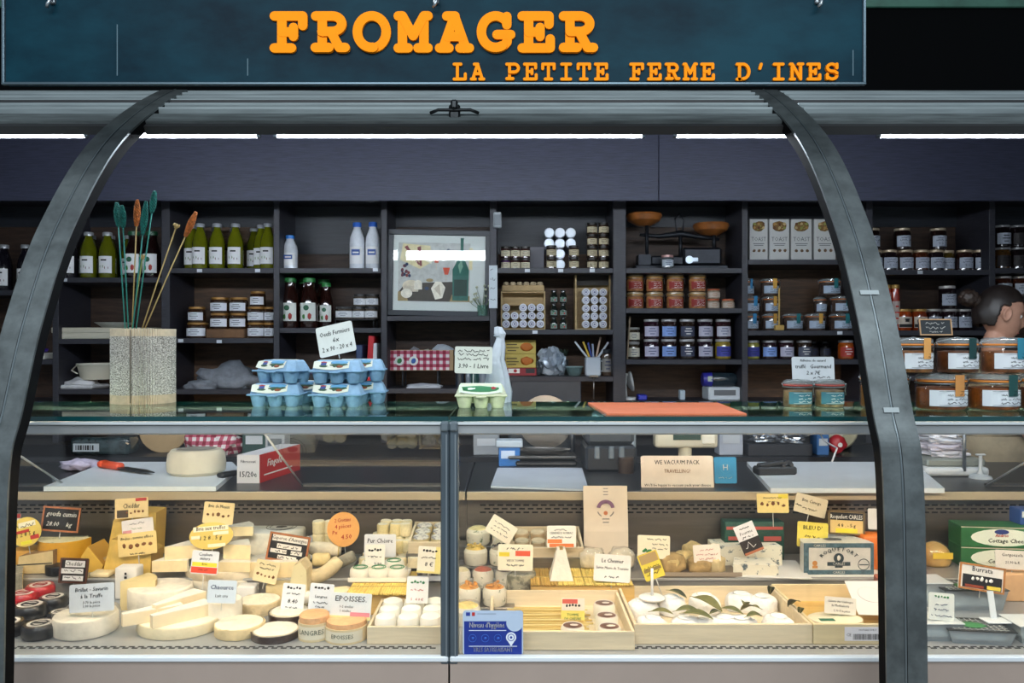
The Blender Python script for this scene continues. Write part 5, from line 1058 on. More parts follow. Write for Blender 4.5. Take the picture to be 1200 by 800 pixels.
def bench(px, py=536, dy=0): return Vector((PX(px, 4.02), 4.04 + dy, BZ))
fo = thing('foil_roll', 'crumpled silver foil sheet on the back bench', 'foil', bench(910)); b = MB(); b.blob(.30, .16, .10, 8, .5, 3.2, sub=4, sm=False, X=TM(0, 0, .05)); b.build('sheet', M('#b9bec6', .15, .9), fo); b = MB(); b.box(0, 0, 0, .32, .16, .06, bev=.004); b.build('carton', M('#2a2c33', .5), fo)
rd = thing('red_net_bag', 'red waxed ball beside a pale round on the back bench', 'cheese', bench(983)); b = MB(); b.blob(.09, .07, .10, 3, .2, sub=3); b.build('wax', M('#b02a34', .4), rd); b = MB(); b.cyl(.012, .001, 12, 0, TM(0, -.037, .05, PI / 2)); b.build('label', WHITEP, rd)
t = thing('pale_round', 'pale round cheese standing on edge behind the red ball', 'cheese', bench(992, dy=.10)); b = MB(); b.lathe([(0, 0), (.11, 0), (.12, .01), (.12, .05), (.11, .06), (0, .06)], 28, 0, TM(0, .06, .12, PI / 2)); b.build('rind', M('#a8a288', .7, var=.1, scale=12), t); b = MB(); b.lathe([(0, 0), (.05, 0), (0, .001)], 20, 0, TM(0, -.001, .12, PI / 2)); b.build('paper', M('#c4bfae', .7), t)
t = thing('gingham_cloth', 'draped red gingham cloth on the back bench', 'cloth', bench(247)); b = MB(); b.blob(.27, .18, .13, 5, .35, 2.0, sub=4, flat=.5); b.build('cloth', GINGHAM, t); b = MB(); b.torus(.10, .004, 20, 5, X=TM(0, 0, .012), sy=.7); b.build('hem', M('#d8cccc', .8), t)
t = thing('plastic_packet', 'dark plastic packet with barcode label on the back bench', 'packet', bench(121)); b = MB(); b.box(0, 0, 0, .30, .12, .09, bev=.02, seg=2); b.build('wrapper', M('#2c3a3e', .15, var=.5, scale=20, coat=1), t); b = MB(); b.plate(-.13, .02, .0, .06, -.0605, .001); b.build('label', M('#aeb8c0', .5), t)
b = MB(); [b.box(-.115 + .012 * k, -.062, .028, .004 + .003 * (k % 3), .001, .024) for k in range(8)]; o = b.build('barcode', INK, t); o['kind'] = 'stuff'
t = thing('hanging_disc', 'pale wooden cheese lid leaning on the bench behind the board', 'lid', bench(183, dy=.05), (R(-8), 0, 0)); b = MB(); b.cyl(.13, .014, 28, 0, TM(0, .014, .13, PI / 2)); b.build('disc', M('#a98f68', .6, var=.1, scale=8), t); b = MB(); b.torus(.128, .006, 28, 6, X=TM(0, .007, .13, PI / 2)); b.build('rim', M('#94794f', .6), t)
for i, (px, w, h, c, lb) in enumerate(((300, .12, .14, '#2d4a46', 'dark green carton on the back bench'), (324, .10, .12, '#b4b9c0', 'white carton with print on the back bench'), (570, .13, .12, '#9aa0a6', 'grey card terminal on the back bench'), (735, .08, .14, '#9ba4a6', 'pale ribbed canister on the back bench'), (855, .12, .15, '#b2b9c6', 'white paper carton behind the blue sign'), (962, .06, .12, '#3f6da6', 'blue carton beside the pale round'))):
    t = thing('carton', lb, 'carton', bench(px), group='cartons on the back bench'); b = MB(); b.box(0, 0, 0, w, .10, h, bev=.004); b.build('body', M(c, .5), t); b = MB(); b.box(0, -.051, h * .4, w * .7, .002, h * .3); b.build('panel', M('#c4cad0' if c != '#b4b9c0' else '#5f6a74', .5), t)
b = MB(); b.tube([(PX(958, 3.9), 3.9, BZ + .14), (PX(966, 3.6), 3.6, 1.05), (PX(973, 3.4), 3.33, WTZ + .06), (PX(972, 3.3), 3.28, WTZ + .004)], .004, 6); c0 = Vector(b.v[0]); b.v = [tuple(Vector(p) - c0) for p in b.v]; tag(b.build('power_cable', M('#c9cdd2', .4), None, c0), 'thin white power cable hanging onto the worktop', 'cable')
# scale with folded cloths, plunger
ws = thing('counter_scale', 'white counter scale carrying folded cloths behind the jars', 'scale', (PX(1106, 3.08), 3.10, WTZ)); b = MB(); b.box(0, 0, 0, .24, .24, .035, bev=.012, seg=2); b.build('base', M('#c3cad0', .4), ws); b = MB(); b.box(0, 0, .036, .22, .22, .028, bev=.006); b.build('plate', M('#8f9690', .4, .3), ws)
b = MB(); b.tube([(.025, -.115, .02), (.025, -.115, .22)], .007, 8); b.build('pillar', M('#80868c', .3, .8), ws)
zc = WTZ + .0645
for i in range(4):
    b = MB(); b.blob(.15 - .01 * i, .14, .028, i + 3, .4, 2.2, sub=4, flat=.3, sq=.7); tag(b.build('folded_towel', M(('#c9cbd6', '#b9b6c4', '#c4cad6', '#d3d7e0')[i], .85, var=.08, scale=20), None, (PX(1108, 3.08) - .006 * i, 3.10, zc)), 'folded white towel on the counter scale, %s' % ('bottom', 'second from bottom', 'third from bottom', 'topmost and crumpled')[i], 'towel', 'towels on the counter scale'); zc += .0255
t = thing('white_plunger', 'small white plunger-like stand on the worktop', 'stand', wt(1149, 560)); b = MB(); b.lathe([(0, 0), (.04, 0), (.036, .008), (.012, .016), (.007, .03), (.006, .085), (.0, .085)], 18); b.build('stem', M('#aeb6bc', .4), t); b = MB(); b.box(0, 0, .084, .035, .012, .006, bev=.002); b.build('grip', M('#aeb6bc', .4), t)
# ================================================================== cheeses inside the case
STEP = 0.77
for x0, x1, lb in ((-1.90, -.18, 'low steel riser step at the back of the cheddar side'), (-.13, 2.10, 'low steel riser step at the back of the crate side')):
    t = thing('display_step', lb, 'riser', ((x0 + x1) / 2, 2.60, DECK)); b = MB(); b.box(0, 0, 0, x1 - x0, .285, STEP - DECK, bev=.003); b.build('body', M('#9c9a96', .4, .5, var=.06, scale=6), t); b = MB(); b.box(0, -.144, STEP - DECK - .006, x1 - x0, .004, .006); b.build('lip', M('#c4c4c2', .4, .4), t)
BLOOM = M('#e0d9c8', .85, var=.11, scale=22, bump=0.55); BLOOM2 = M('#d9ccb2', .85, var=.16, scale=20, bump=0.66); PASTE = M('#dcc994', .6, var=.05, scale=30, bump=0.22)
PASTEL = M('#e8d6aa', .6, var=.09, scale=22, bump=0.22); CHED = M('#d9b253', .55, var=.06, scale=25, bump=0.22); CHED2 = M('#d6b45e', .55, var=.13, scale=22, bump=0.33); WHITEC = M('#e8e2d4', .75, var=.08, scale=24, bump=0.33)
RINDB = M('#b99c6c', .8, var=.2, scale=30, bump=0.88); RINDG = M('#8f8a78', .85, var=.25, scale=40, bump=0.88); GOAT = M('#e6dcc0', .8, var=.06, scale=60, bump=0.55); WOODC = M('#d9c8a8', .65, var=.08, scale=5, stretch=(1, 12, 12), bump=0.22); WOODC2 = M('#cfa963', .65, var=.08, scale=5, stretch=(1, 12, 12), bump=0.22)
SPK = speckle('#e0d3a6', '#8f8560', 70, .60, .68); BLUEV = speckle('#e2ddca', '#56646a', 42, .58, .64); GRAPEM = M('#33161f', .35, coat=.4)
def fit(x0, y0, x1, y1, d=None, z=DECK, Y=None):
    if Y is None: Y = YZ(y1, z)
    else: z = PZ(y1, Y)
    w = (x1 - x0) * Y / F; dd = d or w; w = (x1 - x0) * (Y + dd / 2 if d is None else Y) / F; dd = d or w
    h = CZ - (y0 - 400) * (Y + dd) / F - z
    return Vector((PX((x0 + x1) / 2, Y + (dd / 2 if d is None else 0)), Y + dd / 2, z + .0004)), w, dd, max(.012, h)
def wheel(name, label, box, side=BLOOM, top=None, cat='cheese', z=DECK, group=None, bev=.12, h=None, paper=None, d=None, Y=None, part='rind', wob=0.0, box_mat=None, box_h=.5, rot=(0, 0, 0)):
    """round cheese: rind body and, where shown, another top skin, a paper, a wooden or clay box around it"""
    loc, w, dd, hh = fit(*box, d=d, z=z, Y=Y); h = h or hh; r = w / 2; sy = dd / w; e = min(h, r) * bev
    t = thing(name, label, cat, loc, rot, group)
    b = MB(); pr = [(0, 0), (r - e, 0), (r - e * .3, e * .3), (r, e), (r, h - e), (r - e * .3, h - e * .3), (r - e, h)]
    if top is None: pr += [(r * .5, h + .0006), (0, h)]
    b.lathe(pr, 28, sy=sy)
    if wob: b.v = [(x * (1 + wob * noise.noise((x * 40, y * 40, zz * 60 + r * 99))), y * (1 + wob * noise.noise((x * 40 + 5, y * 40, zz * 50))), zz * (1 + wob * .8 * noise.noise((x * 50, y * 50, r * 77)))) for x, y, zz in b.v]
    b.build(part, side, t)
    if top is not None: b = MB(); b.lathe([(r - e * 1.02, h - .0004), (r * .8, h + .0005), (r * .4, h + .0012), (0, h + .001)], 28, sy=sy); b.build('top_skin', top, t)
    if paper: b = MB(); b.lathe([(r * .62, h + .0008), (r * .3, h + .0016), (0, h + .0018)], 24, sy=sy); b.build('paper_label', M(paper, .6), t)
    if box_mat: b = MB(); bh = h * box_h; b.lathe([(0, -.0002), (r * 1.06, -.0002), (r * 1.09, bh), (r * 1.04, bh), (r * 1.01, bh * .9)], 28, sy=sy); b.build('box', box_mat, t)
    return t
def sector(name, label, c, r, h, a0, a1, rind=BLOOM, paste=PASTEL, top=None, cat='cheese', group=None, rot=(0, 0, 0), tipcut=.0):
    """wedge cut from a wheel, tip at the origin; angles in degrees"""
    t = thing(name, label, cat, c, rot, group); n = 10; a0, a1 = R(a0), R(a1)
    P_ = [(r * math.cos(a0 + (a1 - a0) * k / n), r * math.sin(a0 + (a1 - a0) * k / n)) for k in range(n + 1)]
    cen = (sum(p[0] for p in P_) / (n + 2), sum(p[1] for p in P_) / (n + 2)); P_ = [(p[0] - cen[0], p[1] - cen[1]) for p in P_]; tip = (-cen[0], -cen[1])
    b = MB(); b.add([(*p, 0) for p in P_] + [(*p, h) for p in P_], [(k, k + 1, n + 2 + k, n + 1 + k) for k in range(n)], sm=True); b.add([(*tip, 0)] + [(*p, 0) for p in P_], [tuple(range(n + 1, -1, -1))]); b.build('rind', rind, t)
    b = MB(); b.add([(*tip, h)] + [(*p, h) for p in P_], [tuple(range(n + 2))]); b.build('top_face', top or rind, t)
    b = MB(); b.add([(*tip, 0), (*P_[0], 0), (*P_[0], h), (*tip, h)], [(0, 1, 2, 3)]); b.add([(*tip, 0), (*P_[-1], 0), (*P_[-1], h), (*tip, h)], [(3, 2, 1, 0)]); b.build('cut_face', paste, t)
    return t
def block(name, label, box, mat, d=.1, z=DECK, Y=None, bev=.004, rot=(0, 0, 0), group=None, cat='cheese', rind=None, part='paste', h=None):
    loc, w, dd, hh = fit(*box, d=d, z=z, Y=Y); t = thing(name, label, cat, loc, rot, group); b = MB(); b.box(0, 0, 0, w, dd, h or hh, bev=bev, seg=2); b.build(part, mat, t)
    if rind: b = MB(); b.box(0, dd / 2 + .0015, 0, w * .98, .003, (h or hh) * .98); b.box(0, 0, (h or hh) - .0005, w * .96, dd * .96, .0018); b.build('rind', rind, t)
    return t, w, dd, h or hh
def prismw(name, label, Y, z, pts, d, face, rind, group=None, cat='cheese', rot=(0, 0, 0)):
    """block whose front outline is given in pixels at distance Y, extruded to depth d"""
    q = [P(x, y, Y) for x, y in pts]; cx = sum(p.x for p in q) / len(q); zb = min(p.z for p in q) if z is None else z; t = thing(name, label, cat, (cx, Y + d / 2, zb), rot, group)
    XX = Matrix(((1, 0, 0, 0), (0, 0, -1, d / 2), (0, 1, 0, 0), (0, 0, 0, 1))); b = MB(); o = [(p.x - cx, max(0, p.z - zb)) for p in q]; b.prism(o, 0, d, 0, XX, 1); b.build('body', [face, rind], t); 
    f_ = MB(); g = [(x * .93, h_ * .93 + .002) for x, h_ in o]; f_.shape(g, -d / 2, .0006); f_.build('cut_face', face, t); return t

# ---- far end, cheddar side
prismw('morbier_piece', 'long pale cheese piece with a dark ash line', 2.50, STEP, [(20, 676), (62, 671), (62, 645), (22, 652)], .13, M('#cdb98a', .6, var=.1, scale=20, bump=0.44), M('#94744a', .8, var=.2, scale=20))
b = MB(); o = bpy.data.objects['morbier_piece']; b.plate(-.055, .030, .055, .0335, -.0656, .0008); b.build('ash_line', M('#4a463e', .8), o, (0, 0, 0), (0, R(-3.5), 0))
sector('tomme_wedge', 'yellowish wedge with dark rind half behind the rail', P(12, 686, 2.50) - Vector((0, 0, 0)) + Vector((0, -.06, DECK - P(12, 686, 2.5).z)), .11, .085, 200, 300, RINDG, CHED2)
wheel('orange_round', 'small orange-yellow round under the oval sign', (16, 622, 49, 668), M('#cf9c46', .6, var=.15, scale=20), None, z=STEP, h=.06)
hw = sector('half_wheel', 'half wheel of speckled yellow cheese with waxed rind', P(69, 663, 2.56) + Vector((0, .0, 0)), .082, .062, 180, 360, M('#cf9a2e', .45, var=.1, scale=14), CHED2, SPK); hw.location.z = STEP + .0300; hw.location.y = 2.56
wheel('black_wax_round', 'small black waxed round under the half wheel', (55, 656, 88, 676), M('#17171a', .35), None, z=STEP, h=.0295)
sector('grey_wedge', 'grey-rinded pale wedge behind the half wheel', P(66, 645, 2.63), .11, .075, 190, 250, RINDG, M('#c9bf9c', .7)).location.z = STEP
sector('cumin_wedge', 'pale cumin speckled wedge behind the half wheel', P(99, 652, 2.63), .11, .075, 8, 62, M('#c9a24c', .6), SPK, SPK).location.z = STEP
prismw('gouda_wedge', 'bright yellow triangular wedge behind the black cheddar tag', 2.52, STEP, [(92, 675), (118, 674), (121, 662), (103, 640), (95, 652)], .10, CHED, M('#b78a3c', .6))
block('tomme_slice', 'small greyish crust piece beside the yellow wedge', (108, 648, 124, 668), RINDB, .06, z=STEP)
block('cheese_offcut', 'thin pale offcut lying before the cheddar', (104, 668, 127, 677), PASTEL, .05, z=STEP, h=.014)
prismw('cheddar_block', 'tall yellow cheddar block standing at the back', 2.62, STEP, [(124, 655), (180, 655), (183, 600), (142, 598), (133, 610)], .08, CHED2, M('#caa14a', .6))
prismw('cheddar_wedge', 'large yellow cheddar wedge in front of the tall block', 2.50, STEP, [(120, 676), (176, 676), (177, 648), (150, 633), (130, 632)], .09, CHED2, M('#bd9443', .6, var=.1, scale=20))
t, w, d_, h_ = block('goat_brick', 'white goat cheese brick with black writing', (134, 660, 160, 703), M('#e4e2dc', .6), .05, bev=.005)
b = MB(); [b.box(.003, -.031, h_ * (.2 + .12 * k), .008 - .002 * (k % 2), .001, h_ * .07) for k in range(6)]; b.build('writing', INK, t)['kind'] = 'stuff'
sector('comte_wedge', 'pale hard cheese wedge behind the white brick', P(178, 684, 2.39) , .10, .085, 4, 66, M('#b9a47a', .7), PASTE, PASTE).location.z = DECK
# wax rounds
RED, BLK = M('#a5181f', .35, var=.08, scale=20, coat=.4), M('#151518', .35, coat=.4)
def wax(label, box, m, z=DECK):
    loc, w, d_, h_ = fit(*box, z=z); h_ = .036; r = w / 2; t = thing('waxed_cheese', label, 'cheese', loc, (0, 0, 0), 'waxed rounds'); b = MB(); b.lathe([(0, 0), (r * .86, 0), (r * .97, .006), (r, h_ * .5), (r * .97, h_ - .006), (r * .86, h_), (0, h_)], 26); b.build('wax', m, t)
    b = MB(); b.lathe([(r * .70, h_ + .0004), (0, h_ + .0008)], 20); lo = b.build('label', M('#cfc8c2', .5), t); b = MB(); b.lathe([(r * .5, h_ + .0010), (r * .36, h_ + .0012)], 20); b.box(0, 0, h_ + .0008, r * .8, r * .3, .0006); b.build('print', M('#8e2026' if m == RED else '#2a2a2c', .6), lo)
wax('red waxed round at the top of the group', (31, 681, 63, 704), RED, DECK + .030); wax('red waxed round in the middle by the rail', (10, 691, 44, 714), RED, DECK + .022); wax('red waxed round lowest by the rail', (-14, 704, 18, 728), RED, DECK + .01)
wax('black waxed round, upper, beside the wrapped truffle cheese', (46, 690, 78, 718), BLK, DECK + .012); wax('black waxed round in the centre of the group', (16, 700, 54, 729), BLK, DECK + .008); wax('small black waxed round tucked behind the front one', (57, 713, 84, 736), BLK)
wax('black waxed round at the front of the group', (27, 724, 66, 753), BLK); wax('black waxed round in the front corner by the rail', (-12, 726, 28, 751), BLK)
for sx_, n_ in ((10, 'rail side'), (46, 'middle')):
    p = P(sx_, 715, 2.35); b = MB(); b.box(0, 0, 0, .13, .16, .0075, bev=.002); tag(b.build('plastic_plate', M('#3a3c40', .5), None, (p.x, 2.36, DECK)), 'thin dark plate under the waxed rounds, %s' % n_, 'plate')
# wrapped truffle brillat
t = wheel('truffle_cheese', 'round white cheese in clear film under the truffle tag', (66, 706, 136, 752), BLOOM, None, wob=.05)
loc, w, d_, h_ = fit(63, 704, 140, 754); b = MB(); b.lathe([(w * .52, .001), (w * .51, h_ * .5), (w * .47, h_ * 1.03), (w * .2, h_ * 1.06), (0, h_ * 1.06)], 28); b.v = [(x * (1 + .05 * noise.noise((x * 70, y * 70, z_ * 90))), y * (1 + .05 * noise.noise((x * 60, y * 70, z_ * 80))), z_) for x, y, z_ in b.v]; b.build('film', FILM, t)
wheel('brie_cheese', 'flat white brie wheel behind the sliced one', (136, 676, 212, 722), BLOOM, M('#dfd8ca', .85, var=.14, scale=16), d=.16)
# sliced brie in front with three slices lying on it
t = wheel('brie_cheese', 'white brie wheel at the front carrying three slices', (142, 706, 243, 751), M('#dccfac', .75, var=.06, scale=30, bump=0.44), M('#e4dcc8', .85, var=.12, scale=20, bump=0.44), d=.215)
loc, w, d_, h_ = fit(142, 706, 243, 751, d=.215); zt_ = DECK + h_
for px, py, a, lb, L_, wd in ((208, 705, 62, 'rear slice standing tallest', .15, .055), (178, 722, 38, 'middle slice', .15, .05), (212, 727, 48, 'front slice near the tag', .16, .055)):
    p = P(px, py, loc.y + (-.04 if 'rear' not in lb else .02)); t = thing('brie_slice', 'pale brie slice lying on the front wheel, %s' % lb, 'cheese', (p.x, p.y, zt_ + .001), (0, 0, R(a)), 'brie slices on the front wheel')
    hh_ = .042 if 'rear' in lb else .032; b = MB(); b.prism([(-L_ / 2, -wd * .16), (L_ / 2, -wd / 2), (L_ / 2, wd / 2), (-L_ / 2, wd * .16)], 0, hh_); b.build('paste', M('#ead9b4', .6, var=.04, scale=30), t); b = MB(); b.prism([(-L_ / 2, -wd * .15), (L_ / 2, -wd * .49), (L_ / 2, wd * .49), (-L_ / 2, wd * .15)], hh_, hh_ + .002); b.build('rind', WHITEC, t)
# stack of bries
loc, w, d_, h_ = fit(204, 664, 302, 703, d=.17); z1 = DECK + h_
wheel('brie_cheese', 'broad white brie at the bottom of the stack', (204, 664, 302, 703), BLOOM, None, d=.17, wob=.03)
z2 = z1 + .028
b = wheel('brie_piece', 'thick white brie half in the middle of the stack', (208, 650, 298, 682), BLOOM2, BLOOM, z=z1, h=.027, d=.13, wob=.03)
for px, a0, a1, r_, lb, hh_, zz in ((214, 4, 70, .105, 'cut piece on the vase side of the stack', .034, z2), (275, 105, 178, .10, 'cut piece on the chaource side of the stack', .030, z2), (228, 12, 62, .11, 'upper wedge under the oval sign', .04, z2 + .034), (274, 112, 172, .09, 'upper wedge beside the oval sign', .045, z2 + .031)):
    s_ = sector('brie_piece', 'creamy brie, ' + lb, (PX(px, 2.50), 2.50 + (.02 if zz > z2 else 0), zz), r_, hh_, a0, a1, BLOOM, PASTEL, BLOOM, group='brie pieces in the stack')
b = MB(); b.blob(.09, .07, .035, 4, .5, 3, sub=2, sm=False); tag(b.build('film_scrap', M('#b9b9b6', .3, .2), None, (PX(208, 2.64), 2.66, STEP)), 'crumpled wrapper scrap behind the brie stack', 'wrapper')
# big flat wheel at the back
wheel('large_wheel', 'large flat white wheel with printed circle at the back', (256, 603, 349, 652), BLOOM, M('#d5d3cb', .8, var=.05, scale=12), z=STEP + .018, d=.19, paper=None, h=.075)
loc, w, d_, h_ = fit(256, 603, 349, 652, d=.19, z=STEP + .018); o = bpy.data.objects['large_wheel']
b = MB(); b.torus(.05, .0012, 26, 4, X=TM(.05, 0, .0768)); b.torus(.038, .001, 24, 4, X=TM(.05, 0, .0768)); b.blob(.04, .03, .002, 3, .3, X=TM(.05, 0, .0755), sub=2); b.build('printed_mark', M('#55504c', .8), o)
b = MB(); b.box(0, 0, 0, .22, .17, .0175); tag(b.build('wooden_board', WOODC, None, (loc.x, loc.y, STEP)), 'pale wooden base under the large back wheel', 'board')
sector('brie_piece', 'pale wedge lying on the large back wheel', (PX(290, 2.62), 2.64, STEP + .0952), .12, .030, 5, 48, BLOOM, PASTEL, BLOOM)
t = sector('brie_piece', 'cut half facing the front of the large wheel', (PX(318, 2.53), 2.515, STEP), .10, .048, 3, 177, BLOOM, PASTEL, BLOOM)
# chaource and soft rounds
wheel('chaource', 'tall white chaource cylinder under its tag', (243, 694, 283, 737), WHITEC, None, bev=.18, wob=.03)
block('soft_pack', 'small white wrapped pack with orange dot', (277, 682, 298, 707), M('#e2e0da', .5), .05)
BRD = M('#2c1a15', .3, coat=.6)
wheel('soft_round', 'cream wrinkled soft round behind, near the chaource', (280, 694, 329, 724), M('#d3bd92', .8, var=.15, scale=30, bump=0.88), M('#e6ddc8', .85, var=.06, scale=40, bump=1.00), wob=.10, group='soft wrinkled rounds'); wheel('soft_round', 'cream wrinkled soft round at the front edge', (252, 719, 309, 752), M('#d6c193', .8, var=.1, scale=30, bump=0.66), M('#e9e0c9', .85, var=.06, scale=40, bump=1.00), wob=.10, group='soft wrinkled rounds')
wheel('soft_round', 'soft round in a brown clay dish at the front', (297, 727, 349, 755), M('#d8cbb0', .8), M('#e6dfcf', .85, var=.06, scale=40, bump=1.00), box_mat=BRD, box_h=.92, group='soft rounds in clay dishes', wob=.10); wheel('soft_round', 'soft round in a brown clay dish behind the cow tag', (317, 707, 362, 736), M('#d8cbb0', .8), M('#e6dfcf', .85, var=.06, scale=40, bump=1.00), box_mat=BRD, box_h=.92, group='soft rounds in clay dishes', wob=.10)
# gaperon and logs
prismw('gaperon_half', 'pepper speckled half dome under the wooden framed sign', 2.38, None, [(334, 706), (360, 705), (359, 664), (352, 655), (344, 659)], .07, SPK, M('#d9c9a0', .8, var=.1, scale=40)).location.z = DECK
block('tomme_slice', 'pale block wedge below the small picture tag', (311, 678, 336, 707), M('#d0bd8c', .7, var=.1, scale=30), .07)
wheel('small_tomme', 'small brown round behind the wooden framed sign', (318, 640, 345, 668), RINDB, z=STEP)
def log(name, label, x0, y0, x1, y1, Y, rad, m, group=None, bow=.0, z=None, ends=None):
    a, c = P(x0, y0, Y), P(x1, y1, Y + .01); mid = (a + c) / 2 + Vector((0, -bow * .6, -bow)); o = (a + c) / 2; o.z = min(a.z, c.z) - rad; t = thing(name, label, 'cheese', o, (0, 0, 0), group); pts = []; nn = 12
    for k in range(nn + 1): u = k / nn; pts.append(a * (1 - u) ** 2 + mid * 2 * u * (1 - u) + c * u * u - o)
    rr = [rad * (.72 if k in (0, nn) else .94 if k in (1, nn - 1) else 1) for k in range(nn + 1)]; b = MB(); b.tube(pts, rr, 14); b.build('rind', m, t)
    if ends: b = MB(); b.tube([pts[-2], pts[-2] + (pts[-1] - pts[-2]) * .4], rad * 1.02, 14); b.build('band', ends, t)
log('goat_log', 'long pale goat log lying behind the crescent', 362, 642, 400, 644, 2.56, .022, BLOOM2, ends=M('#c9b06c', .7)); log('small_sausage_cheese', 'plump oval cheese between the logs', 366, 656, 387, 655, 2.50, .021, M('#d9c48c', .8, var=.1, scale=30)); log('small_sausage_cheese', 'plump oval cheese beside the wooden framed sign', 352, 655, 362, 657, 2.53, .02, M('#cfb478', .8, var=.1, scale=30))
log('crescent_cheese', 'curved crescent cheese in a clear wrapper', 362, 675, 398, 655, 2.46, .022, M('#dccaa0', .7, var=.1, scale=30), bow=.03); log('goat_log', 'second goat log, mouldy end, beside the black tray', 396, 660, 416, 650, 2.50, .018, RINDG); log('goat_log', 'ivory log lying in front of the crescent', 378, 697, 412, 694, 2.38, .02, PASTEL); log('goat_log', 'white log under the crescent beside the cow tags', 352, 700, 372, 698, 2.38, .018, WHITEC)
# black trays of little goat cylinders
BT = M('#1c1d20', .4)
def blacktray(label, x0, x1, Y, d, z, h=.016):
    x0, x1 = PX(x0, Y), PX(x1, Y); t = thing('black_tray', label, 'tray', ((x0 + x1) / 2, Y + d / 2, z)); w = x1 - x0; b = MB(); b.box(0, 0, 0, w, d, .004); b.build('floor', BT, t)
    for a in ((0, -d / 2 + .002, 0, w, .004, h), (0, d / 2 - .002, 0, w, .004, h), (-w / 2 + .002, 0, 0, .004, d, h), (w / 2 - .002, 0, 0, .004, d, h)): b = MB(); b.box(*a); b.build('wall', BT, t)
zt_ = STEP + .006; blacktray('black tray heaped with little goat cheeses', 412, 494, 2.50, .22, STEP + .0015); rn = random.Random(3)
CG = {}
def crottin(label, x, y, z, r, h, grp):
    t = thing('goat_crottin', label, 'cheese', (x, y, z), (rn.uniform(-.04, .04), rn.uniform(-.04, .04), rn.uniform(0, 6)), grp); k = (rn.randint(0, 2))
    if k not in CG:
        b = MB(); b.lathe([(0, 0), (.9, 0), (1, .12), (.97, .5), (1, .88), (.9, 1), (0, 1)], 16); b.v = [(p[0] * (1 + .07 * noise.noise((p[0] * 2, p[1] * 2, k * 9 + p[2]))), p[1] * (1 + .07 * noise.noise((p[0] * 2 + 4, p[1] * 2, k * 9))), p[2]) for p in b.v]; b2 = MB(); b2.lathe([(.88, 1.003), (.5, 1.012), (0, 1.01)], 14); CG[k] = (b.mesh('rind', M(('#e6d7ac', '#e2d5b2', '#e0cd98')[k], .8, var=.07, scale=4, bump=0.55)), b2.mesh('top_skin', M('#e4dcc2', .85, var=.05, scale=6, bump=0.44)))
    for nm, me in zip(('rind', 'top_skin'), CG[k]): o = link(nm, me, t); o.scale = (r, r, h)
x0, x1 = PX(418, 2.5), PX(490, 2.5)
for ly, (nx, ny) in enumerate(((5, 4), (4, 3), (3, 2))):
    for j in range(ny):
        for i in range(nx):
            crottin('little goat cheese, %s layer, row %s from the front, %s' % (('bottom', 'middle', 'top')[ly], ('first', 'second', 'third', 'fourth')[j], ORD[i]), x0 + .022 + .038 * (i + .5 * ly) + rn.uniform(-.003, .003), 2.528 + .05 * (j + .65 * ly) + rn.uniform(-.003, .003) + (.02 * ly), zt_ + ly * .041, .0195, .0405, 'little goat cheeses in the black tray')
blacktray('small black tray with stacked goat cheeses by the round sign', 363, 396, 2.60, .12, STEP + .0015)
for ly in range(3):
    for i in range(2): crottin('stacked goat cheese beside the round sign, %s, %s' % (('bottom', 'middle', 'top')[ly], ('left', 'right')[i]), PX(373 + i * 14, 2.64), 2.65, zt_ + ly * .043, .021, .0425, 'goat cheeses beside the round sign')
b = MB(); b.add([(0, 0, 0), (.11, 0, .0), (.11, .05, .085), (.02, .05, .06), (0, .004, 0), (.11, .004, 0), (.11, .054, .085), (.02, .054, .06)], [(0, 1, 2, 3), (7, 6, 5, 4), (0, 4, 5, 1), (1, 5, 6, 2), (2, 6, 7, 3), (3, 7, 4, 0)]); tag(b.build('plastic_divider', M('#a3a2a2', .4), None, (PX(340, 2.66), 2.66, STEP)), 'grey plastic divider leaning between wheel and goat tray', 'divider')
# tray of green-logo camemberts on the straw mat
def straw(label, x0, y1, x1, y0, z=DECK, col='#d8b95e', th=.01):
    Yf, Yb = YZ(y1, z + th), YZ(y0, z + th); w = (x1 - x0) * Yf / F; t = thing('straw_mat', label, 'mat', (PX((x0 + x1) / 2, Yf), (Yf + Yb) / 2, z)); n = max(8, int(w / .007)); b = MB(); rn_ = random.Random(int(x0))
    for k in range(n): xx = -w / 2 + w * (k + .5) / n; b.tube([(xx + rn_.uniform(-.002, .002), -(Yb - Yf) / 2, th / 2), (xx + rn_.uniform(-.002, .002), (Yb - Yf) / 2, th / 2)], th * .48, 5)
    o = b.build('straws', M(col, .6, var=.15, scale=40), t); o['kind'] = 'stuff'
    for yy in (-.3, .3): b = MB(); b.box(0, yy * (Yb - Yf), th * .85, w, .004, th * .2); b.build('thread', M('#b9a05a', .7), t)
straw('golden straw mat under the green-logo cheeses', 406, 694, 482, 660, STEP + .0005); b = MB(); b.box(0, 0, 0, .19, .155, .0603, bev=.002); tag(b.build('wooden_block', WOODC2, None, (PX(444, 2.3), 2.378, DECK)), 'wooden block raising the golden straw mat', 'block')
zt_ = STEP + .0112; loc, w, d_, h_ = fit(408, 640, 476, 682, d=.15, z=zt_)
t = thing('paper_tray', 'white tray holding the green-logo cheeses', 'tray', (loc.x, loc.y, zt_)); b = MB(); b.box(0, 0, 0, w, .16, .006, bev=.002); b.build('base', M('#dfd9ca', .6), t); b = MB(); b.box(0, -.078, .004, w, .004, .010); b.box(0, .078, .004, w, .004, .010); b.build('lip', M('#e9e4d8', .6), t)
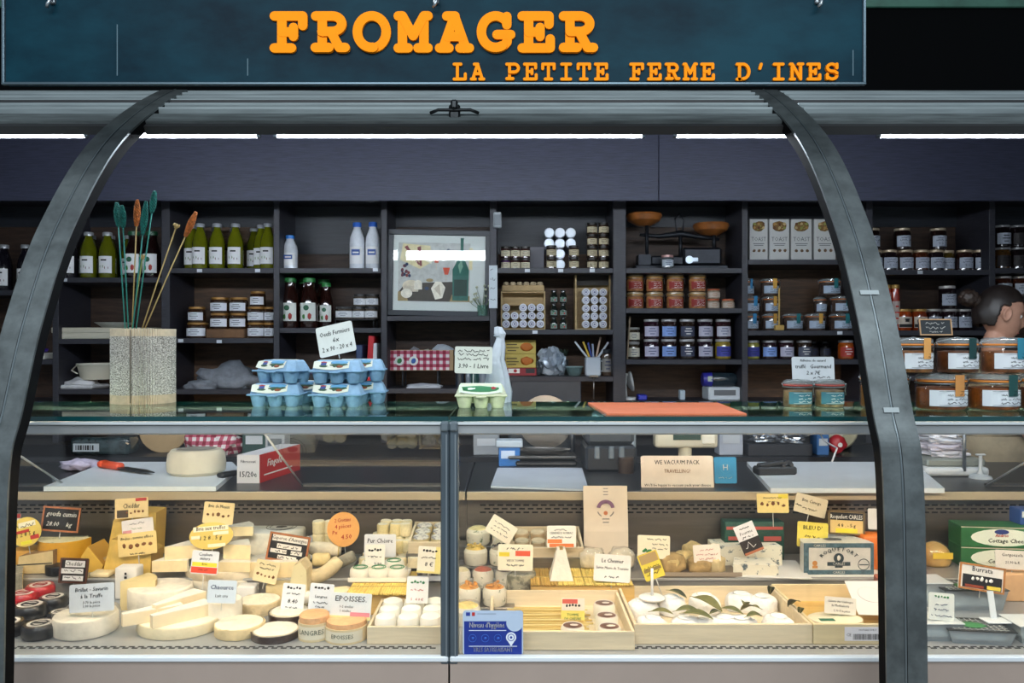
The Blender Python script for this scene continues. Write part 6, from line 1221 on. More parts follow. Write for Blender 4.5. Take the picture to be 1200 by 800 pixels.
for j in range(2):
    for i in range(2 if j else 3):
        px = loc.x - w * .32 + i * w * (.32 if not j else .4) + (w * .12 if j else 0); y_ = loc.y - .045 + j * .075; t = thing('wrapped_round', 'white round with green oval logo, %s row, %s' % (('front', 'back')[j], ORD[i]), 'cheese', (px, y_, zt_ + .0062), group='green-logo rounds'); r = .033
        b = MB(); b.lathe([(0, 0), (r * .9, 0), (r, .008), (r * .98, .022), (r * .85, .03), (0, .031)], 20); b.build('wrap', M('#e4dfd0', .6, var=.04, scale=30, bump=0.44), t); b = MB(); b.torus(r * .62, .0018, 22, 5, X=TM(0, 0, .0310)); b.torus(r * .45, .001, 22, 4, X=TM(0, 0, .0312)); lo = b.build('logo', M('#4f8a5e', .6), t)
# crates
def crate(label, x0, x1, ybase, yback, h, z=DECK, mat=WOODC, tilt=0, d=None, inner=None, Y=None, th=.008):
    Yf = Y or YZ(ybase, z); Yb = Yf + d if d else YZ(yback, z + h); a, c = PX(x0, Yf), PX(x1, Yf); w = c - a; dd = Yb - Yf; t = thing('wooden_crate', label, 'crate', ((a + c) / 2, Yf + dd / 2, z), (R(tilt), 0, 0)); im = inner or mat
    for nm, bx_, m in (('bottom_board', (0, 0, 0, w - .001, dd - .001, .006), im), ('front_board', (0, -dd / 2 + th / 2, .0005, w, th, h), mat), ('back_board', (0, dd / 2 - th / 2, .0005, w, th, h * 1.05), mat), ('side_board', (-w / 2 + th / 2, 0, .0005, th, dd - 2 * th, h), mat), ('side_board', (w / 2 - th / 2, 0, .0005, th, dd - 2 * th, h), mat)):
        b = MB(); b.box(*bx_, bev=.0012); b.build(nm, m, t)
    return t, (a + c) / 2, Yf + dd / 2, w, dd
t, cx, cy, w, dd = crate('pale wooden crate of smooth white rounds beside the post', 430, 521, 755, 702, .046)
for j in range(3):
    for i in range(3):
        tt = thing('fresh_round', 'smooth fresh white round, %s row, %s' % (('front', 'middle', 'back')[j], ('left', 'centre', 'right')[i]), 'cheese', (cx + (i - 1) * .060, cy + (j - 1) * .064, DECK + .0068), group='smooth white rounds in crate'); b = MB(); r = .0295; b.lathe([(0, 0), (r * .8, 0), (r, .012), (r, .040), (r * .88, .052), (r * .5, .057), (0, .058)], 20, sy=1.1); b.build('curd', M('#f0ece0', .5, var=.02, scale=20), tt); b = MB(); b.lathe([(r * 1.02, .002), (r * 1.03, .012)], 20, sy=1.1); b.build('cup', M('#f3f0e8', .4), tt)
b = MB(); b.box(0, 0, 0, .16, .20, .055); tag(b.build('steel_block', STEEL, None, (PX(507, 2.58), 2.63, STEP)), 'steel block under the small crate at the post', 'riser')
t, cx, cy, w, dd = crate('small wooden crate of ashy rounds at the back by the post', 478, 527, 650, 600, .038, z=STEP + .0655, d=.185, Y=2.535, tilt=7)
for j in range(3):
    for i in range(2): tt = thing('ashy_round', 'grey-blue mould round in the small crate, %s %s' % (('front', 'middle', 'back')[j], ('left', 'right')[i]), 'cheese', (cx + (i - .5) * .058, cy + (j - 1) * .054, STEP + .078 + (j - 1) * .0065), (R(7), 0, 0), 'ashy rounds in the small crate'); b = MB(); r = .026; b.lathe([(0, 0), (r * .95, 0), (r, .006), (r, .028)], 18); b.build('rind', M('#cdbb8c', .8, var=.1, scale=40), tt); b = MB(); b.lathe([(r, .028), (r * .9, .031), (0, .032)], 18); b.build('mould', speckle('#d3cfc4', '#8a8688', 90, .48, .6, .9, .5), tt)
t = thing('plastic_tray', 'white plastic tray with an ash-coated cheese', 'tray', (PX(494, 2.40), 2.50, STEP + .0005)); b = MB(); b.box(0, 0, 0, .165, .17, .004); b.box(0, -.083, 0, .165, .004, .018); b.box(-.081, 0, 0, .004, .17, .018); b.box(.081, 0, 0, .004, .17, .018); b.build('shell', M('#c9ccd2', .35), t)
tt = thing('ash_cheese', 'dark ash-coated cheese lying in the plastic tray', 'cheese', (PX(506, 2.42), 2.49, STEP + .005)); b = MB(); b.blob(.10, .11, .026, 4, .12, sub=4, flat=.5, sq=.6); b.build('rind', speckle('#8f8c88', '#4a484a', 60, .45, .58, .9, .5), tt); b = MB(); b.blob(.035, .03, .003, 2, .2, sub=2, X=TM(.01, -.01, .0255)); b.build('mould_patch', M('#b4b0aa', .9), tt)
# boxed langres and epoisses
BOXW = M('#d3c29a', .6, var=.05, scale=20); 
def boxed(label, box, name, txt):
    loc, w, d_, h_ = fit(*box); r = w / 2; h_ = (box[3] - box[1] - 12) * loc.y / F; t = thing(name, label, 'cheese box', loc); b = MB(); b.lathe([(0, 0), (r, 0), (r, h_ * .72), (r * .96, h_ * .72), (r * .95, h_ * .6)], 30); b.build('box', BOXW, t); b = MB(); b.lathe([(r * .94, h_ * .55), (r * .93, h_ * .95), (r * .85, h_), (0, h_)], 26); b.build('cheese', M('#d8a878', .6, var=.12, scale=30, bump=0.66), t)
    b = MB(); curved(b, r, h_ * .10, h_ * .62, 1.0); lo = b.build('label', M('#d9d2bc', .6), t)
    tg_ = text_geo(txt)[0]; b = MB(); put_text(b, txt, 0, h_ * .30, h_ * .2, r * 1.6, 0, 0); b.v = [((r + .002) * math.sin(p[0] / r), -(r + .002) * math.cos(p[0] / r), p[2]) for p in b.v]; b.build('lettering', M('#3c4a3c', .7), lo)
boxed('round boxed orange cheese lettered langres', (350, 713, 387, 753), 'langres_box', 'LANGRES'); boxed('round boxed orange cheese below the large tag', (381, 721, 431, 756), 'epoisses_box', 'EPOISSES')
# ---- crate side: film-wrapped cups with toppings
def cup(label, x0, y0, x1, y1, top, z=DECK, topm=None, seed=1, grp='film-wrapped cheese cups'):
    loc, w, d_, h_ = fit(x0, y0, x1, y1, z=z); r = w / 2; h_ = max(.03, min(h_, .05)); t = thing('topped_cheese', label, 'cheese', loc, (0, 0, seed), grp); b = MB(); b.lathe([(0, 0), (r * .86, 0), (r * .95, .006), (r * .97, h_ * .8), (r * .8, h_)], 20); b.build('cheese', speckle('#ddd6c2', '#6d7a5a', 55, .60, .66), t)
    b = MB(); b.lathe([(r * .82, h_ * .97), (r * .5, h_ + .006), (0, h_ + .008)], 16); b.build('centre', M(top, .5, var=.25, scale=40, bump=0.88), t)
    if topm:
        b = MB(); rn_ = random.Random(seed)
        for k in range(9): b.blob(.012, .012, .010, k, .2, sub=1, X=TM(rn_.uniform(-.6, .6) * r, rn_.uniform(-.6, .6) * r, h_ + .003))
        b.build('topping', topm, t)['kind'] = 'stuff'
    b = MB(); b.lathe([(r * .98, .002), (r * 1.02, h_ * .6), (r * .9, h_ * 1.12), (r * .5, h_ * 1.22), (0, h_ * 1.24)], 18); b.v = [(x * (1 + .08 * noise.noise((x * 90, y * 90, zz * 90 + seed))), y * (1 + .08 * noise.noise((x * 90, y * 90, zz * 80 + seed))), zz) for x, y, zz in b.v]; b.build('film', FILM, t)
for k, (Yr, y1) in enumerate(((2.64, 640), (2.55, 664), (2.43, 690), (2.32, 712))):
    zr = PZ(y1, Yr) - .0006; z0 = STEP if Yr > 2.5 else DECK; b = MB(); b.box(0, 0, 0, .185, .086, zr - z0, bev=.002); tag(b.build('steel_block', STEEL, None, (PX(566, Yr), Yr + .045 - (.018 if k == 2 else 0), z0)), 'steel block under the topped cups, %s' % ('backmost', 'second from back', 'third from back', 'frontmost')[k], 'riser')
def cupr(label, x0, x1, row, top, topm, seed):
    Yr, y1 = ((2.64, 640), (2.55, 664), (2.43, 690), (2.32, 712), (2.20, 736))[row]; cup(label, x0, y1 - 34, x1, y1, top, PZ(y1, Yr) if row < 4 else DECK, topm, seed)
cupr('cup with plain cream top, back row against the post', 546, 575, 0, '#e0d296', None, 1); cupr('cup with mixed topping, back row under the slanted tag', 576, 603, 0, '#cdbd94', GRAPEM, 2)
cupr('cup with yellow chopped topping, second row', 543, 572, 1, '#d9b552', M('#d8b24a', .6), 3); cupr('cup with dark berries, second row', 573, 600, 1, '#a99a84', GRAPEM, 4)
cupr('cup with red sliced topping, third row', 553, 579, 2, '#b5593a', None, 5); cupr('cup of dark grapes, third row', 580, 602, 2, '#4a2830', GRAPEM, 6); cupr('cup half behind the post, third row', 530, 552, 2, '#cfc39a', None, 7)
cupr('cup with orange apricot topping, fourth row', 565, 594, 3, '#cf8a34', M('#cf8a3a', .5), 8); cupr('cup with amber topping beside the post, fourth row', 535, 564, 3, '#c98e3e', M('#c98434', .5), 9)
cupr('cup with cream-yellow top beside the post, front row', 530, 564, 4, '#e0c77a', None, 10)
# crate of boxed rounds at the back
b = MB(); b.box(0, 0, 0, .22, .19, .04); tag(b.build('steel_block', STEEL, None, (PX(640, 2.6), 2.63, STEP)), 'steel block under the boxed rounds crate', 'riser')
t, cx, cy, w, dd = crate('wooden crate of boxed rounds below the slanted tag', 598, 684, 650, 612, .035, z=STEP + .0505, d=.18, Y=2.545, tilt=8)
for j in range(2):
    for i in range(4): tt = thing('boxed_round', 'little round in a brown paper cup, %s row, %s' % (('front', 'back')[j], ORD[i]), 'cheese', (cx + (i - 1.5) * .053, cy + (j - .5) * .075, STEP + .064 + (j - .5) * .0105), (R(8), 0, 0), 'little rounds in the back crate'); b = MB(); r = .024; b.lathe([(0, 0), (r, 0), (r * 1.04, .022), (r * .98, .022)], 18); b.build('paper_cup', M('#b59c78', .7), tt); b = MB(); b.lathe([(r * .97, .018), (r * .9, .026), (0, .027)], 18); b.build('cheese', M('#cbbd9e', .7, var=.1, scale=40), tt)
# grey wrapped, straw mats, pyramid, paper bag
straw('brown straw mat beside the pyramid cheese', 622, 683, 652, 650, STEP + .0005, '#b58f42'); straw('yellow straw mat under the white chevre sign', 654, 683, 742, 650, STEP + .0005, '#d9bd62')
b = MB(); b.box(0, 0, 0, .31, .078, .0603, bev=.002); tag(b.build('wooden_block', WOODC2, None, (PX(682, 2.4), 2.4165, DECK)), 'wooden block raising the two straw mats', 'block')
t = wheel('wrapped_tomme', 'grey mouldy cheese in clear wrap below the yellow-red tag', (590, 664, 628, 706), speckle('#a59f86', '#6b6a58', 50, .45, .6), None, wob=.08); loc, w, d_, h_ = fit(590, 664, 628, 706); b = MB(); b.lathe([(w * .51, .001), (w * .53, h_ * .6), (w * .44, h_ * 1.08), (0, h_ * 1.1)], 20); b.v = [(x * (1 + .08 * noise.noise((x * 80, y * 80, zz * 90))), y, zz) for x, y, zz in b.v]; b.build('film', FILM, t)
t = thing('pyramid_goat_cheese', 'white truncated pyramid goat cheese with wooden tip', 'cheese', (PX(658, 2.40), 2.425, STEP + .0112)); b = MB(); s1, s2, hh_ = .035, .012, .092; v = [(a * s1, c * s1, 0) for a, c in ((-1, -1), (1, -1), (1, 1), (-1, 1))] + [(a * s2, c * s2, hh_) for a, c in ((-1, -1), (1, -1), (1, 1), (-1, 1))]; b.add(v, [(3, 2, 1, 0), (4, 5, 6, 7), (0, 1, 5, 4), (1, 2, 6, 5), (2, 3, 7, 6), (3, 0, 4, 7)]); b.build('body', M('#e8e3d6', .8, var=.04, scale=50, bump=0.66), t); b = MB(); b.box(0, -.002, .078, .010, .022, .018); b.build('tip', M('#a5814a', .6), t)
pb = thing('paper_bag', 'tall cream paper bag with printed arch emblem', 'paper bag', (PX(709.5, 2.66), 2.66, STEP), (R(-3), 0, 0)); w, h_ = 52 * 2.64 / F, PZ(571, 2.64) - STEP
b = MB(); b.add([(-w / 2, -.02, 0), (w / 2, -.02, 0), (w / 2, .02, 0), (-w / 2, .02, 0), (-w / 2, -.004, h_), (w / 2, -.004, h_), (w / 2, .004, h_), (-w / 2, .004, h_), (-w / 2, -.022, h_ * .4), (w / 2, -.022, h_ * .4), (w / 2 - .004, .02, h_ * .4), (-w / 2 + .004, .02, h_ * .4)], [(0, 1, 9, 8), (8, 9, 5, 4), (1, 2, 10, 9), (9, 10, 6, 5), (2, 3, 11, 10), (10, 11, 7, 6), (3, 0, 8, 11), (11, 8, 4, 7), (4, 5, 6, 7), (3, 2, 1, 0)]); b.build('bag', M('#d9cbb9', .7, var=.03, scale=20), pb)
b = MB(); yb = -.016; zc = h_ * .70
def ringseg(r0, r1, a0, a1, mi): n = 14; b.shape([(r1 * math.cos(R(a0 + (a1 - a0) * k / n)), zc + r1 * math.sin(R(a0 + (a1 - a0) * k / n))) for k in range(n + 1)] + [(r0 * math.cos(R(a1 - (a1 - a0) * k / n)), zc + r0 * math.sin(R(a1 - (a1 - a0) * k / n))) for k in range(n + 1)], yb, .0006, mi)
ringseg(.018, .030, 8, 172, 0); ringseg(.026, .030, 200, 240, 1); ringseg(.026, .030, 300, 340, 1); b.cyl(.007, .0006, 12, 2, TM(0, yb, zc - .014, PI / 2))
for k in range(7): b.plate(-.012 + .002 * (k % 3), zc - .035 - .011 * k, .012 - .002 * (k % 2), zc - .031 - .011 * k, yb - .003, .0005, 1)
for k in range(3): b.plate(-.008, zc + .045 + .010 * k, .008, zc + .048 + .010 * k, yb + .002, .0005, 1)
b.build('print', [M('#7d5a78', .7), M('#8f8a86', .7), M('#c9784e', .7)], pb)
for px, lb, sd in ((694, 'near the pyramid', 3), (731, 'near the yellow tags', 5)):
    t = thing('film_cheese', 'whitish cheese in clear film behind the white sign, %s' % lb, 'cheese', (PX(px, 2.52), 2.55, STEP + .0112)); b = MB(); b.blob(.08, .06, .055, sd, .15, sub=3, flat=.3, sq=.7); b.build('cheese', M('#cfc4aa', .7, var=.15, scale=40, bump=0.66), t); b = MB(); b.blob(.088, .068, .060, sd + 2, .2, 3, sub=3, flat=.3, sq=.7); b.build('film', FILM, t)
# ---- crate with sticks
t, cx, cy, w, dd = crate('long wooden crate of straw sticks behind the hygiene notice', 572, 744, 762, 692, .048)
rn = random.Random(5)
for k in range(34):
    L_ = rn.uniform(.19, .25); b = MB(); b.tube([(-L_ / 2, 0, 0), (L_ / 2, 0, 0)], .0028, 5); yy = -.12 + .24 * (k % 17) / 17; zz = DECK + .011 + (.0058 if k >= 17 else 0)
    tag(b.build('straw_stick', M(('#d9bd72', '#c9a85a', '#e2cc8c')[k % 3], .6), None, (cx - .035 + rn.uniform(-.01, .01), cy + yy + .004, zz), (0, 0, R(rn.uniform(-2.2, 2.2)))), 'thin golden straw stick lying in the long crate', 'straw', 'straw sticks in the long crate')
def potc(label, px, py, w=.062, z=DECK + .02):
    p = P(px, py, 2.2); Y = YZ(py, z + .03); t = thing('lidded_cheese', label, 'cheese', (PX(px, Y), Y, z - .0138), group='foil-lidded rounds in the long crate'); r = w / 2; b = MB(); b.lathe([(0, 0), (r * .9, 0), (r, .01), (r, .036), (r * .9, .042), (0, .042)], 22); b.build('cup', M('#e6e0cf', .5), t); b = MB(); b.lathe([(r * .86, .0424), (r * .5, .044), (0, .0445)], 22); lo = b.build('lid', M('#6b4636', .4, var=.3, scale=30), t); b = MB(); b.torus(r * .84, .0015, 22, 4, X=TM(0, 0, .043)); b.blob(r * .7, r * .5, .002, int(px), .3, sub=2, X=TM(.004, -.002, .044)); b.build('print', M('#d8cfc4', .5), lo)
potc('brown-lidded round at the back of the long crate', 708, 706); potc('brown-lidded round in the middle, below another', 711, 720); potc('brown-lidded round at the crate corner', 714, 733); potc('brown-lidded round in front of the cow tag', 671, 732)
# ---- crate with white rounds and leaves
t, cx, cy, w, dd = crate('wide wooden crate of white bloomy cheeses and laurel leaves', 743, 952, 755, 687, .053)
pr_ = [(752, 706), (787, 702), (826, 700), (868, 698), (905, 701), (768, 733), (806, 728), (850, 726), (912, 725), (880, 740), (838, 742)]
for i, (px, py) in enumerate(pr_):
    Y = YZ(py, DECK + .045); t = thing('bloomy_round', 'white bloomy cheese in the leaf crate, %s row, %s' % (('back', 'front')[i > 4], ORD[i % 5 if i < 5 else sorted([p[0] for p in pr_[5:]]).index(px)]), 'cheese', (min(max(PX(px, Y), cx - w / 2 + .056), cx + w / 2 - .056), min(max(Y, cy - dd / 2 + .05), cy + dd / 2 - .05), DECK + .0068), (0, 0, i), 'bloomy rounds in the leaf crate'); b = MB(); b.blob(.088, .078, .048, i, .08, 2, sub=4, flat=.45, sq=.72); b.build('rind', M('#e9e6e2', .9, var=.05, scale=50, bump=0.88), t)
    b = MB(); b.blob(.05, .045, .004, i + 3, .2, sub=2, X=TM(0, 0, .0455)); b.build('top_bloom', M('#f1efec', .9, bump=0.88, scale=60, var=.03), t)
LF = [M('#5c5f36', .6, var=.2, scale=30), M('#6d6a3c', .6, var=.2, scale=30), M('#343a28', .6, var=.2, scale=30)]
def leaf(label, px, py, L_, rz, tl, m, Y=None):
    z = DECK + .062; Y = YZ(py, z); b = MB(); n = 8; v = []; f_ = []
    for k in range(n + 1): u = k / n; wd = L_ * .17 * math.sin(PI * min(1, u * .96 + .02)) ** .8; bx_ = .12 * L_ * math.sin(PI * u); v += [(L_ * (u - .5), -wd, bx_ + wd * .35), (L_ * (u - .5), 0, bx_), (L_ * (u - .5), wd, bx_ + wd * .35)]
    for k in range(n): f_ += [(3 * k, 3 * k + 1, 3 * k + 4, 3 * k + 3), (3 * k + 1, 3 * k + 2, 3 * k + 5, 3 * k + 4)]
    t = thing('laurel_leaf', label, 'leaf', (PX(px, Y), Y, z), (R(12), R(tl), R(rz)), 'laurel leaves in the crate'); b.add(v, f_, sm=True); b.build('blade', m, t); b = MB(); b.tube([(-L_ * .62, 0, -.002), (-L_ * .3, 0, L_ * .09), (0, 0, L_ * .121), (L_ * .48, 0, .001)], .0009, 4); b.build('midrib', M('#8c8a52', .6), t)
for i, (px, py, L_, rz, tl, m, lb) in enumerate(((829, 708, .10, -52, 8, 1, 'large leaf lying slanted in the crate centre'), (818, 722, .08, -20, 5, 0, 'leaf under the large slanted one'), (794, 696, .06, -40, 10, 2, 'dark leaf at the crate back'), (872, 709, .075, 70, 25, 0, 'upright leaf between the right rounds'), (879, 714, .08, 115, 20, 1, 'leaf crossing the upright one'), (884, 722, .06, 30, 8, 0, 'small leaf below the crossing pair'), (903, 692, .06, 80, 40, 2, 'dark leaf poking over the crate back'), (930, 708, .07, 100, 30, 2, 'dark leaf against the crate side'), (938, 716, .05, 80, 40, 0, 'small leaf at the crate corner'), (776, 718, .06, -10, 4, 1, 'pale leaf at the front of the crate'), (806, 716, .07, 10, 4, 0, 'leaf at the front under the rounds'), (858, 716, .06, -30, 6, 0, 'folded leaf near the crate front'), (838, 718, .05, 40, 6, 2, 'dark small leaf near the crate front'))): leaf(lb, px, py, L_, rz, tl, LF[m])
t = thing('tag_stand', 'white round tag foot with stem in the leaf crate', 'stand', (PX(762, 2.30), 2.27, DECK + .058)); b = MB(); b.lathe([(0, 0), (.036, 0), (.038, .004), (.03, .008), (0, .009)], 24); b.build('foot', M('#e6e4e0', .4), t); b = MB(); b.tube([(0, 0, .006), (0, 0, .085)], .004, 8); b.build('stem', M('#e6e4e0', .4), t)
# ---- crate with barcode
t, cx, cy, w, dd = crate('wooden crate with barcode label beside the rail', 953, 1078, 755, 685, .053, inner=WOODC2, mat=M('#d9c8a0', .65, var=.06, scale=5, stretch=(1, 12, 12)))
b = MB(); x0 = PX(991, 2.07) - cx; x1 = PX(1040, 2.07) - cx; b.plate(x0, .010, x1, .046, -dd / 2 - .0003, .0006); lo = b.build('barcode_label', M('#e2e2ea', .5), t)
b = MB(); xs = x0 + .022; rn = random.Random(4)
while xs < x1 - .006: ww = rn.choice((.0008, .0014, .002)); b.plate(xs, .013, xs + ww, .028, -dd / 2 - .0010, .0003); xs += ww + rn.choice((.0008, .0014))
put_text(b, 'MOTHAIS SUR F.', (x0 + x1) / 2 + .006, .036, .0045, .07, -dd / 2 - .0012); put_text(b, 'CE', x0 + .011, .022, .008, .012, -dd / 2 - .0012); o = b.build('barcode', INK, lo); o['kind'] = 'stuff'
tt = wheel('flat_cheese', 'flat pale cheese with green label in the barcode crate', (955, 715, 1020, 742), M('#e0d6ba', .7, var=.06, scale=30), None, z=DECK + .007, d=.10, h=.025); b = MB(); b.box(-.03, -.02, .0258, .04, .018, .0008); b.build('green_label', M('#2f6d54', .6), tt)
b = MB(); b.add([(-.06, -.08, .0), (.07, -.09, 0), (.07, .06, .05), (-.04, .06, .05), (-.06, -.08, .002), (.07, -.09, .002), (.07, .06, .052), (-.04, .06, .052)], [(3, 2, 1, 0), (4, 5, 6, 7), (0, 1, 5, 4), (1, 2, 6, 5), (2, 3, 7, 6), (3, 0, 4, 7)]); b.torus(.035, .0012, 24, 4, X=TM(0.01, 0, .030, R(19)), mi=1); tag(b.build('wrapping_paper', [M('#dcd8d4', .6), M('#9a8f98', .7)], None, (PX(1020, 2.26), 2.28, DECK + .035)), 'printed white wrapping paper slipped into the barcode crate', 'paper')
# ---- tray of rough cheese chunks
t = thing('brown_tray', 'brown tray with rough golden cheese chunks', 'tray', (PX(815, 2.50), 2.56, DECK + .0345)); b = MB(); b.box(0, 0, 0, .27, .20, .008, bev=.004); b.build('plate', M('#8a7a68', .5), t); b = MB(); b.box(0, -.098, .004, .27, .004, .012); b.box(0, .098, .004, .27, .004, .012); b.build('rim', M('#9c8d7a', .5), t)
bpy.data.objects['brown_tray'].location.z = STEP + .0003; bpy.data.objects['brown_tray'].location.y = 2.56
CH = M('#a98d5c', .75, var=.25, scale=30, bump=1.00); CH2 = M('#c9b078', .75, var=.2, scale=30, bump=0.88)
for i, (x0, y0, x1, y1, m, lb, sq_) in enumerate(((774, 652, 804, 678, CH, 'big round-backed chunk near the yellow tag', .7), (790, 643, 816, 664, CH2, 'chunk behind the big one', .7), (800, 630, 832, 652, CH2, 'long chunk at the back of the tray', .7), (808, 656, 836, 676, CH, 'flat chunk below the white tag', .6), (827, 661, 851, 682, M('#d0bb8c', .7, var=.15, scale=30, bump=0.66), 'paler cube at the tray corner', .5))):
    p = P((x0 + x1) / 2, y1, 2.52); Y = YZ(y1, STEP + .009); Y = min(max(Y, 2.49), 2.63); t = thing('cheese_chunk', 'rough golden cheese, %s' % lb, 'cheese', (PX((x0 + x1) / 2, Y), Y + .02, STEP + .0085), (0, 0, i), 'rough chunks on the brown tray'); w = (x1 - x0) * Y / F; b = MB(); b.blob(w, .06, max(.03, (y1 - y0) * Y / F * .82), i + 3, .22, 1.8, sub=3, flat=.3, sq=sq_); b.build('body', m, t); b = MB(); b.blob(w * .5, .004, .03, i, .3, sub=2, X=TM(0, -.027, .014)); b.build('cut_face', CH2, t)
# ---- blue cheeses
b = MB(); b.box(0, 0, 0, .26, .20, .006, bev=.002); tag(b.build('white_tray', M('#dddbd6', .5), None, (PX(905, 2.45), 2.555 - .004, STEP), (0, 0, R(-6))), 'white tray under the blue cheese slabs', 'tray')
slabp = [(860, 684, 912, 652, 'front slab with speckled top'), (838, 660, 884, 630, 'slab behind, nearest the golden chunks'), (884, 657, 918, 628, 'slab behind, nearest the wrapped wheel'), (832, 652, 858, 634, 'small corner piece at the back')]
for i, (x0, y1, x1, y0, lb) in enumerate(slabp):
    Yq = (2.475, 2.56, 2.565, 2.66)[i]; t = thing('blue_cheese', 'white blue-veined cheese, %s' % lb, 'cheese', (PX((x0 + x1) / 2, Yq), Yq + .035, STEP + .0065), (R((26, 0, 0, 0)[i]) * 0, 0, R((-4, 6, -3, 10)[i])), 'blue cheese slabs'); w = (x1 - x0) * Yq / F; hh_ = (.032, .062, .062, .05)[i]; dd_ = (.085, .05, .05, .05)[i]; b = MB(); b.prism([(-w / 2, -dd_ / 2), (w / 2, -dd_ / 2), (w * .42, dd_ / 2), (-w * .36, dd_ / 2)], 0, hh_); b.build('paste', BLUEV, t); b = MB(); b.prism([(-w * .36, dd_ / 2), (w * .42, dd_ / 2), (w * .42, dd_ / 2 + .002), (-w * .36, dd_ / 2 + .002)], 0, hh_); b.build('rind', M('#cfc8b4', .8), t)
t, w, d_, h_ = block('blue_cheese_carton', 'green and red patterned carton behind the blue cheese', (850, 607, 919, 656), M('#1f4a3e', .5, var=.3, scale=18), .06, z=STEP, bev=.002, cat='carton', part='carton')
b = MB(); b.plate(-w / 2 + .004, h_ * .80, w / 2 - .004, h_ * .88, -d_ / 2, .0008); b.plate(-w / 2 + .01, h_ * .52, -.01, h_ * .62, -d_ / 2, .0008); b.plate(.03, h_ * .50, w / 2 - .01, h_ * .62, -d_ / 2, .0008); b.build('print', M('#b5544c', .6), t)
rq = thing('wrapped_blue_wheel', 'half wheel in printed foil lettered roquefort', 'cheese', (PX(982, 2.50), 2.545, STEP + .0008)); w = 82 * 2.50 / F; hh_ = PZ(636, 2.5) - STEP; n = 16
b = MB(); pts = [(-w / 2, -.05), (w / 2, -.05)] + [(w / 2 * math.cos(PI * k / n), -.045 + .13 * math.sin(PI * k / n)) for k in range(n + 1)]; b.prism(pts, 0, hh_, 0); b.build('foil', M('#cfcdc6', .4, var=.06, scale=20, bump=0.44), rq)
b = MB(); y_ = -.0508
for a in ((-w / 2, 0, w / 2, .014), (-w / 2, hh_ - .014, w / 2, hh_), (-w / 2, .014, -w / 2 + .016, hh_ - .014), (w / 2 - .010, .014, w / 2, hh_ - .014)): b.plate(*a, y_, .0006)
b.build('border', M('#4a6470', .5, var=.3, scale=90), rq)
b = MB(); y_ = -.0512; zc = hh_ * .40
for k, ch in enumerate('ROQUEFORT'): a = R(142 - 104 * k / 8); put_text(b, ch, 0, 0, .0115, None, 0, 0, X=TM(.062 * math.cos(a), y_ - .0004, hh_ * .30 + .044 * math.sin(a), 0, PI / 2 - a, 0), bold=.05)
b.cyl(.016, .0006, 20, 0, TM(0, y_, hh_ * .52, PI / 2)); b.blob(.012, .002, .018, 3, .3, sub=2, mi=1, X=TM(0, y_ - .001, hh_ * .44)); b.plate(-.036, hh_ * .28, .036, hh_ * .40, y_, .0006, 0); put_text(b, 'CARLES', 0, hh_ * .31, .008, .06, y_ - .001, 1); b.plate(-.012, hh_ * .22, .012, hh_ * .27, y_, .0006, 0)
b.cyl(.008, .0006, 14, 2, TM(-.075, y_, hh_ * .36, PI / 2)); b.plate(-.083, hh_ * .20, -.066, hh_ * .28, y_, .0006, 2); b.torus(.017, .0011, 22, 4, 0, TM(.078, y_, hh_ * .32, PI / 2)); b.add([(.064, y_ - .001, hh_ * .30), (.092, y_ - .001, hh_ * .30), (.092, y_ - .001, hh_ * .33), (.064, y_ - .001, hh_ * .33)], [(0, 1, 2, 3)], 0)
put_text(b, 'CARLES', 0, .003, .008, .05, -.0520, 1); put_text(b, 'CARLES', -.06, hh_ - .011, .008, .05, -.0520, 1); b.build('print', [M('#35434a', .6), M('#d4d2ca', .6), M('#c58a4e', .6)], rq)
b = MB(); b.lathe([(.03, hh_ + .001), (0, hh_ + .002)], 16, sy=.5); b.blob(.05, .02, .002, 4, .4, X=TM(0, -.01, hh_ + .0005), sub=2); b.build('top_print', M('#55585c', .6), rq)
b = MB(); b.box(0, 0, 0, .30, .13, .0007); tag(b.build('white_paper', M('#e4e2dc', .6), None, (PX(980, 2.49), 2.535, STEP)), 'white paper sheet under the foil-wrapped wheel', 'paper')
# orange block, dome, cartons at the far side
block('mimolette_block', 'bright orange cheese block behind the rail', (1012, 622, 1086, 668), M('#d9701f', .5, var=.08, scale=14), .07, z=STEP, bev=.006)
t = thing('red_packet', 'small red and cream packet by the orange block', 'packet', (PX(1030, 2.46), 2.42, DECK + .0004), (0, 0, R(-10))); b = MB(); b.box(0, 0, 0, .05, .06, .075, bev=.003); b.build('carton', M('#a85a44', .5), t); b = MB(); b.plate(-.02, .035, .02, .07, -.0305, .001); b.build('panel', M('#d9cbb0', .5), t)
t = thing('film_dome', 'yellow half dome cheese in clear film beside the rail', 'cheese', (PX(1097, 2.60), 2.61, STEP)); b = MB(); b.blob(.10, .09, .075, 3, .05, sub=3, flat=.55); b.build('cheese', M('#c39a4c', .5, var=.15, scale=20), t); b = MB(); b.plate(-.03, .03, .035, .05, -.046, .001); b.build('label', M('#d9b73c', .5), t); b = MB(); b.blob(.106, .096, .078, 5, .06, sub=3, flat=.55); b.build('film', FILM, t)
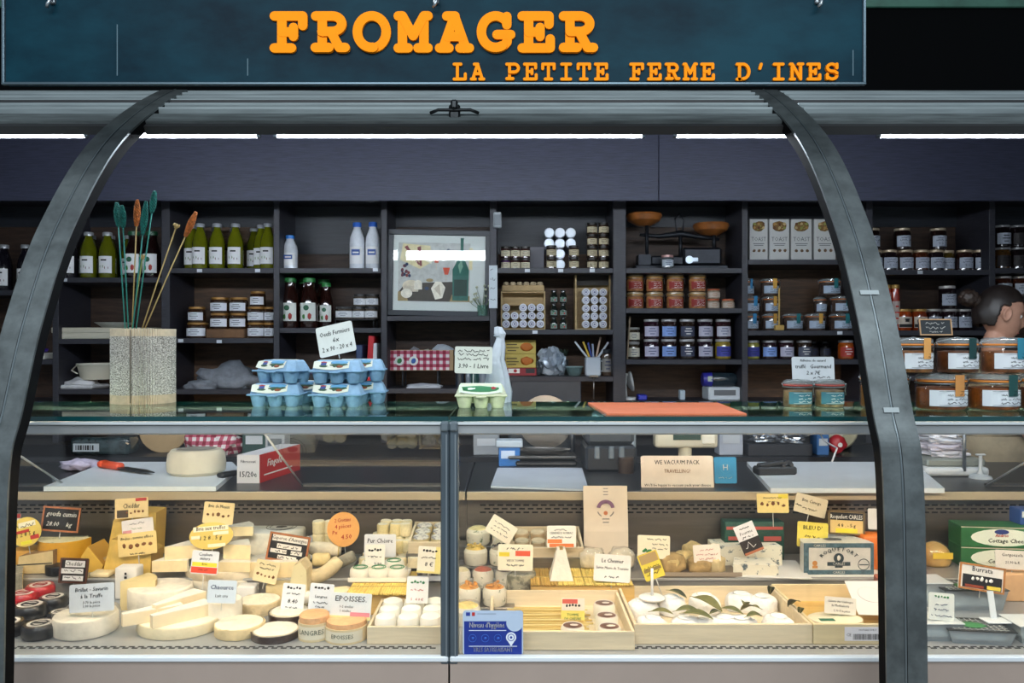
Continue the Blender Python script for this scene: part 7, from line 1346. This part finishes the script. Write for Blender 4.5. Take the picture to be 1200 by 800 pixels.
for k, lb in ((0, 'lower'), (1, 'upper')):
    Y = 2.56; t = thing('cottage_cheese_carton', 'green and white cottage cheese carton, %s of two' % lb, 'carton', (PX(1176, Y), Y + .05, STEP + k * .0665), (0, 0, R(-7))); w, hh_ = .245, .066; b = MB(); b.box(0, 0, 0, w, .10, hh_, bev=.002); b.build('carton', M('#2c6a3c', .45, var=.2, scale=6), t)
    b = MB(); b.shape([(w * (.02 + .40 * math.cos(2 * PI * i / 20)), hh_ * (.5 + .42 * math.sin(2 * PI * i / 20))) for i in range(20)], -.0504, .0005); b.shape([(w * (.0 + .09 * math.cos(2 * PI * i / 16)), hh_ * (.78 + .12 * math.sin(2 * PI * i / 16))) for i in range(16)], -.0512, .0005, 1); put_text(b, 'Andros', 0, hh_ * .54, hh_ * .14, w * .3, -.0522, 2, .1, bold=.04); put_text(b, 'Cottage Cheese', .02, hh_ * .26, hh_ * .20, w * .66, -.0522, 3, .15, bold=.04); b.plate(-w / 2, hh_ * .96, w / 2, hh_, -.0504, .0005, 4); b.build('print', [M('#dfe3d2', .5), M('#2c3a78', .5), INKR, M('#33382c', .5), M('#c9b9a4', .6)], t)
t = thing('blue_carton', 'blue and white carton at the picture edge on the step', 'carton', (PX(1196, 2.66), 2.68, STEP + .1335)); b = MB(); b.box(0, 0, 0, .09, .06, .05, bev=.002); b.build('carton', M('#2a4f94', .5), t); b = MB(); b.plate(-.04, .024, .04, .044, -.0305, .0006); put_text(b, '50', 0, .004, .015, .06, -.0312); b.build('print', WHITEP, t); bpy.data.objects[t.name].location.y = 2.62
t = block('pale_block', 'pale orange hard cheese block at the picture edge', (1178, 664, 1224, 705), M('#c9a074', .6, var=.1, scale=14), .08)
# burrata tubs
TUBM = glass('#e4edf0', 1.5, .08, 1.0, .38, '#c3ccd0')
def tub(label, x0, y0, x1, y1, d, z=DECK, h=.06, rz=0, net=True, lid=False):
    Y = YZ(y1, z); w = (x1 - x0) * Y / F; t = thing('plastic_tub', label, 'tub', (PX((x0 + x1) / 2, Y), Y + d / 2, z + .0004), (0, 0, R(rz)), 'clear cheese tubs beside the rail'); v = []
    for k, s_ in ((0, .86), (1, 1.0)): v += [(a * w / 2 * s_, c * d / 2 * s_, k * h) for a, c in ((-1, -1), (1, -1), (1, 1), (-1, 1))]
    b = MB(); b.add(v, [(3, 2, 1, 0), (0, 1, 5, 4), (1, 2, 6, 5), (2, 3, 7, 6), (3, 0, 4, 7)]); b.build('tub', TUBM, t); b = MB(); b.box(0, 0, 0.004, w * .80, d * .80, h * .6, bev=.012, seg=2); b.build('cheese', M('#d9dcda', .6), t); b = MB(); b.box(0, 0, h, w * 1.04, d * 1.04, .003, bev=.001); lo = b.build('lid', M('#c3cbcf', .35) if not net else M('#20262a', .4), t)
    if net:
        b = MB(); xs = -w * .4
        while xs < w * .42: b.box(xs, 0, h + .003, .003, d * .9, .001); xs += .014
        ys = -d * .4
        while ys < d * .42: b.box(0, ys, h + .003, w * .85, .003, .001); ys += .014
        o = b.build('net_print', M('#9aa0a0', .5), lo); o['kind'] = 'stuff'; b = MB(); b.blob(w * .4, d * .5, .004, 3, .2, sub=2, X=TM(-w * .05, -.01, h + .0028)); b.build('leaf_print', M('#3a7a4a', .5), lo)
tub('clear tub with dark net lid under the burrata sign', 1108, 672, 1182, 716, .10, h=.058); tub('clear tub with dark net lid at the front', 1118, 715, 1192, 756, .10, h=.034, rz=-8); tub('clear tub with plain lid behind the rail', 1070, 668, 1116, 712, .09, h=.07, net=False); tub('clear tub with pale lid under the price tag', 1074, 716, 1130, 752, .09, h=.045, net=False)
tub('clear tub at the picture edge', 1196, 708, 1250, 755, .09, h=.045, net=False)
t = thing('tag_stand', 'white plastic tag stand with foot before the burrata sign', 'stand', (PX(1161, 2.16), 2.135, DECK + .0405)); b = MB(); b.box(0, 0, 0, .07, .045, .004, bev=.0015); b.build('foot', M('#d3dade', .35), t); b = MB(); b.box(0, .01, .002, .016, .003, .075, X=TM(0, 0, 0, R(-14))); b.build('stem', M('#d3dade', .35), t)

# ================================================================== price tags
TAN = '#e0c894'
def spots(n, seed): rn_ = random.Random(seed); return [(rn_.uniform(.1, .85), rn_.uniform(.12, .4), 0) for _ in range(n)]
def ptag(label, x0, y0, x1, y1, Y, lines, col='#e8e6e0', stem=.03, **k): return card('price_tag', label, x0, y0, x1, y1, Y, lines, col, stem=stem, group=None, **k)
C = [('@3', .28, .16, .14, 5)]
ptag('oval yellow tag with red strip by the rail', 12, 606, 49, 640, 2.53, [('~71', .68, .10, .6), ('1 2 8 5 g', .36, .14, .6)], '#dcbf5e', .03, oval=True, panels=[(.1, .48, .62, .58, '#b8322c'), (.62, .20, .9, .34, '#b8322c'), (.3, .08, .65, .2, '#e8dc3a'), (.3, .66, .85, .84, '#e6dfc4')], roll=-14)
ptag('small red and white tag behind the oval one', 8, 602, 24, 614, 2.60, [('~72', .3, .3, .7)], '#d8cfc4', panels=[(0, .6, 1, 1, '#a32a26')])
ptag('framed chalkboard tag reading gouda above the half wheel', 50, 594, 94, 622.5, 2.58, [('gouda cumin', .62, .20, .80, 2), ('28.00', .22, .18, .34, 2, -.2), ('kg', .22, .18, .2, 2, .24)], '#19191c', .05, roll=4, border='#a86a48', cat='price tag', thick=.003, shear=.3)
ptag('black tag with three white strips reading cheddar', 70.5, 654, 103.5, 682.5, 2.44, [('Cheddar', .70, .16, .6), ('~74', .46, .09, .66), ('~75', .18, .09, .6)], '#1c1a1c', .02, roll=2, border='#55362c', panels=[(.18, .64, .88, .90, '#d8dadc'), (.06, .38, .84, .58, '#d8dadc'), (.14, .10, .86, .30, '#d8dadc')], thick=.003)
ptag('tan tag reading cheddar with red corner on the tall block', 135, 583.5, 174, 606.5, 2.60, [('Cheddar', .50, .24, .5), ('@2', .22, .12, .12, 5, .1)], TAN, .02, roll=-4, panels=[(.62, .82, .95, .98, '#b33a34'), (.06, .04, .40, .42, '#4a3a26')])
ptag('white and pink recipe tag leaning on the cheddar', 143, 608, 180, 626, 2.585, [('~76', .70, .10, .5), ('~77', .36, .12, .4, 3)], '#e2dcdc', .02, roll=-8, panels=[(.02, .1, .30, .34, '#c88a94')])
ptag('tan tag with orange leaf prints on the cheddar wedge', 138.5, 624, 184, 650, 2.49, [('Brebis - tomme affinée', .72, .13, .84), ('@5', .34, .15, .17, 5), ('~78', .06, .06, .4)], '#e3c987', .03, roll=-7)
ptag('pale blue-white tag reading truffle cheese on wrapped round', 81.5, 684, 134, 716, 2.14, [('Brillat - Savarin', .74, .14, .84), ('à la Truffe', .50, .14, .62), ('3.70 la pièce', .30, .09, .5), ('1,00 la pièce', .17, .09, .5)], '#cdd5dc', .03, roll=-4)
ptag('tan tag reading brie above the oval tag', 238.5, 588.5, 274, 613.5, 2.56, [('Brie de Meaux', .74, .15, .7), ('@4', .34, .15, .17, 5)], '#e2cb98', .04, roll=4)
ptag('oval yellow tag with white strips on the brie stack', 222, 612, 273.5, 643, 2.47, [('Brie aux truffes', .72, .15, .66), ('1 2 8 . 5 g', .36, .15, .66)], '#dcc268', .03, roll=-5, oval=True, panels=[(.1, .68, .9, .86, '#e9e2c8'), (.55, .52, .9, .64, '#e9e2c8'), (.05, .42, .25, .54, '#e9e2c8'), (.42, .08, .82, .2, '#e9e2c8')], thick=.003)
ptag('white tag with yellow and red bands on a stem', 224.5, 645.5, 256, 672, 2.36, [('Coulom', .78, .14, .5), ('miers', .60, .14, .5), ('Brie', .38, .10, .3), ('~80', .16, .06, .4)], '#d9dfe6', .085, roll=4, panels=[(.04, .32, .96, .50, '#e9d63c'), (.02, .04, .98, .30, '#d5472c')])
ptag('pale blue tag reading chaource on the white cylinder', 243.5, 680, 277, 706, 2.16, [('Chaource', .60, .20, .8, 4), ('Lait cru', .26, .13, .6)], '#d3dee6', .02, roll=2)
ptag('wooden-framed black and white tag reading auvergne', 314, 626, 362, 658, 2.50, [("Gaperon d'Auvergne", .76, .13, .84), ('~82', .50, .08, .5), ('~83', .32, .08, .6), ('~84', .12, .07, .4)], '#1a191b', .03, roll=9, border='#a8673c', panels=[(.08, .70, .94, .92, '#e2ddd4'), (.22, .46, .82, .62, '#e2ddd4'), (.08, .28, .48, .42, '#e2ddd4'), (.58, .28, .86, .42, '#e2ddd4'), (.28, .08, .74, .22, '#e2ddd4')], thick=.003)
ptag('small tan picture tag leaning under the wooden framed one', 298.5, 657, 326, 682, 2.40, [('~85', .78, .10, .7), ('~86', .60, .08, .6), ('@6', .26, .17, .17, 5)], '#e4d2a4', .02, roll=12)
ptag('round orange tag with red handwriting', 383.5, 600, 421.5, 640, 2.56, [('2 Crottins', .72, .11, .5, 1), ('4 pièces', .54, .11, .5, 1), ('Px', .38, .11, .2, 1, -.26), ('4.50', .22, .13, .4, 1, .08)], '#d99a52', .03, oval=True, thick=.003, roll=-6)
ptag('white tag reading pur chevre behind the cow tag', 427, 626, 464, 652, 2.50, [('Pur Chèvre', .62, .20, .8)], '#d8d8da', .02)
ptag('white cow tag priced on the green-logo cheeses', 428, 638, 451, 665, 2.46, [('@7', .72, .18, .14, 0), ('~88', .46, .07, .7), ('2.90', .10, .14, .45, 0, .15)], '#e8e4d8', .02)
ptag('white and yellow cow tag on the plastic tray', 489.5, 640.5, 517, 671, 2.40, [('@8', .80, .15, .13, 0), ('~89', .56, .06, .7), ('8 €', .26, .16, .4)], '#e6e4d8', .02, roll=4, panels=[(.75, .0, 1, 1, '#e4d88c'), (0, 0, .75, .08, '#e4d88c')])
ptag('white cow tag in the crate of smooth rounds', 476.5, 676, 502, 706, 2.22, [('@9', .76, .16, .13, 3), ('~90', .48, .06, .6, 1), ('5 . 4 0 €', .10, .10, .7, 1)], '#e6e6e2', .02, roll=2)
ptag('white cow tag beside the clay dish', 330.5, 684, 357, 714, 2.26, [('@10', .80, .14, .13, 0), ('~91', .60, .06, .6), ('8.40', .26, .16, .5), ('~92', .08, .05, .6)], '#e4e6e6', .02, roll=5)
ptag('white cow tag above the langres box', 362.5, 684, 390.5, 714, 2.24, [('@11', .78, .15, .13, 0), ('Langres', .46, .11, .6), ('~93', .26, .06, .6), ('~94', .10, .05, .4)], '#dfe4e8', .02, roll=5)
ptag('large tag lettered epoisses with pink and yellow bands', 387, 695, 435, 725, 2.14, [('EPOISSES.', .68, .21, .82), ('1-2 étoiles', .44, .09, .4, 0, -.1), ('1 étoiles', .28, .09, .34, 0, -.12)], '#dde3e4', .02, roll=3, panels=[(.0, .0, 1, .14, '#e6df9c'), (.50, .12, .98, .28, '#d98a94')], shear=0)
ptag('slanted cream tag above the cups and boxed rounds', 571, 609, 604, 631, 2.52, [('~95', .66, .10, .7), ('~96', .46, .08, .6), ('~97', .24, .08, .7)], '#ebe1cc', .03, roll=32)
ptag('white and orange tag on the boxed rounds crate', 641, 616, 675, 641, 2.50, [('~98', .78, .08, .5), ('CENDRÉ D AUBRAC', .62, .10, .8), ('~99', .44, .08, .7)], '#ece8de', .03, panels=[(.02, .20, .52, .38, '#e07a3a'), (.08, .02, .92, .18, '#e07a3a')], shear=0)
ptag('cream tag with yellow and red stickers by the post', 583.5, 638, 624.5, 668, 2.42, [('~100', .80, .08, .5), ('VIEUX TOMME', .34, .09, .5), ('~101', .18, .08, .5)], '#ece6cf', .03, panels=[(.03, .54, .33, .70, '#e9d23a'), (.50, .56, .92, .76, '#e0583a')], roll=1, shear=0)
ptag('white tag reading le chevrier beneath the paper bag', 696, 650, 739, 681, 2.38, [('Le Chevrier', .70, .15, .6), ('Sainte Maure de Touraine', .46, .10, .88), ('~102', .14, .08, .4)], '#e9e6e0', .02, roll=4)
ptag('yellow cow tag standing in the straw sticks', 657.5, 701, 685, 729, 2.22, [('@12', .64, .15, .13, 0), ('TOMME', .28, .11, .5, 3), ('DE CHEVRE', .12, .11, .7, 3)], '#e9d66a', .025, panels=[(.02, .5, 1, 1, '#e2d8c8'), (.05, .78, .7, .96, '#cf5a4c')], roll=1, shear=0)
ptag('cream tag with green cow badge and writing', 747, 627.5, 785, 654, 2.50, [('~104', .80, .08, .6, 0, .1), ('~105', .58, .07, .5, 0, .2), ('~106', .40, .07, .5, 0, .2), ('@13', .28, .16, .05, 3, -.2)], '#e6dec4', .03, roll=2)
ptag('tilted yellow and brown tag on a stem above the leaf crate', 751, 647, 775, 678, 2.36, [('~107', .42, .1, .8), ('~108', .18, .1, .7)], '#d9c23e', .05, roll=-20, panels=[(.06, .62, .94, .96, '#a58a5a'), (.06, .30, .94, .42, '#8a733a')])
ptag('cream tag with pink writing on the golden chunks', 812.5, 638, 844, 658, 2.49, [('~109', .66, .10, .5, 1), ('~110', .40, .08, .8, 1), ('~111', .16, .08, .6, 1)], '#e8ddcf', .02, roll=-3)
ptag('slanted black and white tag on the blue cheese', 865, 613, 889, 648, 2.50, [('~112', .84, .06, .5), ('Fourme', .66, .10, .7), ('~113', .54, .06, .6), ('~114', .2, .2, .6, 2)], '#241d1c', .02, roll=-22, panels=[(.0, .48, 1, 1, '#d9d8dc'), (.04, 0, 1, .08, '#b5704c')])
ptag('yellow tag with orange nut prints above the green carton', 887, 578.5, 924, 600.5, 2.62, [('~115', .74, .08, .6), ('@14', .34, .16, .17, 5), ('~116', .56, .06, .3)], '#e4cf86', .045, panels=[(.68, .76, .98, .96, '#e6d23a')])
ptag('cream tag tilted down above the yellow blue-cheese tag', 931, 581, 969, 603, 2.62, [('Brie Cenoge', .62, .17, .6), ('~118', .24, .10, .5), ('@15', .34, .06, .04, 0, -.38)], '#d5c9ae', .045, roll=15)
ptag('black topped tan tag reading roquefort carles', 970.5, 598.5, 1013, 626, 2.58, [('Roquefort CARLES', .66, .18, .88, 2), ('4 8 . - 5 g', .32, .14, .6)], '#d9b877', .03, roll=3, panels=[(.03, .60, .97, .92, '#1b1a1c'), (.2, .06, .8, .26, '#e6d23a')], border='#6a5636', shear=0)
ptag('yellow tag reading bleu partly behind others', 934, 612, 970, 641, 2.56, [("BLEU D'", .70, .16, .7), ('~121', .4, .08, .5)], '#d9c552', .02, roll=5, shear=0)
ptag('plain white tag with two pins next to the rail', 1017, 596, 1040, 620, 2.58, None, '#d3d2cf', .03, roll=2)
for zz in (-.018, .018): b = MB(); b.blob(.005, .003, .005, 1, 0, sub=2); b.build('pin', BLACKP, [o for o in bpy.data.objects if o.get('label', '').startswith('plain white tag with two pins')][0], (.012, -.003, zz))
ptag('narrow yellow tag edge peeking out beyond the rail', 1064, 595, 1083, 618, 2.60, [('~126', .4, .1, .5)], '#d9c05a', .03)
ptag('white tag in the barcode crate with two lines', 966, 700, 1003, 719, 2.20, [('Galette des Ombrages', .70, .12, .84), ('la Mothaisote', .44, .14, .7), ('5,90 € la pièce', .14, .12, .7, 0, .05)], '#e6e3da', .03, roll=5, pick='#e6e3da')
ptag('white gorgonzola tag against the cottage cheese cartons', 1166, 645, 1206, 668, 2.44, [('Gorgonzola', .70, .16, .8), ('21,90 la K', .34, .13, .7)], '#dcd6cc', .03, roll=3, panels=[(0, 0, 1, .06, '#b98a5a')])
ptag('wooden framed burrata tag with black picture panel', 1123, 662, 1177, 692, 2.30, [('Burrata', .72, .19, .50), ('@16', .34, .13, .10, 2)], '#d9d6d0', .02, roll=9, border='#a9713c', panels=[(.08, .08, .94, .58, '#17171a'), (.62, .10, .92, .24, '#e0c84a'), (.14, .10, .55, .20, '#8a3a24')], shear=0, thick=.003)
ptag('white cow tag with blue writing on the clear tub', 1088, 695, 1118, 726, 2.12, [('@17', .82, .14, .12, 3), ('~123', .56, .07, .5, 4), ('~124', .36, .07, .6, 4), ('~125', .14, .07, .8, 4)], '#dfe2da', .02, roll=5)
# hygiene notice stuck inside the front glass
hn = card('hygiene_notice', 'blue hygiene notice stuck to the front glass', 542.5, 715, 613, 767, YG - .0045, [('Niveau d\'hygiène', .62, .12, .58, 2, -.10)], '#b9cbe0', 0, 0, cat='notice', shear=0, panels=[(.02, .015, .98, .76, '#17328c'), (.10, .545, .72, .560, '#dfe6f2'), (.10, .19, .90, .205, '#dfe6f2'), (.05, .88, .12, .96, '#2a3f94'), (.15, .88, .20, .96, '#c0302c')], thick=.0008)
W_, H_ = 70.5 * YG / F, 52 * YG / F; b = MB(); put_text(b, 'TRÈS SATISFAISANT', 0, (.075 - .5) * H_, .10 * H_, .66 * W_, -.0016, 0, 0, bold=.01); b.build('rating_text', WHITEP, hn)
b = MB(); b.plate(-.26 * W_, .42 * H_, .05 * W_, .43 * H_, -.0009, .0003); b.build('small_print', M('#6d7c90', .6), hn)
b = MB()
for k in range(3): b.torus(W_ * .062, .0006, 20, 4, 0, TM((-.34 + .21 * k) * W_, -.0018, -.12 * H_, PI / 2)); b.blob(W_ * .05, .001, W_ * .045, k, .3, sub=1, mi=0, X=TM((-.335 + .21 * k) * W_, -.0018, -.15 * H_))
b.cyl(W_ * .085, .0006, 24, 1, TM(.30 * W_, -.0014, -.10 * H_, PI / 2)); b.torus(W_ * .055, .0008, 20, 4, 2, TM(.30 * W_, -.0024, -.10 * H_, PI / 2)); b.cyl(W_ * .02, .0004, 10, 2, TM(.30 * W_, -.0022, -.10 * H_, PI / 2)); b.shape([(.25 * W_, -.20 * H_), (.35 * W_, -.20 * H_), (.30 * W_, -.30 * H_)], -.0014, .0005, 1); b.cyl(W_ * .14, .0005, 24, 3, TM(.36 * W_, -.0012, .22 * H_, PI / 2)); b.build('rating_symbols', [M('#3f6fd0', .5), M('#e8eef6', .5), M('#1c3a96', .5), M('#b9cbe0', .5)], hn)
# ================================================================== person behind the counter
def skin_mesh(joints, edges, root, sub=2):
    """joints: name -> (co, radius); grows a continuous surface with Skin + Subdivision and returns its geometry"""
    names = list(joints); me = bpy.data.meshes.new('sk'); me.from_pydata([joints[n][0] for n in names], [(names.index(a), names.index(c)) for a, c in edges], [])
    o = bpy.data.objects.new('sk', me); COL.objects.link(o); o.modifiers.new('s', 'SKIN'); m = o.modifiers.new('d', 'SUBSURF'); m.levels = m.render_levels = sub
    for i, n in enumerate(names):
        sv = me.skin_vertices[0].data[i]; r = joints[n][1]; sv.radius = r if isinstance(r, tuple) else (r, r); sv.use_root = n == root
    dg = bpy.context.evaluated_depsgraph_get(); ev = bpy.data.meshes.new_from_object(o.evaluated_get(dg))
    bq = bmesh.new(); bq.from_mesh(ev); bmesh.ops.delete(bq, geom=[w for w in bq.verts if not w.link_faces], context='VERTS'); bmesh.ops.holes_fill(bq, edges=[e for e in bq.edges if e.is_boundary], sides=0); bmesh.ops.triangulate(bq, faces=[f for f in bq.faces if len(f.verts) > 4]); bmesh.ops.recalc_face_normals(bq, faces=bq.faces[:]); bq.to_mesh(ev); bq.free()
    v = [tuple(w.co) for w in ev.vertices]; f = [tuple(p.vertices) for p in ev.polygons]; bpy.data.objects.remove(o); bpy.data.meshes.remove(ev); return v, f
PXC, PYC = PX(1172, 3.64) - .045, 3.64
ps = thing('person', 'person with dark hair in a bun looking down behind the big jars', 'person', (PXC, PYC, 0))
# local frame: +x is the way the person faces
J = {'pelvis': ((-.03, 0, .92), (.13, .16)), 'waist': ((-.03, 0, 1.06), (.105, .13)), 'chest': ((-.02, 0, 1.24), (.115, .15)), 'upper': ((-.01, 0, 1.37), (.085, .13)), 'neck0': ((.0, 0, 1.43), (.050, .054)), 'neck1': ((.030, 0, 1.56), (.044, .046))}
E = [('pelvis', 'waist'), ('waist', 'chest'), ('chest', 'upper'), ('upper', 'neck0'), ('neck0', 'neck1')]
for s, n in ((-1, 'r'), (1, 'l')):
    J.update({'sh' + n: ((-.01, s * .165, 1.375), .056), 'el' + n: ((.04, s * .225, 1.10), .042), 'fa' + n: ((.15, s * .20, 1.055), .038), 'wr' + n: ((.27, s * .16, 1.03), .026), 'pa' + n: ((.33, s * .15, 1.025), (.022, .036)), 'pk' + n: ((.36, s * .148, 1.02), (.014, .036)),
              'hip' + n: ((-.03, s * .09, .86), .095), 'kn' + n: ((-.01, s * .10, .48), .062), 'ca' + n: ((-.03, s * .10, .32), .058), 'an' + n: ((-.045, s * .10, .09), .038), 'toe' + n: ((.10, s * .115, .035), (.03, .045))})
    E += [('upper', 'sh' + n), ('sh' + n, 'el' + n), ('el' + n, 'fa' + n), ('fa' + n, 'wr' + n), ('wr' + n, 'pa' + n), ('pa' + n, 'pk' + n), ('pelvis', 'hip' + n), ('hip' + n, 'kn' + n), ('kn' + n, 'ca' + n), ('ca' + n, 'an' + n), ('an' + n, 'toe' + n)]
bv, bf = skin_mesh(J, E, 'pelvis'); body = MB(); body.add(bv, bf, 0, True)
for s in (-1, 1):   # fingers and thumb, each a short bent chain rooted in the palm
    for k, (dy, L_) in enumerate(((-.030, .070), (-.010, .080), (.010, .075), (.029, .060))):
        b0 = Vector((.345, s * .149 + dy, 1.022)); body.tube([b0, b0 + Vector((L_ * .45, 0, .004)), b0 + Vector((L_ * .75, 0, -.008)), b0 + Vector((L_ * .95, 0, -.028))], [.0095, .009, .008, .0065], 8)
    t0 = Vector((.305, s * .149 - s * .022, 1.022)); body.tube([t0, t0 + Vector((.025, -s * .025, .0)), t0 + Vector((.055, -s * .034, -.010)), t0 + Vector((.072, -s * .032, -.02))], [.012, .0105, .009, .007], 8)
# head: a ball shaped into skull, face, brow, nose, lips and chin; looks along +x and down
HX, HZ = .045, 1.625
hd_ = MB(); hd_.blob(2, 2, 2, 0, 0, sub=5); hv = []
for p in hd_.v:
    x, y, z = p[0], p[1], p[2] - 1; q = Vector((x * .100, y * .076, z * .122))
    if z < -.05: q.y *= 1 - .30 * min(1, (-z - .05)); q.x = q.x * (1 - .10 * (-z)) + (.020 * -z if x > 0 else .045 * -z)      # jaw narrows, chin forward
    if x > .2: q.x -= .010 * max(0, 1 - abs(z) * 1.2)
    g = lambda cz, cy, sz, sy_: math.exp(-((q.z - cz) / sz) ** 2 - ((abs(q.y) - cy) / sy_) ** 2) * (1 if x > .3 else 0)
    q.x += .026 * g(-.022, 0, .020, .011) + .012 * g(.002, 0, .022, .008) + .006 * g(.026, .018, .010, .028) - .010 * g(.006, .031, .013, .016) + .009 * g(-.060, 0, .007, .022) + .008 * g(-.071, 0, .007, .020) - .003 * g(-.0655, 0, .003, .02) + .010 * g(-.100, 0, .016, .018)
    hv.append(q)
HM = Matrix.Translation((HX, 0, HZ)) @ Matrix.Rotation(R(16), 4, 'Y') @ Matrix.Rotation(R(-8), 4, 'Z')
body.add(hv, hd_.f, 0, True, HM)
for s in (-1, 1):  # ears
    e = MB(); e.torus(.021, .006, 20, 6, 0, TM(-.004, s * .083, -.008, PI / 2, 0, R(-12 * s)) @ Matrix.Diagonal((.75, 1.25, 1, 1))); e.blob(.03, .012, .045, 2, .1, sub=2, X=TM(-.006, s * .077, -.030)); e.blob(.016, .012, .02, 2, .1, sub=2, X=TM(.0, s * .081, -.040)); body.add(e.v, e.f, 0, True, HM)
SKIN = M('#b98a74', .55, var=.06, scale=30)
bo = body.build('body', SKIN); rm = bo.modifiers.new('r', 'REMESH'); rm.mode = 'VOXEL'; rm.voxel_size = .0045; rm.use_smooth_shade = True; sm3 = bo.modifiers.new('sm', 'SMOOTH'); sm3.factor = .5; sm3.iterations = 2
dg = bpy.context.evaluated_depsgraph_get(); bme = bpy.data.meshes.new_from_object(bo.evaluated_get(dg)); bpy.data.objects.remove(bo)
bm = bmesh.new(); bm.from_mesh(bme); seen = set(); big_ = []
for v0 in bm.verts:      # keep the one continuous surface, drop crumbs of the remesh
    if v0 in seen: continue
    st = [v0]; seen.add(v0); isl = []
    while st:
        w = st.pop(); isl.append(w)
        for e in w.link_edges:
            u = e.other_vert(w)
            if u not in seen: seen.add(u); st.append(u)
    big_.append(isl)
big_.sort(key=len); print('islands', [len(i) for i in big_[-6:]]); bmesh.ops.delete(bm, geom=[w for i in big_[:-1] for w in i], context='VERTS'); bm.to_mesh(bme); bm.free(); link('body', bme, ps)
for s in (-1, 1):
    b = MB(); b.blob(.022, .022, .022, 1, 0, sub=3, X=HM @ TM(.0695, s * .031, -.005)); b.blob(.011, .011, .011, 1, 0, sub=2, mi=1, X=HM @ TM(.0765, s * .032, -.001)); b.build('eye', [M('#d8d4d0', .3), M('#2a1c16', .2)], ps)
    b = MB(); b.tube([tuple(HM @ Vector((.090, s * .014, .024))), tuple(HM @ Vector((.090, s * .030, .030))), tuple(HM @ Vector((.078, s * .048, .025)))], .0035, 6); b.build('eyebrow', M('#2a1d18', .8), ps)
b = MB(); b.tube([tuple(HM @ Vector((.084, -.020, -.066))), tuple(HM @ Vector((.099, 0, -.0655))), tuple(HM @ Vector((.084, .020, -.066)))], .0032, 6); b.build('lips', M('#a4605a', .5), ps)
# hair swept back over the skull, tied in a bun
hr = MB(); hb = MB(); hb.blob(2, 2, 2, 0, 0, sub=5); keep = {}
vv = []
for i, p in enumerate(hb.v):
    x, y, z = p[0], p[1], p[2] - 1; a = math.atan2(z, x); st = .004 * math.sin(14 * a + 6 * y) * .5
    vv.append(Vector((x * .111 - .006, y * .086, z * .131 + .004)) * (1 + st + .02 * noise.noise((x * 3, y * 3, z * 3))))
def hair_in(p): x, y, z = p[0], p[1], p[2] - 1; return (x < .62 and z > .28 + .40 * x) or (x < .10 and z > .16 and x > -.26) or (x <= -.20 and z > -.12 + .9 * (x + .20)) or (x < -.25 and z > -.62)
ff = [f for f in hb.f if all(hair_in(hb.v[i]) for i in f)]
hr.add(vv, ff, 0, True, HM); ho = hr.build('hair', M('#1e1613', .45, var=.4, scale=30, stretch=(1, 6, 6)), ps); so = ho.modifiers.new('t', 'SOLIDIFY'); so.thickness = .012; so.offset = -1
b = MB(); b.blob(.085, .085, .08, 6, .18, 3.0, sub=4, X=HM @ TM(-.150, 0, -.005)); b.torus(.022, .012, 18, 8, X=HM @ TM(-.150, 0, .04)); b.blob(.06, .06, .06, 2, .1, sub=3, X=HM @ TM(-.115, 0, -.0)); b.build('hair_bun', M('#2a1d16', .5, var=.45, scale=40, stretch=(6, 1, 6)), ps)
# clothes follow the body
def inflate(names, edges, k, root, add={}):
    j = {n: (J[n][0], tuple(c + k for c in (J[n][1] if isinstance(J[n][1], tuple) else (J[n][1],) * 2))) for n in names}; j.update(add); return skin_mesh(j, edges, root)
v, f = inflate(['pelvis', 'waist', 'chest', 'upper', 'shr', 'elr', 'shl', 'ell'], [e for e in E if all(n in ('pelvis', 'waist', 'chest', 'upper', 'shr', 'elr', 'shl', 'ell') for n in e)] + [('upper', 'col'), ('pelvis', 'hem')], .021, 'pelvis', {'col': ((.004, 0, 1.425), (.068, .076)), 'hem': ((-.03, 0, .84), (.150, .175))})
b = MB(); b.add(v, f, 0, True); b.build('shirt', M('#8b7f68', .85, var=.1, scale=20, bump=.2), ps)
tn = ['pelvis'] + [a + n for n in 'rl' for a in ('hip', 'kn', 'ca', 'an')]; v, f = inflate(tn, [e for e in E if all(n in tn for n in e)], .012, 'pelvis'); b = MB(); b.add(v, f, 0, True); b.build('trousers', M('#22262e', .85), ps)
for s in (-1, 1): b = MB(); b.blob(.27, .105, .095, 3, .05, sub=3, flat=.6, sq=.8, X=TM(.03, s * .11, 0)); b.build('shoe', M('#17181b', .6), ps)
